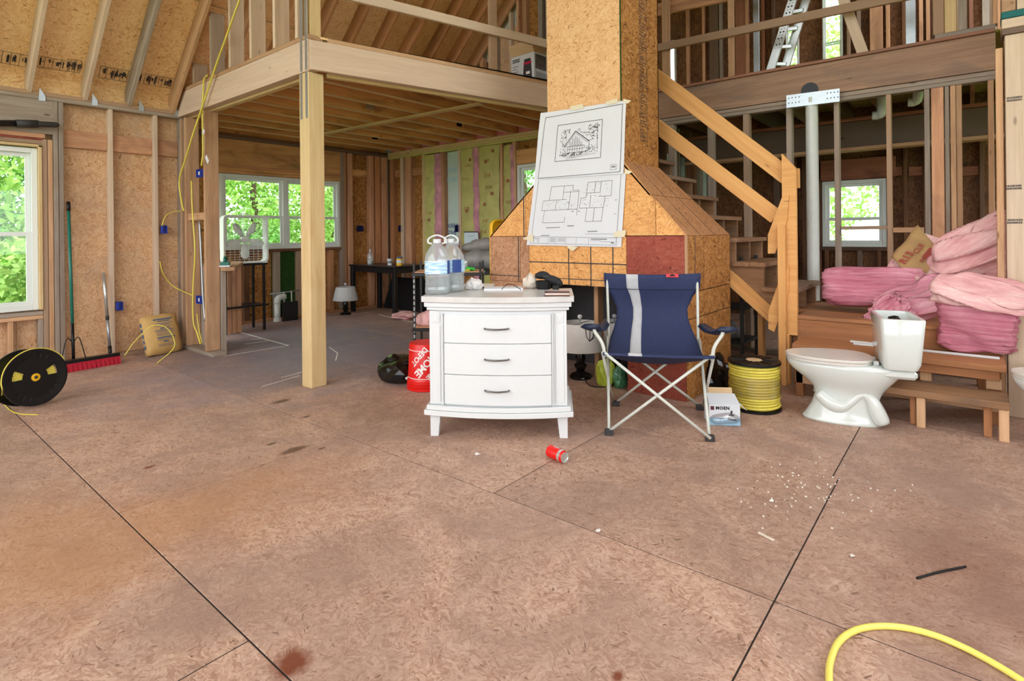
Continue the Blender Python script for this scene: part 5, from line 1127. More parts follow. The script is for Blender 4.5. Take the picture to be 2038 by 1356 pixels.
# ================================================================ TOILETS
def toilet(origin,rz,label,partial=False):
    """local +y = bowl front, x across; y=0 at the back of the tank"""
    o=thing('toilet',tuple(origin),label,'toilet',rz=rz,group='white toilets'); M=T(*origin,rz=rz)
    # (z, yfront, yback, halfwidth)
    prof=[(0,.63,.18,.125),(.012,.635,.175,.128),(.03,.615,.19,.115),(.10,.575,.20,.105),(.17,.555,.19,.105),(.215,.57,.17,.12),(.255,.61,.14,.145),(.29,.655,.11,.165),(.325,.695,.08,.178),(.36,.72,.06,.186),(.385,.725,.05,.187)]
    bm=bmesh.new(); n=36; rings=[]
    for z,yf,yb,w in prof:
        ring=[]
        for k in range(n):
            a=2*math.pi*k/n; c,s=math.cos(a),math.sin(a); e=.75 if s<0 else 1.0
            x=w*math.copysign(abs(c)**e,c); yc=yb+(yf-yb)*(.42 if z>.2 else .5); y=yc+(yf-yc)*s if s>0 else yc+(yc-yb)*math.copysign(abs(s)**.7,s); ring.append(bm.verts.new((x,y,z)))
        rings.append(ring)
    for a,b in zip(rings,rings[1:]):
        for k in range(n): bm.faces.new((a[k],a[(k+1)%n],b[(k+1)%n],b[k]))
    bm.faces.new(rings[0][::-1]); bm.faces.new(rings[-1])
    bo=bmobj('bowl',bm,M_CERAMIC,o,M,True)
    for s in (-1,1):
        P=smooth_path([(s*.072,.54,.18),(s*.086,.48,.13),(s*.09,.42,.11),(s*.092,.36,.145),(s*.094,.30,.20),(s*.093,.25,.17),(s*.092,.22,.10),(s*.09,.19,.03)],5); bm=bmesh.new(); bm_tube(bm,P,[.035+.012*math.sin(i*.25) for i in range(len(P))],12); bmobj('trapway',bm,M_CERAMIC,bo,M,True)
    def oval(yf,yb,w,z0,z1,nm,m,inner=None,par=o):
        bm=bmesh.new(); a=[];b=[]
        for k in range(n):
            t=2*math.pi*k/n; c,s=math.cos(t),math.sin(t); yc=yb+(yf-yb)*.42; y=yc+(yf-yc)*s if s>0 else yc+(yc-yb)*math.copysign(abs(s)**.6,s); x=w*c; a.append(bm.verts.new((x,y,z0))); b.append(bm.verts.new((x,y,z1)))
        bm.faces.new(a[::-1]); bm.faces.new(b)
        for k in range(n): bm.faces.new((a[k],a[(k+1)%n],b[(k+1)%n],b[k]))
        bmesh.ops.recalc_face_normals(bm,faces=bm.faces); bmesh.ops.bevel(bm,geom=[e for e in bm.edges if abs(e.verts[0].co.z-e.verts[1].co.z)<1e-6],offset=.005,segments=2,affect='EDGES')
        q=bmobj(nm,bm,m,par,M,False); autosmooth(q); return q
    oval(.728,.23,.188,.387,.404,'seat',M_SEAT); oval(.732,.225,.19,.406,.424,'lid',M_SEAT)
    box('hinge',-.08,-.05,.205,.235,.386,.412,M_WHITEP,o,M=M); box('hinge',.05,.08,.205,.235,.386,.412,M_WHITEP,o,M=M)
    box('tank_shelf',-.17,.17,.02,.24,.33,.384,M_CERAMIC,o,M=M,bev=.02)
    # open tank, wider at the top
    bm=bmesh.new(); Zs=(.39,.42,.70)
    def rr(w,y0,y1,z,r=.03):
        pts=[]
        for (cx_,cy_,a0) in ((w-r,y1-r,0),(-w+r,y1-r,90),(-w+r,y0+r,180),(w-r,y0+r,270)):
            for k in range(4): a=R(a0+30*k); pts.append(bm.verts.new((cx_+r*math.cos(a),cy_+r*math.sin(a),z)))
        return pts
    rg=[rr(.19,.02,.19,.39),rr(.205,.005,.20,.43),rr(.225,-.015,.215,.695),rr(.222,-.012,.212,.70),rr(.205,.005,.195,.70),rr(.19,.025,.175,.45)]
    for a,b in zip(rg,rg[1:]):
        for k in range(16): bm.faces.new((a[k],a[(k+1)%16],b[(k+1)%16],b[k]))
    bm.faces.new(rg[0][::-1]); bm.faces.new(rg[-1]); tk=bmobj('tank',bm,M_CERAMIC,o,M,False); autosmooth(tk,50)
    tube('fill_valve',smooth_path([(-.06,.10,.46),(-.06,.10,.66),(-.05,.11,.69),(-.02,.14,.68)],3),.012,M_BLACK,tk,8,M); lathe('valve_cap',[(.0,.655),(.026,.655),(.026,.69),(.0,.69)],M_BLACK,tk,M@Matrix.Translation((-.10,.12,0)),12,capb=False,capt=False)
    return o
tf=onZ(1600,838); tbk=onZ(1766,858); ax=(tf-tbk).normalized(); perp=Vector((-ax.y,ax.x,0))
perp=perp if perp.x>0 else -perp
trz=math.atan2(ax.y,ax.x)-math.pi/2
base_mid=(tf+tbk)/2+perp*.13; org=base_mid-ax*.40; toilet(org,trz,'white toilet with a missing tank lid in front of the wooden steps')
tr=onZ(2024,872); toilet(Vector((4.32,-.905,0)),R(1),'second white toilet cut off by the right edge of the photo')
# ================================================================ SPOOL OF YELLOW CABLE
p=onZ(1521,826)+Vector((.13,.10,0)); sp2=thing('cable_spool',tuple(p),'upright spool wound with yellow cable, black end discs','cable spool'); Ms=T(*p)
sr=.170
lathe('end_disc',[(.0,0),(sr+.005,0),(sr+.005,.014),(.0,.014)],M_BLACK,sp2,Ms,36,capb=False,capt=False)
lathe('end_disc',[(.0,.316),(sr+.002,.316),(sr+.004,.322),(sr+.002,.334),(.0,.332)],M_BLACK,sp2,Ms,36,capb=False,capt=False)
lathe('hub_label',[(.0,.3335),(.055,.3335),(.055,.3355),(.02,.3355)],M_CARD,sp2,Ms,9,capb=False,capt=False)
for k in range(12):
    a=k*math.pi/6; box('rib',.065,.155,-.006,.006,.3325,.338,M_BLACK,sp2,M=Ms@Matrix.Rotation(a,4,'Z'))
turns=15; pts=[]
for i in range(turns*28+1):
    a=2*math.pi*i/28; z=.022+.286*i/(turns*28); pts.append(((sr-.012+.004*math.sin(i*.07))*math.cos(a),(sr-.012+.004*math.sin(i*.07))*math.sin(a),z))
tube('cable_winding',pts,.0095,M_CABLE,sp2,8,Ms); lathe('inner_winding',[(sr-.024,.016),(sr-.024,.314)],M_CABLE,sp2,Ms,28)
lathe('shrink_film',[(sr+.001,.10),(sr+.003,.16),(sr+.003,.22),(sr+.001,.24)],M_BAGFILM,sp2,Ms,36,capb=False,capt=False)
# ================================================================ FAUCET CARTON in a clear bag
p=onZ(1440,850)+Vector((.07,.03,0)); brz=crz+R(4); mb=thing('faucet_carton',tuple(p),'white faucet carton half wrapped in clear plastic by the chair leg','carton',rz=brz); Mb=T(*p,rz=brz)
box('carton',-.095,.095,-.055,.085,.002,.135,M_BOXWHITE,mb,M=Mb,bev=.001); box('blue_band',-.0955,.0955,-.0556,-.0552,.003,.05,M_LTBLUE,mb,M=Mb,bev=0)
side_panel('lid_flap',[Mb@Vector((-.095,-.055,.136)),Mb@Vector((.095,-.055,.136)),Mb@Vector((.09,.06,.175)),Mb@Vector((-.085,.06,.175))],M_BOXWHITE,mb,.002)
side_panel('lid_flap',[Mb@Vector((.096,-.055,.134)),Mb@Vector((.096,.085,.134)),Mb@Vector((.135,.085,.10)),Mb@Vector((.135,-.05,.10))],M_BOXWHITE,mb,.002); side_panel('back_flap',[Mb@Vector((-.09,.085,.136)),Mb@Vector((.09,.085,.136)),Mb@Vector((.085,.11,.20)),Mb@Vector((-.08,.11,.20))],M_CARD,mb,.002)
text('lettering','MOEN',.028,M_BLACK,Mb@frame3((-.012,-.0562,.112),(1,0,0),(0,0,1)),mb,bold=.0012,spacing=1.1); 
mesh('logo_mark',[Mb@Vector(q) for q in ((-.086,-.0562,.10),(-.064,-.0562,.10),(-.064,-.0562,.124),(-.086,-.0562,.124))],[(0,1,2,3)],M_MAROON,mb)
prism('faucet_picture',[(0,0),(.03,0),(.035,.01),(.022,.014),(.024,.036),(.012,.036),(.010,.014),(0,.010)],.0004,M_INK,mb,Mb@frame3((.025,-.0558,.062),(1,0,0),(0,0,1))); prism('faucet_picture',[(0,0),(.05,-.008),(.052,.0),(.03,.006),(.02,.012),(.0,.012)],.0004,M_INK,mb,Mb@frame3((.02,-.0558,.040),(1,0,0),(0,0,1)))
bg_=crumple('clear_bag',p+Vector((.03,0,0)),.105,M_BAGFILM,None,None,31,(1.15,.95,.62),.25,3,smooth=True); bg_.parent=mb; bg_.matrix_parent_inverse=W[mb].inverted(); W[bg_]=T(*p)
# ================================================================ BLACK BAGS, BUCKET, CAN, SCRAPS
p=onZ(1447,800)+Vector((.25,.14,0)); gb=crumple('trash_bag',p,.135,M_BLACKG,'black plastic trash bag standing between the chimney and the cable spool','bag',12,(.9,.9,1.15),.42,3)
crumple('bag_knot',p+Vector((0,0,.25)),.035,M_BLACKG,None,None,5,(1,1,1.4),.4,2,ztouch=False).parent=gb
kn=bpy.data.objects['bag_knot']; kn.matrix_parent_inverse=W[gb].inverted()
p=onZ(800,757)+Vector((.06,.06,0)); b2=crumple('trash_bag',p,.20,M_BLACKG,'low slumped black bag half hidden behind the red bucket','bag',19,(1.1,1.1,.62),.4,3)
p2=onZ(812,753,.06); s=crumple('scrap_paper',p2,.03,M_PAPER,None,None,8,(1,1,.7),.5,1,ztouch=False); s.parent=b2; s.matrix_parent_inverse=W[b2].inverted(); tag(s,'crumpled white scrap caught in the bag')
p=onZ(842,786)+Vector((.16,.14,0)); bk=thing('bucket',tuple(p),'upside-down red plastic bucket with white lettering left of the dresser','bucket'); Mk=T(*p)
bkz=math.atan2(-p.y,-p.x)  # towards the camera
lathe('shell',[(.150,0.0),(.156,.004),(.156,.018),(.151,.022),(.156,.03),(.156,.045),(.150,.05),(.155,.055),(.154,.075),(.149,.08),(.146,.11),(.134,.355),(.128,.366),(.0,.366)],M_RED,bk,Mk,40,capt=False)
def on_bucket(u,w,tilt,txt,size,bold):
    me=text_mesh(txt,size,bold,.92)
    for v in me.vertices:
        x,y=v.co.x,v.co.y; xr=x*math.cos(tilt)-y*math.sin(tilt)+u; yr=x*math.sin(tilt)+y*math.cos(tilt)+w
        z=.215+yr; r=.146-(z-.11)*.049+.0012; a=bkz+xr/r; v.co=Vector((r*math.cos(a),r*math.sin(a),z))
    fin('lettering',me,M_WHITEINK,Mk,bk)
for (u,w,tx,sz,bo) in ((.055,-.075,'THE',.055,.0015),(.005,-.005,'HOME',.082,.002),(-.045,.06,'DEPOT',.06,.0015)): on_bucket(u-.015,w,math.pi+R(48),tx,sz,bo)
for zz in (.098,.315):
    bm=bmesh.new(); m=40
    for i in range(m):
        a0,a1=2*math.pi*i/m,2*math.pi*(i+1)/m; r=lambda z:.146-(z-.11)*.049+.001; bm.faces.new([bm.verts.new((r(z)*math.cos(a),r(z)*math.sin(a),z)) for a,z in ((a0,zz),(a1,zz),(a1,zz+.005),(a0,zz+.005))])
    bmobj('print_band',bm,M_WHITEINK,bk,Mk,norm=False)
# soda can lying on the floor
pa=onZ(1090,911); pb=onZ(1128,929); d=(pb-pa); crz2=math.atan2(d.y,d.x); Lc=.125; pm=(pa+pb)/2+Vector((.02,.015,0))
can=thing('soda_can',tuple(pm),'red soda can lying on its side on the bare floor','can',rz=crz2); Mc=T(pm.x,pm.y,.0335,rz=crz2)@Matrix.Rotation(R(90),4,'Y')
lathe('can_body',[(.024,-.062),(.033,-.054),(.033,.050),(.0265,.060)],M_RED,can,Mc,28,capb=False,capt=False); lathe('can_lid',[(.0265,.060),(.0285,.063),(.0265,.0635),(.024,.058),(.0,.058)],M_ALU,can,Mc,28,capb=False,capt=False); lathe('can_base',[(.024,-.062),(.018,-.056),(.0,-.054)],M_ALU,can,Mc,28,capb=False,capt=False)
lathe('silver_band',[(.0333,.030),(.0333,.049)],M_ALU,can,Mc,28,capb=False,capt=False); prism('pull_tab',[(-.012,-.006),(.01,-.006),(.013,0),(.01,.006),(-.012,.006)],.0015,M_ALU,can,Mc@Matrix.Translation((0,0,.0585)))
bm=bmesh.new()
def cquad(a0,a1,z0,z1):
    bm.faces.new([bm.verts.new((.0334*math.cos(a),.0334*math.sin(a),z)) for a,z in ((a0,z0),(a1,z0),(a1,z1),(a0,z1))])
for i in range(9): cquad(2.4+.09*i,2.44+.09*i,-.03+.012*math.sin(i*.9),.015+.012*math.sin(i*.9))
bmobj('script_print',bm,M_WHITEINK,can,Mc,norm=False)
def scrap(px,py,r,mat,label,seed,sq=(1,1,.5)): return crumple('scrap',onZ(px,py),r,mat,label,'scrap',seed,sq,.5,1)
scrap(951,906,.016,M_DIRTY,'small white crumpled scrap on the floor below the dresser',3)
scrap(1536,998,.014,M_DIRTY,'white chip on the floor below the faucet carton',6,(1.3,.8,.3)); scrap(1696,1107,.009,M_DIRTY,'tiny white chip beside the long floor joint at right',7,(1,1,.3)); scrap(1190,1057,.010,M_DIRTY,'crumbled white speck pile near the middle floor joint',8,(1.4,1,.2))
a,b=onZ(1509,1062),onZ(1540,1078); o=board('wood_splinter',a+Vector((0,0,.004)),b+Vector((0,0,.004)),.012,.007,M_BEIGE,None,side=(0,1,0)); tag(o,'pale straight stick lying on the floor, right of centre','stick')
a,b=onZ(1825,1154),onZ(1922,1131); o=tube('black_zip_tie',smooth_path([a+Vector((0,0,.005)),(a+b)/2+Vector((.0,.005,.005)),b+Vector((0,0,.005))],4),.004,M_BLACK,n=6); tag(o,'thin black strip lying on the floor at lower right','strip')
rs=np.random.RandomState(4); bm=bmesh.new()
for k in range(90):
    px=1560+rs.randn()*60+ (rs.rand()>.5)*90; py=975+rs.randn()*28; q=onZ(px,py); s=.001+.0018*rs.rand(); bmesh.ops.create_cube(bm,size=s*2,matrix=Matrix.Translation(q+Vector((0,0,s)))@Matrix.Rotation(rs.rand()*3,4,'Z'))
o=bmobj('debris',bm,M_DIRTY); tag(o,'scatter of tiny white crumbs around the floor joint','debris',kind='stuff')
# hose in the foreground
hp_=[(1648,1400),(1650,1356),(1652,1320),(1668,1280),(1700,1256),(1745,1247),(1800,1250),(1860,1265),(1920,1290),(1980,1322),(2045,1362)]
o=tube('garden_hose',smooth_path([Vector((.35,.05,.009)),Vector((.8,.18,.009)),Vector((1.2,.25,.009)),Vector((1.48,.285,.009))]+[onZ(x,y,.009) for x,y in hp_]+[Vector((1.96,-.24,.009)),Vector((1.86,-.42,.009)),Vector((1.74,-.66,.009)),Vector((1.6,-1.0,.009))],8),.0095,M_HOSE,n=10); tag(o,'yellow hose curving across the lower right corner of the floor','hose')
# ================================================================ INSULATION ON THE LANDING
def fluff(name,M,lx,ly,lz,mat,label,seed,nx=26,ny=10,nz=6,amp=.018,bend=0.0,layers=True,mat2=None):
    """soft batt: a subdivided box with bulging, ragged, layered sides"""
    rs=np.random.RandomState(seed); bm=bmesh.new(); bmesh.ops.create_cube(bm,size=2.0)
    bmesh.ops.subdivide_edges(bm,edges=list(bm.edges),cuts=17,use_grid_fill=True)
    ph=rs.rand(8)*6.28; fr=rs.rand(8,3)*5+1.5
    for v in bm.verts:
        c=np.array(v.co); d=np.zeros(3)
        for i in range(8):
            d+=np.array([math.sin(fr[i]@c+ph[i]),math.sin(fr[i]@c*1.3+ph[(i+3)%8]),math.sin(fr[i]@c*.8+ph[(i+5)%8])])/(1+i*.5)
        lay=math.sin(c[1]*34+2.2*math.sin(c[0]*3+ph[0]))*.35 if layers else 0
        # round the box
        rr=1-.10*(abs(c[0])**4*abs(c[1])**4+abs(c[1])**4*abs(c[2])**4+abs(c[0])**4*abs(c[2])**4)
        x,y,z=c*rr
        P=Vector((x*lx/2,y*ly/2,z*lz/2))+Vector(d)*amp*.6+Vector((x*abs(c[0])**6*lay*amp*1.6,0,z*abs(c[2])**6*lay*amp*1.6))
        P.z+=bend*(1-c[0]**2)-bend*.5; v.co=P
    o=bmobj(name,bm,mat,None,M,True); tag(o,label,'insulation','insulation batts on the landing'); return o
def fibre(name,a,b,c,lay=60.0):
    t=NT(name); co=t.coord(); n=t.noise(t.mapping(co,(3,lay,6)),1.0,5.0,.7,.6); n2=t.noise(co,5.0,4.0); v=t.math('ADD',t.math('MULTIPLY',n,.65),t.math('MULTIPLY',n2,.35))
    t.l(t.ramp(v,[(.36,srgb(*a)),(.5,srgb(*b)),(.62,srgb(*c))]),t.b.inputs['Base Color']); t.b.inputs['Roughness'].default_value=.95; t.b.inputs['Specular IOR Level'].default_value=.05; t.bump(v,.7,.02); return t.m
M_FIB1=fibre('layered_pink_fibre',(186,104,122),(212,134,152),(228,166,176)); M_FIB2=fibre('pale_pink_fibre',(206,146,146),(228,176,174),(238,204,198),18.0)
M_FIB3=fibre('rose_fibre',(194,112,130),(220,150,164),(234,182,188),40.0)
def bm_at(px,py,X,rot,yaw=0,pitch=0):
    p=onX(px,py,X); return Matrix.Translation(p)@Matrix.Rotation(R(yaw),4,'Z')@frame3((0,0,0),(0,-1,0),(0,0,1))@Matrix.Rotation(R(rot),4,'Z')@Matrix.Rotation(R(pitch),4,'X')
zt_=lambda M:M
fluff('insulation_batt',bm_at(1738,572,5.40,1.5,0,-8),.72,.31,.34,M_FIB1,'long deep-pink batt lying at the left on the landing',1,amp=.014)
fluff('insulation_batt',bm_at(1822,600,5.12,24,10,-24),.52,.24,.12,M_FIB3,'rose batt draped over the landing edge beside the toilet tank',2,amp=.02)
fluff('insulation_batt',bm_at(1768,628,4.99,48,0,-18),.30,.20,.07,M_FIB3,'thin torn pink batt slipping down behind the toilet tank',9,amp=.02)
fluff('insulation_batt',bm_at(1943,643,4.83,-2,0,4),.40,.38,.09,M_FIB1,'square pink batt hanging over the front edge of the landing',3,amp=.016)
fluff('insulation_batt',bm_at(1950,584,4.795,-8,0,-20),.47,.20,.15,M_FIB2,'pale pink batt lying in the middle of the pile by the column',4,amp=.028,layers=False)
fluff('insulation_batt',bm_at(1915,552,5.30,14,0,-20),.58,.14,.20,M_FIB2,'pale pink strip batt under the brown-faced batt',5,amp=.026,layers=False)
fluff('insulation_batt',bm_at(1945,493,5.20,38,0,-15),.56,.25,.16,M_FIB2,'topmost pale pink batt leaning against the column',6,amp=.032,layers=False)
# brown paper faced batt, open like a sheet
kb=thing('faced_batt',tuple(onX(1835,560,5.55)),'brown paper faced batt with red print tilted on the pile','insulation')
c=[onX(1826,449,5.62),onX(1908,536,5.48),onX(1820,566,5.34),onX(1774,512,5.46)]
n=12; v=[];f=[]
for j in range(n+1):
    for i in range(n+1):
        u,w=i/n,j/n; q=c[3].lerp(c[0],u).lerp(c[2].lerp(c[1],u),w); q=q+Vector((-.02*math.sin(3*u+2*w)-.03*w*w,0,.012*math.sin(9*u+5*w)))
        v.append(q)
for j in range(n):
    for i in range(n): a=j*(n+1)+i; f.append((a,a+1,a+n+2,a+n+1))
fc=mesh('paper_facing',v,f,M_KRAFT,kb,smooth=True); md=fc.modifiers.new('t','SOLIDIFY'); md.thickness=.004
Mbk=frame3(sum(c,Vector())/4+Vector((.05,0,.0)),c[0]-c[3],c[3]-c[2])
fb3=fluff('fibre_back',Mbk,.44,.30,.06,M_FIB2,None,14,amp=.012,layers=False); fb3.parent=kb; fb3.matrix_parent_inverse=W[kb].inverted(); del fb3['category']; del fb3['group']
xd=(c[0]-c[3]).normalized(); yd=(c[3]-c[2]).normalized()
kn_=xd.cross(yd); kn_=kn_ if kn_.dot(c[0]-Vector((0,0,H)))<0 else -kn_
def kprint(u,w,tx,s,bold=.001):
    q=c[3].lerp(c[0],u).lerp(c[2].lerp(c[1],u),w)+Vector((-.02*math.sin(3*u+2*w)-.03*w*w,0,.012*math.sin(9*u+5*w)))+kn_*.022; text('lettering',tx,s,M_INKRED,frame3(q,xd,yd),fc,bold=bold)
kprint(.28,.30,'R13',.075,.002); kprint(.60,.36,'CLB',.055); q=c[3].lerp(c[0],.60).lerp(c[2].lerp(c[1],.60),.56)+kn_*.045; bars('small_print',frame3(q,xd,yd),.12,.03,2,M_INKRED,fc,3)
q=c[3].lerp(c[0],.74).lerp(c[2].lerp(c[1],.74),.62)+kn_*.05; Mq=frame3(q,xd,yd); mesh('logo_print',[Mq@Vector(a) for a in ((-.05,-.05,0),(.05,-.05,0),(.05,.05,0),(-.05,.05,0))],[(0,1,2,3)],M_INKRED,fc)
# ================================================================ LEFT SIDE
# wire reel on the floor
p=onZ(72,818); rc=Vector((p.x+.05,p.y+.12,.0)); axd=(Vector((0,0,0))-Vector((p.x,p.y,0))).normalized(); axd=(Matrix.Rotation(R(27),3,'Z')@axd); axd=(axd+Vector((0,0,.10))).normalized()
sidev=Vector((0,0,1)).cross(axd).normalized(); upv=axd.cross(sidev)
RR=.205
zc=RR*upv.z+.05*abs(axd.z)+.0; cpt=onP(70,772,(rc.x,rc.y,0),(axd.x,axd.y,0)); cpt.z=zc+.012
Mr=frame3(cpt,sidev,upv)      # local z = axle towards the room
rl_o=thing('wire_reel',(cpt.x,cpt.y,0),'black plastic wire reel leaning on its rim at the far left','wire reel')
def disc(name,z0,z1,mat,par,holes=True):
    """flange with two oval windows"""
    bm=bmesh.new(); n=48; 
    def ring(r,z): return [bm.verts.new((r*math.cos(2*math.pi*k/n),r*math.sin(2*math.pi*k/n),z)) for k in range(n)]
    radii=[.03,.078,.143,RR-.012,RR]; 
    for zz,flip in ((z1,False),(z0,True)):
        rs=[ring(r,zz+(.006 if r>=RR-.013 and not flip else 0)) for r in radii]
        for bi,(a,b) in enumerate(zip(rs,rs[1:])):
            for k in range(n):
                ang=(k+.5)/n*2*math.pi
                if holes and bi==1 and (abs(((ang-2.9+math.pi)%(2*math.pi))-math.pi)<.30 or abs(((ang-.25+math.pi)%(2*math.pi))-math.pi)<.30): continue
                q=(a[k],b[k],b[(k+1)%n],a[(k+1)%n]); bm.faces.new(q if not flip else q[::-1])
        if flip: bot=rs[-1]
        else: top=rs[-1]
    for k in range(n): bm.faces.new((bot[k],bot[(k+1)%n],top[(k+1)%n],top[k]))
    return bmobj(name,bm,mat,par,Mr,norm=False)
f1=disc('flange',.0,.008,M_BLACK,rl_o); disc('flange',-.16,-.152,M_BLACK,rl_o,False)
lathe('hub',[(.028,-.16),(.028,.012),(.02,.014),(.0,.014)],M_YELLOWP,rl_o,Mr,16,capb=False,capt=False); lathe('axle_hole',[(.0,.0145),(.012,.0145)],M_DARK,rl_o,Mr,10,capb=False,capt=False)
lathe('wire_winding',[(.03,-.150),(.135,-.150),(.137,-.12),(.134,-.09),(.137,-.06),(.134,-.03),(.135,-.004),(.03,-.004)],M_CABLE,rl_o,Mr,32,capb=False,capt=False)
for k in range(24):
    a=k*math.pi/12; c_,s_=math.cos(a),math.sin(a); board('flange_rib',Mr@Vector((.14*c_,.14*s_,.010)),Mr@Vector((.19*c_,.19*s_,.010)),.005,.004,M_BLACK,f1,side=(-(Mr.to_3x3()@Vector((-s_,c_,0)))))
lp=[Mr@Vector((RR*1.0*math.cos(a)*1.0,RR*1.0*math.sin(a)*1.0+.006,-.02)) for a in np.linspace(.35,2.9,14)]
lp=[Mr@Vector(((RR+.004)*math.cos(a),(RR+.004)*math.sin(a),.016)) for a in np.linspace(.45,3.35,16)]+[onZ(5,800,.02),onZ(30,822,.006),onZ(75,826,.006)]
tube('loose_wire',smooth_path(lp,3),.004,M_CABLE,rl_o,6)
# push broom
h0=onZ(150,737)+Vector((0,0,.09)); br=thing('push_broom',(h0.x,h0.y,0),'push broom with green handle and red bristle head by the left wall','broom')
a=onZ(119,737,.03); b=onZ(237,717,.03); a=Vector((a.x,a.y,.06)); b=Vector((b.x,b.y,.06))
yb=6.55; a.y=min(a.y,6.50); b.y=min(b.y,6.60)
board('head_block',a+Vector((0,0,.03)),b+Vector((0,0,.03)),.055,.03,M_BLACK,br,side=(0,1,0))
bm=bmesh.new(); d=(b-a).normalized(); nr=Vector((-d.y,d.x,0)); k=40
for i in range(k):
    t=i/(k-1); q=a.lerp(b,t); w=.035+.006*math.sin(i*2.1)
    vs=[bm.verts.new(q+nr*s*ww+Vector((0,0,z))) for s,ww,z in ((-1,w+.008,-.058),(1,w+.008,-.058),(1,.026,.016),(-1,.026,.016))]
    if i:
        for j in range(4): bm.faces.new((pv[j],pv[(j+1)%4],vs[(j+1)%4],vs[j]))
    else: bm.faces.new(vs[::-1])
    pv=vs
bm.faces.new(pv); bmobj('bristles',bm,M_REDFIB,br)
top=onY(136,402,6.74); sock=a.lerp(b,.22)+Vector((0,0,.05)); mid=sock.lerp(top,.22)
tube('handle_ferrule',[sock,mid],.013,M_BLACK,br,10); tube('handle',[mid,sock.lerp(top,.94)],.0135,M_GREENP,br,10); tube('hand_grip',[sock.lerp(top,.94),top],.016,M_BLACK,br,10)
for s in (-1,1): q=a.lerp(b,.22+s*.20 if s>0 else .02)+Vector((0,0,.046)); tube('brace',smooth_path([q,q.lerp(mid,.5)+Vector((0,-.0,.03)),sock.lerp(top,.10)],4),.0045,M_BLACK,br,6)
# extension pole
p0=onZ(195,706); p0.y=min(p0.y,6.70); p1=onY(206,543,6.77); po=thing('extension_pole',(p0.x,p0.y,0),'short silver telescoping pole with a black foot leaning on the wall','pole')
p0.z=.012; tube('foot_grip',[p0,p0.lerp(p1,.15)],.016,M_BLACK,po,10); tube('lower_tube',[p0.lerp(p1,.15),p0.lerp(p1,.46)],.0135,M_STEEL,po,10); tube('clamp',[p0.lerp(p1,.455),p0.lerp(p1,.50)],.016,M_DARK,po,10); tube('upper_tube',[p0.lerp(p1,.50),p1],.0155,M_ALU,po,10)
# cement bag leaning against the studs
q0=onZ(293,712); q1=onZ(362,698); bq=thing('cement_bag',tuple((q0+q1)/2),'tan paper sack of mix leaning against the left wall studs','sack')
xv=(q1-q0); Lb=xv.length; xv.normalize(); back=Vector((-xv.y,xv.x,0)); back=back if back.y>0 else -back; upb=(Vector((0,0,1))*.95+back*.30-xv*.08).normalized(); Mb2=frame3((q0+q1)/2+Vector((0,0,.004)),xv,upb); hb=.42
bm=bmesh.new(); bmesh.ops.create_cube(bm,size=2.0); bmesh.ops.subdivide_edges(bm,edges=list(bm.edges),cuts=7,use_grid_fill=True)
for v in bm.verts:
    x,y,z=v.co; e=1-.16*max(abs(x),abs(y))**6; bul=(1-abs(x)**3)*(1-abs(y)**3)
    v.co=Vector((x*Lb/2*(1-.03*abs(y)**4)+.004*math.sin(9*y),hb/2+y*hb/2*(1-.04*abs(x)**6)+.004*math.sin(7*x),z*(.028+.05*bul)*e+.004*math.sin(8*x+5*y)))
sk=bmobj('sack',bm,M_PAPERBAG,bq,Mb2,True)
zf=lambda x,y:(.028+.05*(1-abs(x)**3)*(1-abs(y)**3))+.0055
def sackline(x0,x1,y,h,m=M_INKBLUE):
    bm=bmesh.new(); n=8; pr=None
    for i in range(n+1):
        x=x0+(x1-x0)*i/n; z=zf(x,y); q=(bm.verts.new((x*Lb/2,hb/2+(y-h)*hb/2,z)),bm.verts.new((x*Lb/2,hb/2+(y+h)*hb/2,z)))
        if pr: bm.faces.new((pr[0],q[0],q[1],pr[1]))
        pr=q
    bmobj('print_line',bm,m,sk,Mb2,norm=False)
for y,x0,x1,h in ((.72,-.5,.6,.03),(.62,-.3,.4,.02),(.50,-.5,.55,.012),(.44,-.5,.3,.012),(.36,-.5,.5,.008),(.16,-.55,.5,.015),(.10,-.5,.5,.008),(.04,-.5,.5,.008),(-.04,-.5,.5,.008),(-.10,-.5,.3,.008),(-.22,-.5,.5,.03),(-.32,-.5,.5,.01),(-.42,-.2,.1,.03),(-.55,-.5,.4,.008),(-.62,-.5,.4,.008)): sackline(x0,x1,y,h)
bars('small_print',Mb2@Matrix.Translation((0,hb/2+.13*hb,.086)),.10,.02,1,M_INKBLUE,sk,5)
for k in range(5): mesh('side_print',[Mb2@Vector((-Lb/2-.004,hb*(.18+.14*k),-.012)),Mb2@Vector((-Lb/2-.004,hb*(.18+.14*k),.012)),Mb2@Vector((-Lb/2-.004,hb*(.27+.14*k),.012)),Mb2@Vector((-Lb/2-.004,hb*(.27+.14*k),-.012))],[(0,1,2,3)],M_INKBLUE,sk)
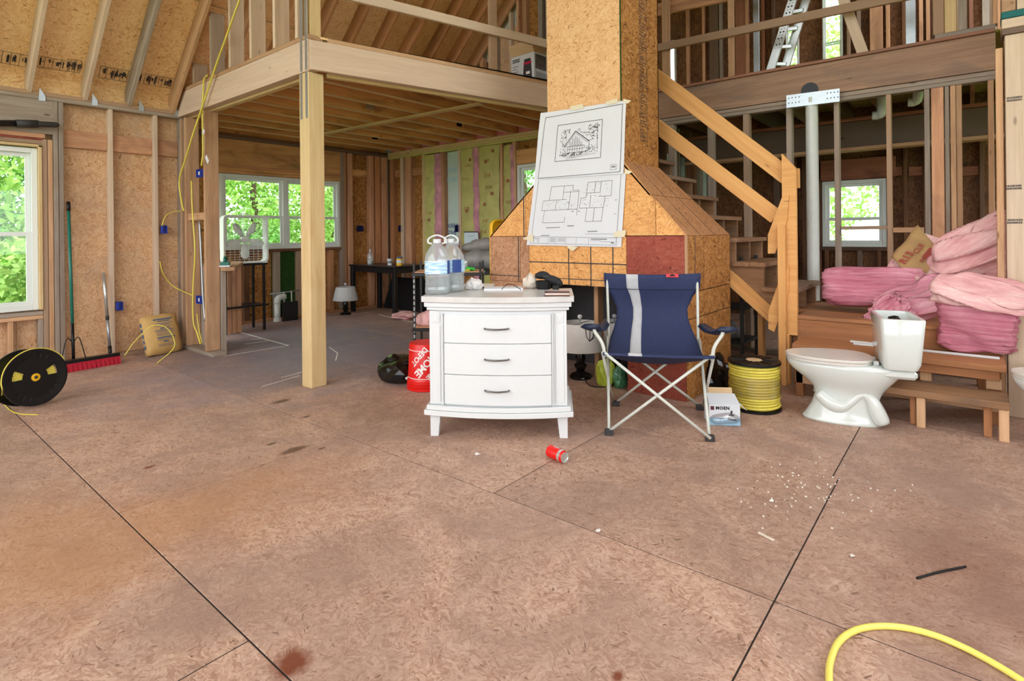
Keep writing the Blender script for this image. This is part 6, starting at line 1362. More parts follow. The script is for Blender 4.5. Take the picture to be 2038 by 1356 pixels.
# cables ---------------------------------------------------------------
def cable(pts,r,label,mat=M_CABLE,name='cable'): o=tube(name,smooth_path(pts,6),r,mat,n=6); tag(o,label,'cable'); return o
cable([onZ(240,705,.10)+Vector((0,-.12,.0)),onP(270,678,(2.0,6.2,0),(.3,1,0)),onP(305,648,(2.0,6.15,0),(.3,1,0)),onP(335,656,(2.0,6.12,0),(.3,1,0)),onP(347,690,(2.0,6.08,0),(.3,1,0)),onZ(312,724,.006)],.005,'loose yellow cable end lying over the cement bag')
def Yp(x,y,Y=YL-.015): return onY(x,y,Y)
cable([Yp(480,-10,5.2),Yp(455,60,5.4),onX(430,130,2.38),onX(405,205,2.38),onX(385,265,2.36),onX(368,320,2.36),onX(357,360,2.36),onX(362,405,2.36),onX(366,420,2.36)],.010,'long yellow cable swooping down from the loft to the corner stud')
cable([onX(413,150,2.40),onX(406,158,2.40),onX(404,190,2.40),onX(403,230,2.40),onX(404,300,2.40),onX(401,330,2.40)],.009,'yellow cable hooked over the loft beam end')
cable([onX(381,360,2.39),onX(383,420,2.39),onX(388,500,2.39),onX(384,580,2.39),onX(385,640,2.39),onX(392,662,2.39),onX(399,685,2.39)],.008,'yellow cable running down the corner studs to the floor plate')
cable([Yp(318,520,YL-.03),Yp(325,545,YL-.03),Yp(345,570,YL-.03),onX(383,588,2.40)],.006,'yellow cable sagging between two studs to the corner')
cable([Yp(322,450,YL-.04),Yp(330,430,YL-.04),Yp(345,422,YL-.02),Yp(365,420,YL-.02)],.006,'yellow cable looping out of the upper blue wall box')
cable([onX(392,625,2.41),onX(396,655,2.41),onX(402,683,2.41)],.006,'short yellow cable stub beside the floor plate')
cable([onX(397,440,2.43),onX(400,500,2.43),onX(404,590,2.43),onX(408,640,2.43)],.010,'grey flexible conduit in the corner stud bay',M_STEEL,'conduit')
def elbox(c,xd,label,mat=M_BLUEBOX,s=(.05,.09,.06),name='outlet_box'):
    M=frame3(c,xd,(0,0,1)); o=thing(name,tuple(c),label,'outlet box',group='electrical wall boxes'); w,h,d=s; t=.004
    box('back',-w/2,w/2,-h/2,h/2,-d,-d+t,mat,o,M=M,bev=0)
    for x in (-w/2,w/2-t): box('side',x,x+t,-h/2,h/2,-d,0,mat,o,M=M,bev=0)
    for y in (-h/2,h/2-t): box('end',-w/2,w/2,y,y+t,-d,0,mat,o,M=M,bev=0)
    box('mounting_tab',-w/2-.012,-w/2,-h/2+.01,h/2-.01,-.012,-.004,mat,o,M=M,bev=0); return o
elbox(Yp(322,457,YL-.005)+Vector((.03,0,0)),(1,0,0),'blue wall box with a cable loop on the third stud bay'); elbox(Yp(235,610,YL+.0)+Vector((.02,0,0)),(1,0,0),'empty blue wall box low on the left wall')
for px,py,lab in ((394,345,'blue wall box high on the corner studs'),(394,597,'blue wall box low on the corner studs')):
    o=elbox(onX(px,py,2.43),(0,-1,0),lab,M_BLUEBOX,(.10,.085,.04)); q=onX(px+2,py,2.4265); mesh('sticker',[q+Vector((0,.018,-.018)),q+Vector((0,-.018,-.018)),q+Vector((0,-.018,.018)),q+Vector((0,.018,.018))],[(0,1,2,3)],M_PAPER,o)
# tags on the corner post
for px,py,lab,tl in ((405,262,'small white and yellow tag on a wire by the loft corner',.0),(412,317,'long white paper tag hanging on the corner post',.4)):
    q=onX(px,py,2.385); o=board('wire_tag',q+Vector((0,.02+.02*tl,.05*(.3+tl))),q-Vector((0,.02+.02*tl,.05*(.3+tl))),.045,.003,M_PAPER,None,side=(0,1,0) if tl else (0,0,1)); tag(o,lab,'tag')
# black tube screen resting on the window header
q0=onY(-160,244,YL-.06); q1=onY(60,246,YL-.06); q2=onY(118,249,YL-.06)
sc=thing('black_tube',(q0.x,YL-.06,q0.z),'black metal tube with a grip mounted over the left window','tube'); tube('tube_shaft',[q0,q0.lerp(q1,.93)],.030,M_BLACKW,sc,14); tube('tube_grip',[q0.lerp(q1,.86),q1.lerp(q2,.25)],.036,M_DARK,sc,14); tube('tube_end',[q1.lerp(q2,.25),q1.lerp(q2,.35),q2.lerp(q1,.12),q2],[.034,.026,.026,.012],M_DARK,sc,14)
box('bracket',q0.x+.4,q0.x+.44,YL-.06,YL,q0.z-.02,q0.z+.02,M_DARK,sc)
# ================================================================ STUB WALL AND LEDGE AT THE KITCHEN CORNER
swl=thing('stub_wall',(2.5,6.4,0),'short open stud wall under the loft beam at the kitchen corner','stub wall')
e0=5.97
box('floor_plate',2.43,2.57,e0,YL+.1,0.0,.04,M_GREY,swl)
box('stud',2.43,2.57,6.62,6.66,.042,2.545,M_TAN,swl); box('stud',2.43,2.57,6.74,6.78,.042,2.545,M_GREY,swl)
box('stud',2.43,2.57,6.12,6.16,.042,2.545,M_TAN,swl)
box('block',2.45,2.55,6.163,6.617,onX(400,438,2.43).z,onX(400,423,2.43).z,M_TAN,swl)
ld=thing('half_wall',(2.8,6.6,0),'low half wall with a plank ledge under the box fan','half wall')
c0=onZ(444,688); zl_=onX(430,530,2.62).z
YH=6.75; xa=onY(452,600,YH+.5).x; xb=onY(481,600,YH+.5).x
box('end_board',2.575,2.625,6.10,6.14,.0,zl_-.04,M_GREY,ld); box('end_board',2.575,2.615,6.142,YH,.0,zl_-.04,M_GREY,ld)
for k in range(3): w=(xb-xa)/3; box('plank',xa+w*k+.002,xa+w*(k+1)-.002,YH+.5,YH+.54,.0,zl_-.04,M_PINK,ld)
prism('ledge',[(2.575,e0+.03),(2.67,e0+.03),(xb+.02,YH+.48),(xb+.02,YH+.62),(xa-.1,YH+.62),(2.575,YH+.1)],.036,M_TAN,ld,T(0,0,zl_-.038))
# clothes iron on the ledge
ip=onZ(453,524,zl_); ip=Vector((2.66,e0+.22,zl_)); im=T(*ip,rz=R(60)); ir=thing('clothes_iron',tuple(ip),'green and white clothes iron standing on the ledge beside the fan','iron',rz=R(60))
prism('soleplate',[(-.11,-.05),(.04,-.05),(.09,-.03),(.12,0),(.09,.03),(.04,.05),(-.11,.05)],.015,M_WHITEP,ir,im); prism('body',[(-.10,-.042),(.03,-.042),(.075,-.02),(.09,0),(.075,.02),(.03,.042),(-.10,.042)],.035,M_GREENP,ir,im@Matrix.Translation((0,0,.0155))); tube('handle',smooth_path([(.05,0,.048),(.04,0,.09),(-.02,0,.10),(-.09,0,.095),(-.10,0,.05)],4),.012,M_GREENP,ir,8,im)
# ================================================================ BOX FAN on a black shelf unit
YF=7.20; fA=onY(441,428,YF); fB=onY(531,522,YF); fx0,fx1,fz0,fz1=fA.x,fB.x,fB.z,fA.z
bt=thing('black_shelf_unit',((fx0+fx1)/2,YF+.1,0),'black metal shelf unit carrying the box fan','shelf unit')
for x in (fx0+.02,fx1-.06):
    for y in (YF-.02,YF+.28): box('upright',x,x+.03,y,y+.03,0,fz0-.03,M_BLACKW,bt)
box('shelf',fx0,fx1-.0,YF-.03,YF+.33,fz0-.03,fz0-.005,M_BLACKW,bt); box('shelf',fx0,fx1,YF-.03,YF+.33,.32,.34,M_BLACKW,bt)
fn=thing('box_fan',((fx0+fx1)/2,YF,fz0),'white box fan standing in front of the kitchen window','fan'); cx_,cz_=(fx0+fx1)/2,(fz0+fz1)/2; hwf=(fx1-fx0)/2; hhf=(fz1-fz0)/2
def rrect(w,h,r,n=5):
    P=[]
    for (a,b,a0) in ((w-r,h-r,0),(-w+r,h-r,90),(-w+r,-h+r,180),(w-r,-h+r,270)):
        for k in range(n+1): t=R(a0+90*k/n); P.append((a+r*math.cos(t),b+r*math.sin(t)))
    return P
MFN=frame3((cx_,YF,cz_),(1,0,0),(0,0,1)); MFN=MFN@Matrix.Rotation(0,4,'Z')
bm=bmesh.new(); A,B=rrect(hwf,hhf,.06),rrect(hwf-.022,hhf-.022,.05); n=len(A)
V=[[bm.verts.new((x,y,z)) for x,y in P] for P,z in ((A,.05),(A,-.06),(B,-.06),(B,.05))]
for i in range(4):
    a,b=V[i],V[(i+1)%4]
    for k in range(n): bm.faces.new((a[k],a[(k+1)%n],b[(k+1)%n],b[k]))
bmobj('frame',bm,M_WHITE,fn,MFN)
bl=thing('tmp',(0,0,0),None,None); COL.objects.unlink(bl); bpy.data.objects.remove(bl)
hubo=lathe('hub',[(.0,.02),(.045,.02),(.05,.0),(.05,-.03),(.0,-.03)],M_WHITE,fn,MFN,20,capb=False,capt=False)
for k in range(5):
    a=R(90+36+72*k); bm=bmesh.new(); P=[]
    for (r,w,tw) in ((.04,.025,.0),(.09,.05,.012),(.14,.062,.02),(.18,.05,.022),(.20,.02,.02)):
        rr_s=r*hwf/.23
        for s in (-1,1): P.append(bm.verts.new((rr_s*math.cos(a)-s*w*math.sin(a)*.8,rr_s*math.sin(a)+s*w*math.cos(a)*.8,s*tw)))
    for i in range(4): bm.faces.new((P[2*i],P[2*i+2],P[2*i+3],P[2*i+1]))
    o=bmobj('blade',bm,M_WHITE,hubo,MFN,True); md=o.modifiers.new('t','SOLIDIFY'); md.thickness=.004
bm=bmesh.new(); 
for i in range(1,18):
    z=-hhf+.02+(2*hhf-.04)*i/18; bm_tube(bm,[(-hwf+.015,z,.045),(hwf-.015,z,.045)],.0022,4)
for i in range(1,9):
    x=-hwf+.02+(2*hwf-.04)*i/9; bm_tube(bm,[(x,-hhf+.015,.046),(x,hhf-.015,.046)],.0022,4)
g=bmobj('grille',bm,M_WHITE,fn,MFN); tag(g,kind='stuff')
tube('carry_handle',smooth_path([(-.05,hhf-.002,0),(-.05,hhf+.018,0),(.05,hhf+.018,0),(.05,hhf-.002,0)],3),.006,M_WHITE,fn,6,MFN)
for x in (-hwf+.05,hwf-.05): box('foot',x-.03,x+.03,-hhf-.004,-hhf+.01,-.07,.07,M_WHITE,fn,M=MFN)
# ================================================================ PLUMBING under the kitchen window
YS=YK-.12
pv=thing('waste_pipe',tuple(onZ(556,632)),'white plastic waste elbow rising from the floor below the window','pipe')
q=onY(552,628,YS); q=Vector((q.x,YS,0)); zt2=onY(556,600,YS).z
tube('riser',[(q.x,YS,0),(q.x,YS,zt2-.02)],.042,M_PVC,pv,14); tube('elbow',smooth_path([(q.x,YS,zt2-.03),(q.x+.005,YS,zt2+.03),(q.x+.05,YS,zt2+.06),(q.x+.12,YS-.0,zt2+.06)],5),.046,M_PVC,pv,14); lathe('collar',[(.055,0),(.055,.05)],M_PVC,pv,T(q.x,YS,0),16)
sp_=thing('supply_pipe',(q.x,YK-.03,0),'thin grey supply pipes crossing below the kitchen window','pipe')
z1=onY(580,582,YK-.03).z; xa_,xb_=onY(538,582,YK-.03).x,onY(596,582,YK-.03).x; tube('cross_pipe',[(xa_,YK-.03,z1),(xb_,YK-.03,z1+.02)],.011,M_STEEL,sp_,8)
for px in (565,580): x=onY(px,590,YK-.05).x; tube('drop_pipe',[(x,YK-.05,z1+.02),(x,YK-.06,onY(px,612,YK-.05).z)],.010,M_PVC,sp_,8)
dk=box('black_bucket_lid',onY(562,620,YK-.2).x,onY(592,620,YK-.2).x,YK-.22,YK-.2,.0,onY(580,600,YK-.2).z,M_BLACKW,None); tag(dk,'black square panel leaning below the window pipes','panel')
# ================================================================ LAMPS
def lamp(p,label,cat='lamp',rz=0,sh=M_SHADE,scale=1.0,tilt=0.0):
    o=thing('table_lamp',tuple(p),label,cat,rz=rz,group='table lamps on the floor'); M=T(*p,rz=rz)@Matrix.Scale(scale,4)
    lathe('base',[(.0,0),(.085,0),(.088,.012),(.075,.03),(.04,.045),(.03,.06),(.045,.085),(.05,.10),(.03,.12),(.038,.14),(.042,.16),(.03,.20),(.02,.26),(.018,.31),(.0,.31)],M_BLACKG,o,M,24,capb=False,capt=False)
    Ms=M@Matrix.Translation((0,0,.0))@Matrix.Rotation(tilt,4,'Y')
    s=lathe('shade',[(.19,.225),(.192,.23),(.145,.43),(.142,.43),(.187,.228)],sh,o,Ms,36,capb=False,capt=False)
    tube('spider',[(-.14,0,.425),(.14,0,.425)],.003,M_STEEL,s,6,Ms); tube('harp_stem',[(0,0,.30),(0,0,.46)],.006,M_STEEL,s,6,Ms)
    lathe('finial',[(.0,.455),(.016,.462),(.02,.475),(.014,.488),(.0,.492)],M_WHITEP,s,Ms,12,capb=False,capt=False); return o
lp1=onZ(688,616); lp1=Vector((lp1.x*.935,lp1.y*.935,0)); lamp(lp1,'table lamp with a grey shade on the kitchen floor',scale=1.0)
lp2=onZ(1158,757)+Vector((.06,.05,0)); lamp(lp2,'white-shaded lamp with a black turned base beside the dresser',sh=M_SHADEW,scale=1.1)
lp3=onZ(1224,741); lamp(lp3,'second white-shaded lamp half hidden behind the camp chair',sh=M_SHADEW,scale=1.05)
cable([lp2+Vector((-.02,-.05,.01)),onZ(1175,768,.005),onZ(1205,770,.005),onZ(1225,762,.005),onZ(1240,768,.005)],.004,'black lamp cord trailing on the floor behind the chair',M_BLACK,'cord')
gb2=crumple('green_bag',onZ(1207,772)+Vector((.04,.03,0)),.085,M_LIME,'lime green plastic bag on the floor by the chimney leg','bag',41,(.8,.8,1.3),.45,3)
crumple('green_net',onZ(1236,776)+Vector((.06,.05,0)),.075,plain('dark_green_film',(70,120,84),.25,var=.4,nscale=9),'crumpled green net bag beside the lime bag','bag',43,(.8,.8,1.2),.45,3)
# ================================================================ BLACK TABLE IN THE KITCHEN CORNER
tz=onZ(718,610); tl0=onZ(783,617); zt3=.74
t0=onX(706,519,5.35); 
tbx0,tby0=5.20,6.90
tA=Vector((5.22,7.70,0)); 
def onTab(px,py,z): return onZ(px,py,z)
ca=onZ(706,521,.745); cb_=onZ(783,527,.745); cc=onZ(832,519,.745)
bt2=thing('black_table',(5.5,7.3,0),'black square-legged table in the kitchen corner','table')
X0_,X1_,Y0_,Y1_=5.06,5.80,6.86,7.66
e0_=onZ(783,617); X0_=5.28; Y0_=onX(783,600,5.28).y-.03; Y1_=7.76; X1_=5.88
box('top',X0_-.02,X1_,Y0_-.02,Y1_,.735,.76,M_BLACKW,bt2); 
for x in (X0_,X1_-.08):
    for y in (Y0_,Y1_-.07): box('leg',x,x+.06,y,y+.06,0,.733,M_BLACKW,bt2)
box('apron',X0_+.01,X0_+.03,Y0_+.062,Y1_-.072,.65,.733,M_BLACKW,bt2); box('apron',X0_+.062,X1_-.082,Y0_+.01,Y0_+.03,.65,.733,M_BLACKW,bt2); box('apron',X1_-.04,X1_-.02,Y0_+.06,Y1_-.07,.65,.733,M_BLACKW,bt2)
def tabpt(px): 
    q=onX(px,515,X0_+.22); return Vector((X0_+.22,min(max(q.y,Y0_+.05),Y1_-.05),.7605))
q=tabpt(737); vb=thing('glass_bottle',tuple(q),'small clear glass bottle on the black table','bottle'); lathe('bottle',[(.0,0),(.045,0),(.048,.01),(.048,.14),(.04,.17),(.018,.19),(.016,.22)],M_CLEAR,vb,T(*q),18,capb=False,capt=False); lathe('cap',[(.018,.221),(.018,.245),(.0,.245)],M_STEEL,vb,T(*q),12,capt=False); lathe('contents',[(.0,.005),(.042,.006),(.042,.06),(.0,.06)],M_PVC,vb,T(*q),16,capb=False,capt=False)
q=tabpt(776); jb=thing('white_tub',tuple(q),'small white tub with a lid on the black table','tub'); lathe('tub',[(.0,0),(.036,0),(.044,.085),(.0,.085)],M_WHITEP,jb,T(*q),18,capb=False,capt=False); lathe('lid',[(.0,.086),(.048,.086),(.048,.10),(.0,.10)],M_WHITEP,jb,T(*q),18,capb=False,capt=False); lathe('band',[(.0405,.03),(.0435,.06)],M_INKGREY,jb,T(*q),18,capb=False,capt=False)
q=tabpt(795); yj=thing('yellow_jar',tuple(q),'small jar with a yellow label and dark lid on the black table','jar'); lathe('jar',[(.0,0),(.045,0),(.046,.10),(.04,.11),(.0,.11)],M_YELLOWP,yj,T(*q),18,capb=False,capt=False); lathe('lid',[(.0,.111),(.042,.111),(.042,.135),(.0,.135)],M_INKBLUE,yj,T(*q),18,capb=False,capt=False); lathe('label',[(.0468,.04),(.0472,.085)],M_PAPER,yj,T(*q),18,capb=False,capt=False)
mr=thing('dark_mirror',(X1_+.12,Y0_+.3,0),'dark framed panel leaning on the wall below the black table','panel'); 
side_panel('frame',[(X1_-.02,Y1_-.10,.005),(X1_-.02,Y0_-.35,.005),(X1_+.12,Y0_-.35,.52),(X1_+.12,Y1_-.16,.52)],M_BLACKW,mr,.03)
crumple('insulation_scrap',onZ(800,638)+Vector((.12,.06,0)),.13,M_FIB2,'torn pink insulation scrap on the floor by the table leg','insulation',51,(1.4,1.2,.5),.5,3)
# ================================================================ WIRE RACK BEHIND THE DRESSER
rk0=onZ(822,735); 
rk=thing('wire_rack',(3.6,3.9,0),'black steel shelf rack standing behind the dresser','rack')
rx0,ry0=3.35,4.02; rA=onP(822,600,(3.3,3.9,0),(.772,.636,0)); ux=Vector((.62,-.78,0)).normalized(); uy=Vector((.78,.62,0)); o3=Vector((rA.x,rA.y,0)); MRk=frame3(o3,ux,uy)
zr_=[.12,.50,.965-.06]
W_=.62
for x in (0,W_-.02):
    for y in (0,.34): 
        up_=box('upright',x,x+.02,y,y+.02,0,.98,M_BLACKW,rk,M=MRk)
for z in (.36,.86):
    box('shelf',-.01,W_+.01,-.01,.37,z,z+.028,M_BLACKW,rk,M=MRk); box('shelf_board',.0,W_,.0,.36,z+.029,z+.037,M_PINK,rk,M=MRk)
for s in range(16): box('slot',.004,.016,-.0006,.0002,.1+.05*s,.13+.05*s,M_INKLT,rk,M=MRk,bev=0)
crumple('rolled_insulation',MRk@Vector((.12,.14,.398)),.10,M_FIB2,'pink insulation roll on the lower rack shelf left of the dresser','insulation',61,(1.0,1.5,.8),.25,3,smooth=True)
zs=.897
def rkp(px,d): 
    base=MRk@Vector((0,d,0)); return onP(px,540,base,uy)
q=rkp(924,.16); pj_=Vector((q.x,q.y,zs)); o=thing('pill_jar',tuple(pj_),'small clear jar with a white lid on the wire rack','jar'); lathe('jar',[(.0,0),(.034,0),(.035,.06),(.028,.07)],M_CLEAR,o,T(*pj_),16,capb=False,capt=False); lathe('lid',[(.0,.071),(.034,.071),(.034,.09),(.0,.09)],M_WHITEP,o,T(*pj_),16,capb=False,capt=False); lathe('contents',[(.0,.003),(.03,.004),(.03,.03),(.0,.03)],M_GREENPL,o,T(*pj_),14,capb=False,capt=False)
q=rkp(938,.12); crumple('green_packet',Vector((q.x,q.y,zs)),.035,M_GREENPL,'bright green packet on the wire rack beside the jar','packet',71,(1.4,1,.6),.5,2)
q=rkp(931,.06); crumple('lime_packet',Vector((q.x,q.y,zs)),.022,M_LIME,'small lime packet at the front of the wire rack','packet',72,(1.4,1,.5),.5,2)
# grey duffel beyond the rack, on a low table out of sight
tb3=thing('work_table',(4.6,4.6,0),'low work table behind the wire rack holding rolled grey bags','table'); 
qd=onP(930,505,(4.3,4.4,0),(.772,.636,0)); Md=frame3((qd.x,qd.y,0),(.636,-.772,0),(.772,.636,0))
box('table_top',-.35,.45,-.25,.35,.80,.84,M_DARK,tb3,M=Md)
for x in (-.32,.40):
    for y in (-.22,.30): box('leg',x-.02,x+.02,y-.02,y+.02,0,.798,M_DARK,tb3,M=Md)
du=thing('duffel_bags',tuple(Md@Vector((.1,0,.84))),'rolled silver-grey nylon bag behind the wire rack','bag')
bm=bmesh.new(); P=smooth_path([(-.05,.0,.11),(.1,.01,.115),(.25,.0,.11),(.42,.0,.12)],5); bm_tube(bm,P,[.06+.05*min(1,i/4)+.006*math.sin(i*1.3) for i in range(len(P))],16); bmobj('lower_roll',bm,M_GREYBAG,du,Md@Matrix.Translation((0,0,.84)),True)
bm=bmesh.new(); P=smooth_path([(-.06,.05,.24),(.1,.04,.26),(.25,.02,.285),(.42,.0,.30)],5); bm_tube(bm,P,[.03+.045*min(1,i/5)+.005*math.sin(i*1.7) for i in range(len(P))],16); bmobj('upper_roll',bm,M_GREYBAG,du,Md@Matrix.Translation((0,0,.84)),True)
crumple('tan_cloth',Md@Vector((-.17,-.05,.842)),.09,plain('tan_straw',(186,160,104),.9,var=.3,nscale=14,bump=.4),'tan straw bundle beside the grey rolled bag','bundle',81,(.9,.9,1.5),.4,3)
# yellow plastic sled-like lid leaning at the chimney side
ym=[(973,540),(968,520),(975,470),(985,440),(995,434),(1004,438)]
pl=Vector((XC+.06,cy1+.05,0)); Yv=frame3((pl.x,pl.y,0),(1,0,0),(0,0,1))
yt=thing('plastic_sled',(pl.x,pl.y,0),'tall yellow plastic panel with a rounded rim beside the chimney','panel')
zb0=.55; zt0=1.36
bm=bmesh.new(); Pp=rrect(.16,(zt0-zb0)/2,.06); V=[[bm.verts.new((x+.13,y+(zt0+zb0)/2,z)) for x,y in PP] for PP,z in ((Pp,.03),(Pp,-.0),)]
bm.faces.new(V[0]); bm.faces.new(V[1][::-1]); k=len(Pp)
for i in range(k): bm.faces.new((V[0][i],V[1][i],V[1][(i+1)%k],V[0][(i+1)%k]))
bmobj('panel',bm,M_YELLOWP,yt,Yv@Matrix.Translation((.02,0,0))); tube('rim',[(x+.15,y+(zt0+zb0)/2,.03) for x,y in Pp],.014,M_YELLOWP,yt,8,Yv,closed=True)
box('stand',.08,.22,-.0,zb0+.02,-.02,.02,M_DARK,yt,M=Yv)
# calendar with a seal, and small cards, fixed to the insulated wall
ca_=thing('wall_calendar',tuple(onX(938,490,XI-.03)),'white picture calendar of a seal pinned on the insulated wall','calendar')
q=[onX(924,463,XI-.04),onX(951,463,XI-.04),onX(953,497,XI-.04),onX(924,497,XI-.04)]
side_panel('page',[q[3],q[2],q[1],q[0]],plain('icy_picture',(214,230,240),.5),ca_,.004)
Mq=frame3(q[3]+Vector((-.006,0,0)),q[2]-q[3],q[0]-q[3]); wq=(q[2]-q[3]).length; hq=(q[0]-q[3]).length
prism('seal_picture',[(wq*a,hq*b) for a,b in ((.03,.03),(.2,.12),(.5,.22),(.56,.42),(.52,.5),(.62,.54),(.74,.48),(.86,.25),(.9,.03))],.0008,plain('seal_brown',(120,96,84),.6),ca_,Mq)
bars('small_print',frame3(q[0].lerp(q[1],.5)+Vector((-.007,0,-.05)),q[2]-q[3],q[0]-q[3]),.13,.014,1,M_INKLT,ca_,6)
box('frame_edge',XI-.045,XI-.038,q[1].y-.01,q[0].y+.01,q[0].z,q[0].z+.015,M_DARK,ca_)
cd=[onX(888,475,XI-.03),onX(914,477,XI-.03),onX(914,502,XI-.03),onX(888,502,XI-.03)]; o=thing('pinned_card',tuple(cd[2]),'white card with a red block pinned left of the calendar','card'); side_panel('card',[cd[3],cd[2],cd[1],cd[0]],M_PAPER,o,.003); r_=[cd[0].lerp(cd[3],.45).lerp(cd[1].lerp(cd[2],.45),.2),cd[1].lerp(cd[2],.45),cd[1].lerp(cd[2],.95),cd[0].lerp(cd[3],.95).lerp(cd[1].lerp(cd[2],.95),.2)]; mesh('red_block',[a+Vector((-.001,0,0)) for a in r_],[(3,2,1,0)],plain('brick_print',(176,92,92),.6),o)
# dark boxes on kitchen studs
for px,py,axis,lab in ((712,455,'Y','navy wall box on the studs above the lamp'),(797,455,'X','navy wall box on the studs right of the kitchen corner'),(910,455,'X','navy wall box beside the printed house wrap')):
    if axis=='Y': elbox(onY(px,py,YK-.004)+Vector((.06,0,0)),(1,0,0),lab,M_NAVYBOX,(.09,.10,.05))
    else: elbox(onX(px,py,XI-.004),(0,-1,0),lab,M_NAVYBOX,(.10,.11,.05))
# ================================================================ LOFT: carton, ladder, boards
bx=onP(1078,152,(bp0.x+bdir.x*2.6,bp0.y+bdir.y*2.6+.02,0),(.3,1,0)); 
dirx=bdir; Mv=frame3((0,0,0),(1,0,0),(0,1,0))
pL=onZ(1024,150,2.87); pL=Vector((4.78,3.78,2.872)); 
d0=onZ(1026,150,2.875); vcx=onP(1056,160,(4.62,3.66,0),(.77,.64,0))
vb_=onZ(1064,161,2.875); vb_=onP(1064,161,(bp0.x+nrm.x*.12,bp0.y+nrm.y*.12,0),(nrm.x,nrm.y,0)); vcx=Vector((vb_.x+.19,vb_.y+.17,0)); Mv=T(vcx.x,vcx.y,2.872,rz=R(-4)); vc=thing('vacuum_carton',(vcx.x,vcx.y,2.872),'open cardboard carton with a red and black vacuum picture on the loft edge','carton',rz=R(-4))
w=.17
box('carton',-w,w,-w,w,0,.34,M_BOXWHITE,vc,M=Mv,bev=.002)
for (a,b,c,d) in (((-w,-w),(-w,w),(-w-.04,w),(-w-.04,-w)),((-w,-w),(w,-w),(w,-w-.05),(-w,-w-.05))):
    side_panel('flap',[Mv@Vector((*a,.342)),Mv@Vector((*b,.342)),Mv@Vector((*c,.46)),Mv@Vector((*d,.46))],M_CARD,vc,.004)
Ml=Mv@frame3((-w-.001,0,0),(0,-1,0),(0,0,1)); Mrr=Mv@frame3((0,-w-.001,0),(1,0,0),(0,0,1))
vp=prism('vacuum_picture',[(.02,.02),(.13,.02),(.14,.08),(.13,.22),(.12,.28),(.03,.28),(.02,.22),(.01,.1)],.0006,M_INK,vc,Ml@Matrix.Translation((-.0,0,0))); prism('picture_lid',[(.02,.22),(.135,.22),(.135,.245),(.02,.245)],.0008,M_MAGENTA,vp,Ml@Matrix.Translation((0,0,.0005))); prism('picture_badge',[(.055,.11),(.11,.11),(.11,.14),(.055,.14)],.0008,M_WHITEINK,vp,Ml@Matrix.Translation((0,0,.0005)))
bars('title_print',Ml@Matrix.Translation((-.09,.29,.0008)),.11,.045,2,M_INK,vc,4)
for k in range(5): prism('print_line',[(-.15,.22-.03*k),(-.06-.02*(k%2),.22-.03*k),(-.06-.02*(k%2),.228-.03*k),(-.15,.228-.03*k)],.0005,M_INKGREY,vc,Ml)
prism('photo_panel',[(-.15,.16),(.16,.16),(.16,.32),(-.15,.32)],.0006,plain('dim_photo',(92,84,76),.5,var=.6,nscale=12),vc,Mrr); prism('text_panel',[(-.14,.03),(.15,.03),(.15,.13),(-.14,.13)],.0006,M_INKLT,vc,Mrr)
mesh('red_corner',[Mv@Vector(q) for q in ((-w,-w-.003,.342),(-w+.02,-w-.003,.342),(-w-.0,-w-.003,.44))],[(0,1,2)],M_RED,vc)
# extension ladder leaning in the right loft
b0=onX(1525,148,XP+.35); XLd=XP+.5
A=onX(1530,150,XLd); Bt=onX(1590,-40,XLd)
LA2=onX(1560,143,XLd+.15); LB2=onX(1620,-50,XLd+.15)
ladz=ZJT+.022; 
def downto(p,q,z): t=(z-p.z)/(q.z-p.z); return p+(q-p)*t
A=downto(A,Bt,ladz); LA2=downto(LA2,LB2,ladz)
ldr=thing('ladder',tuple((A+LA2)/2),'aluminium ladder leaning in the right loft','ladder')
up1=A+(Bt-A)*1.7; up2=LA2+(LB2-LA2)*1.7
s1_=board('side_rail',A,up1,.085,.026,M_ALU,ldr,side=(0,1,0)); board('side_rail',LA2,up2,.085,.026,M_ALU,ldr,side=(0,1,0))
nr_=10
for k in range(1,nr_): board('rung',A.lerp(up1,k/nr_*1.0),LA2.lerp(up2,k/nr_*1.0),.035,.03,M_ALU,ldr,side=(0,0,1))
dq=(up1-A).normalized(); 
for k in range(26):
    c=A+dq*(.35+.033*k); 
    for s in (-1,1):
        if (k+ (s>0))%1==0: board('rail_sticker',c+Vector((-.0155,s*.016-.008,0)),c+Vector((-.0155,s*.016+.008,0)),.014,.001,M_BLACK if k%2 else M_WHITEP,s1_,side=dq,bev=0)
# loft guard rails on the right
gr2=thing('loft_rail_right',(XP+.05,1.5,ZJT+.02),'sloping weathered 2x4 rails above the grey loft beam','railing')
a=onX(1312,95,XP+.12); b=onX(1810,-10,XP+.12); board('rail',a+(a-b)*.1,b+(b-a)*.6,.085,.036,M_GREY,gr2,side=(0,0,1))
a=onX(1308,20,XP+.30); b=onX(1440,-8,XP+.30); board('rail',a+(a-b)*.3,b+(b-a)*2.5,.14,.036,M_PINK,gr2,side=(0,0,1))
p=onX(1325,100,XP+.16); box('post',XP+.145,XP+.183,p.y-.05,p.y+.04,ZJT+.021,4.9,M_TAN,gr2); p=onX(1455,60,XP+.16); box('post',XP+.145,XP+.183,p.y-.03,p.y+.03,ZJT+.021,4.9,M_TAN,gr2)
p=onX(1505,60,XP+.7); o=box('grey_strip',XP+.69,XP+.72,p.y-.03,p.y+.03,ZJT+.021,4.6,M_STEEL,None); tag(o,'upright grey metal strip standing in the right loft','strip')
p=onX(1815,60,XP+.6); o=box('grey_strip',XP+.6,XP+.63,p.y-.03,p.y+.05,ZJT+.021,4.6,M_STEEL,None); tag(o,'wide pale metal strip standing right of the sloping prop in the loft','strip')
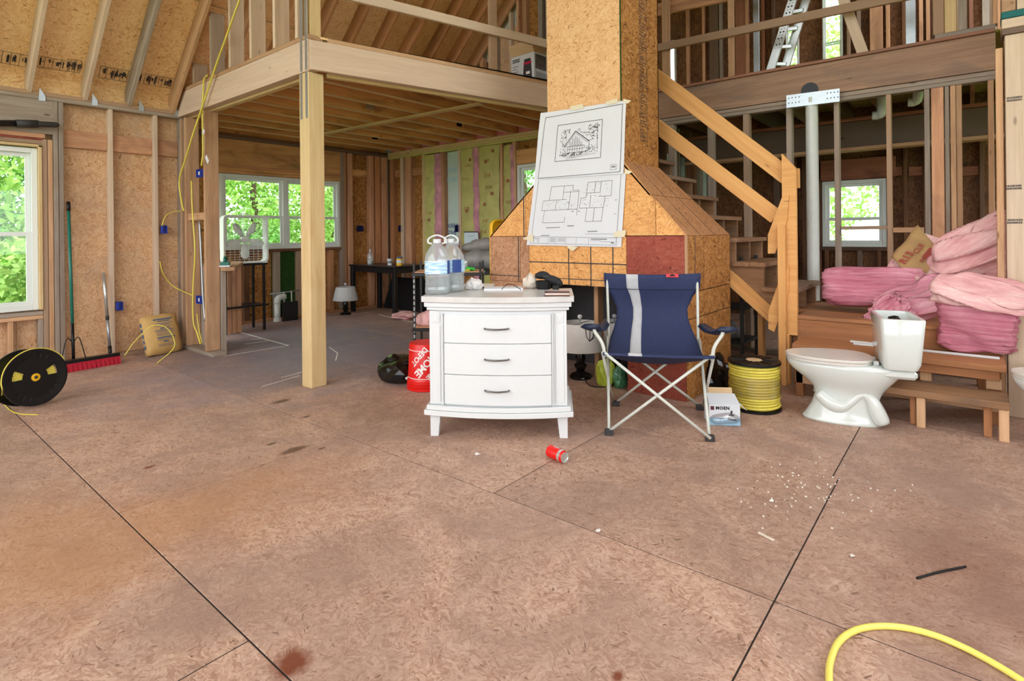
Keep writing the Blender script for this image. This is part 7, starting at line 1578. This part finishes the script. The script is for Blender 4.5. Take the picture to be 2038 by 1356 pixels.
a=onX(1718,108,XP+.25); b=onX(1672,-20,XP+.25); a=downto(a,b,ZJT+.03); o=board('prop_board',a,b+(b-a)*.6,.09,.036,M_PALE,None,side=(0,1,0)); tag(o,'pale board propped diagonally in the right loft','board')
# navy box in the left loft
elbox(onX(868,100,XI-.06),(0,-1,0),'navy wall box on a stud in the left loft',M_NAVYBOX,(.09,.12,.05))
# things stored under the stairs
for (x,y,r,m,lab,sd,sq) in ((5.6,1.9,.14,M_MAROON,'maroon bag stored under the stairs',90,(1,1,1.2)),(5.55,1.62,.13,M_GREYBAG,'grey plastic bundle under the stairs',91,(1.3,1,.8))):
    pass
sh=thing('under_stair_rack',(5.55,1.85,0),'dark metal rack with bags standing under the stairs','rack')
for x in (5.3,5.75):
    for y in (1.62,2.2): box('upright',x,x+.03,y,y+.03,0,1.0,M_DARK,sh)
for z in (.18,.5): box('shelf',5.3,5.78,1.62,2.23,z,z+.02,M_DARK,sh)
crumple('stored_bag',Vector((5.5,1.95,.521)),.15,M_MAROON,'maroon bag on the rack under the stairs','bag',90,(1,1,1.1),.4,3); crumple('stored_bag',Vector((5.5,1.85,.201)),.12,M_GREYBAG,'grey plastic bundle on the lower shelf under the stairs','bag',91,(1.2,1.2,.8),.4,3)
# ================================================================ TREES OUTSIDE THE WINDOWS
def tree(name,c,r,h,n,mat,label,seed,leaf=.06,group='trees outside the windows',low=0.0):
    rs=np.random.RandomState(seed); base=Vector((c[0],c[1],-.5)); root=thing(name,tuple(base),label,'tree',group=group)
    tube('trunk',[base,base+Vector((.1,0,h*.4)),base+Vector((.05,.1,h*.8))],[.14,.10,.04],M_BARK,root,8)
    u=rs.rand(n); th=rs.rand(n)*2*np.pi; ph=np.arccos(2*rs.rand(n)-1); rad=r*(.55+.45*u**.4)*(1+.25*np.sin(th*3+seed)*np.sin(ph*4))
    P=np.stack([rad*np.sin(ph)*np.cos(th),rad*np.sin(ph)*np.sin(th),(rad/r)*h*.5*np.cos(ph)],1)+np.array([c[0],c[1],-.5+h*.5+low])
    a=rs.randn(n,3); a/=np.linalg.norm(a,axis=1,keepdims=True); b=np.cross(a,rs.randn(n,3)); b/=np.linalg.norm(b,axis=1,keepdims=True); s=leaf*(.5+rs.rand(n,1))
    V=np.stack([P-a*s,P+b*s*.5,P+a*s,P-b*s*.5],1).reshape(-1,3); F=np.arange(4*n).reshape(-1,4)
    me=bpy.data.meshes.new('foliage'); me.from_pydata(V.tolist(),[],F.tolist()); o=fin('foliage',me,mat,None,root); tag(o,kind='stuff'); return root
tree('tree',(1.2,11.0),1.7,4.6,15000,M_LEAF,'bright leafy tree outside the left window',1)
tree('tree',(2.9,12.2),2.0,5.0,15000,M_LEAF2,'dark leafy tree outside between the left and kitchen windows',2)
tree('tree',(5.6,11.8),1.9,4.6,15000,M_LEAF,'bright leafy tree outside the left half of the kitchen window',3)
tree('tree',(8.2,13.0),2.2,5.2,15000,M_LEAF,'leafy tree outside the right half of the kitchen window',4)
tree('tree',(11.5,9.0),2.0,4.5,11000,M_LEAF2,'tree outside the window beside the pinned drawing',5)
tree('tree',(16.0,3.2),1.6,6.5,11000,M_LEAF,'tall tree seen through the narrow upper loft window',6,low=1.0)
tree('shrub',(1.7,8.9),.8,1.7,6000,M_LEAF,'low bright shrub outside the bottom of the left window',7,.05); tree('shrub',(4.6,9.8),1.1,1.8,6000,M_LEAF2,'low shrub outside the bottom of the kitchen window',8,.05)
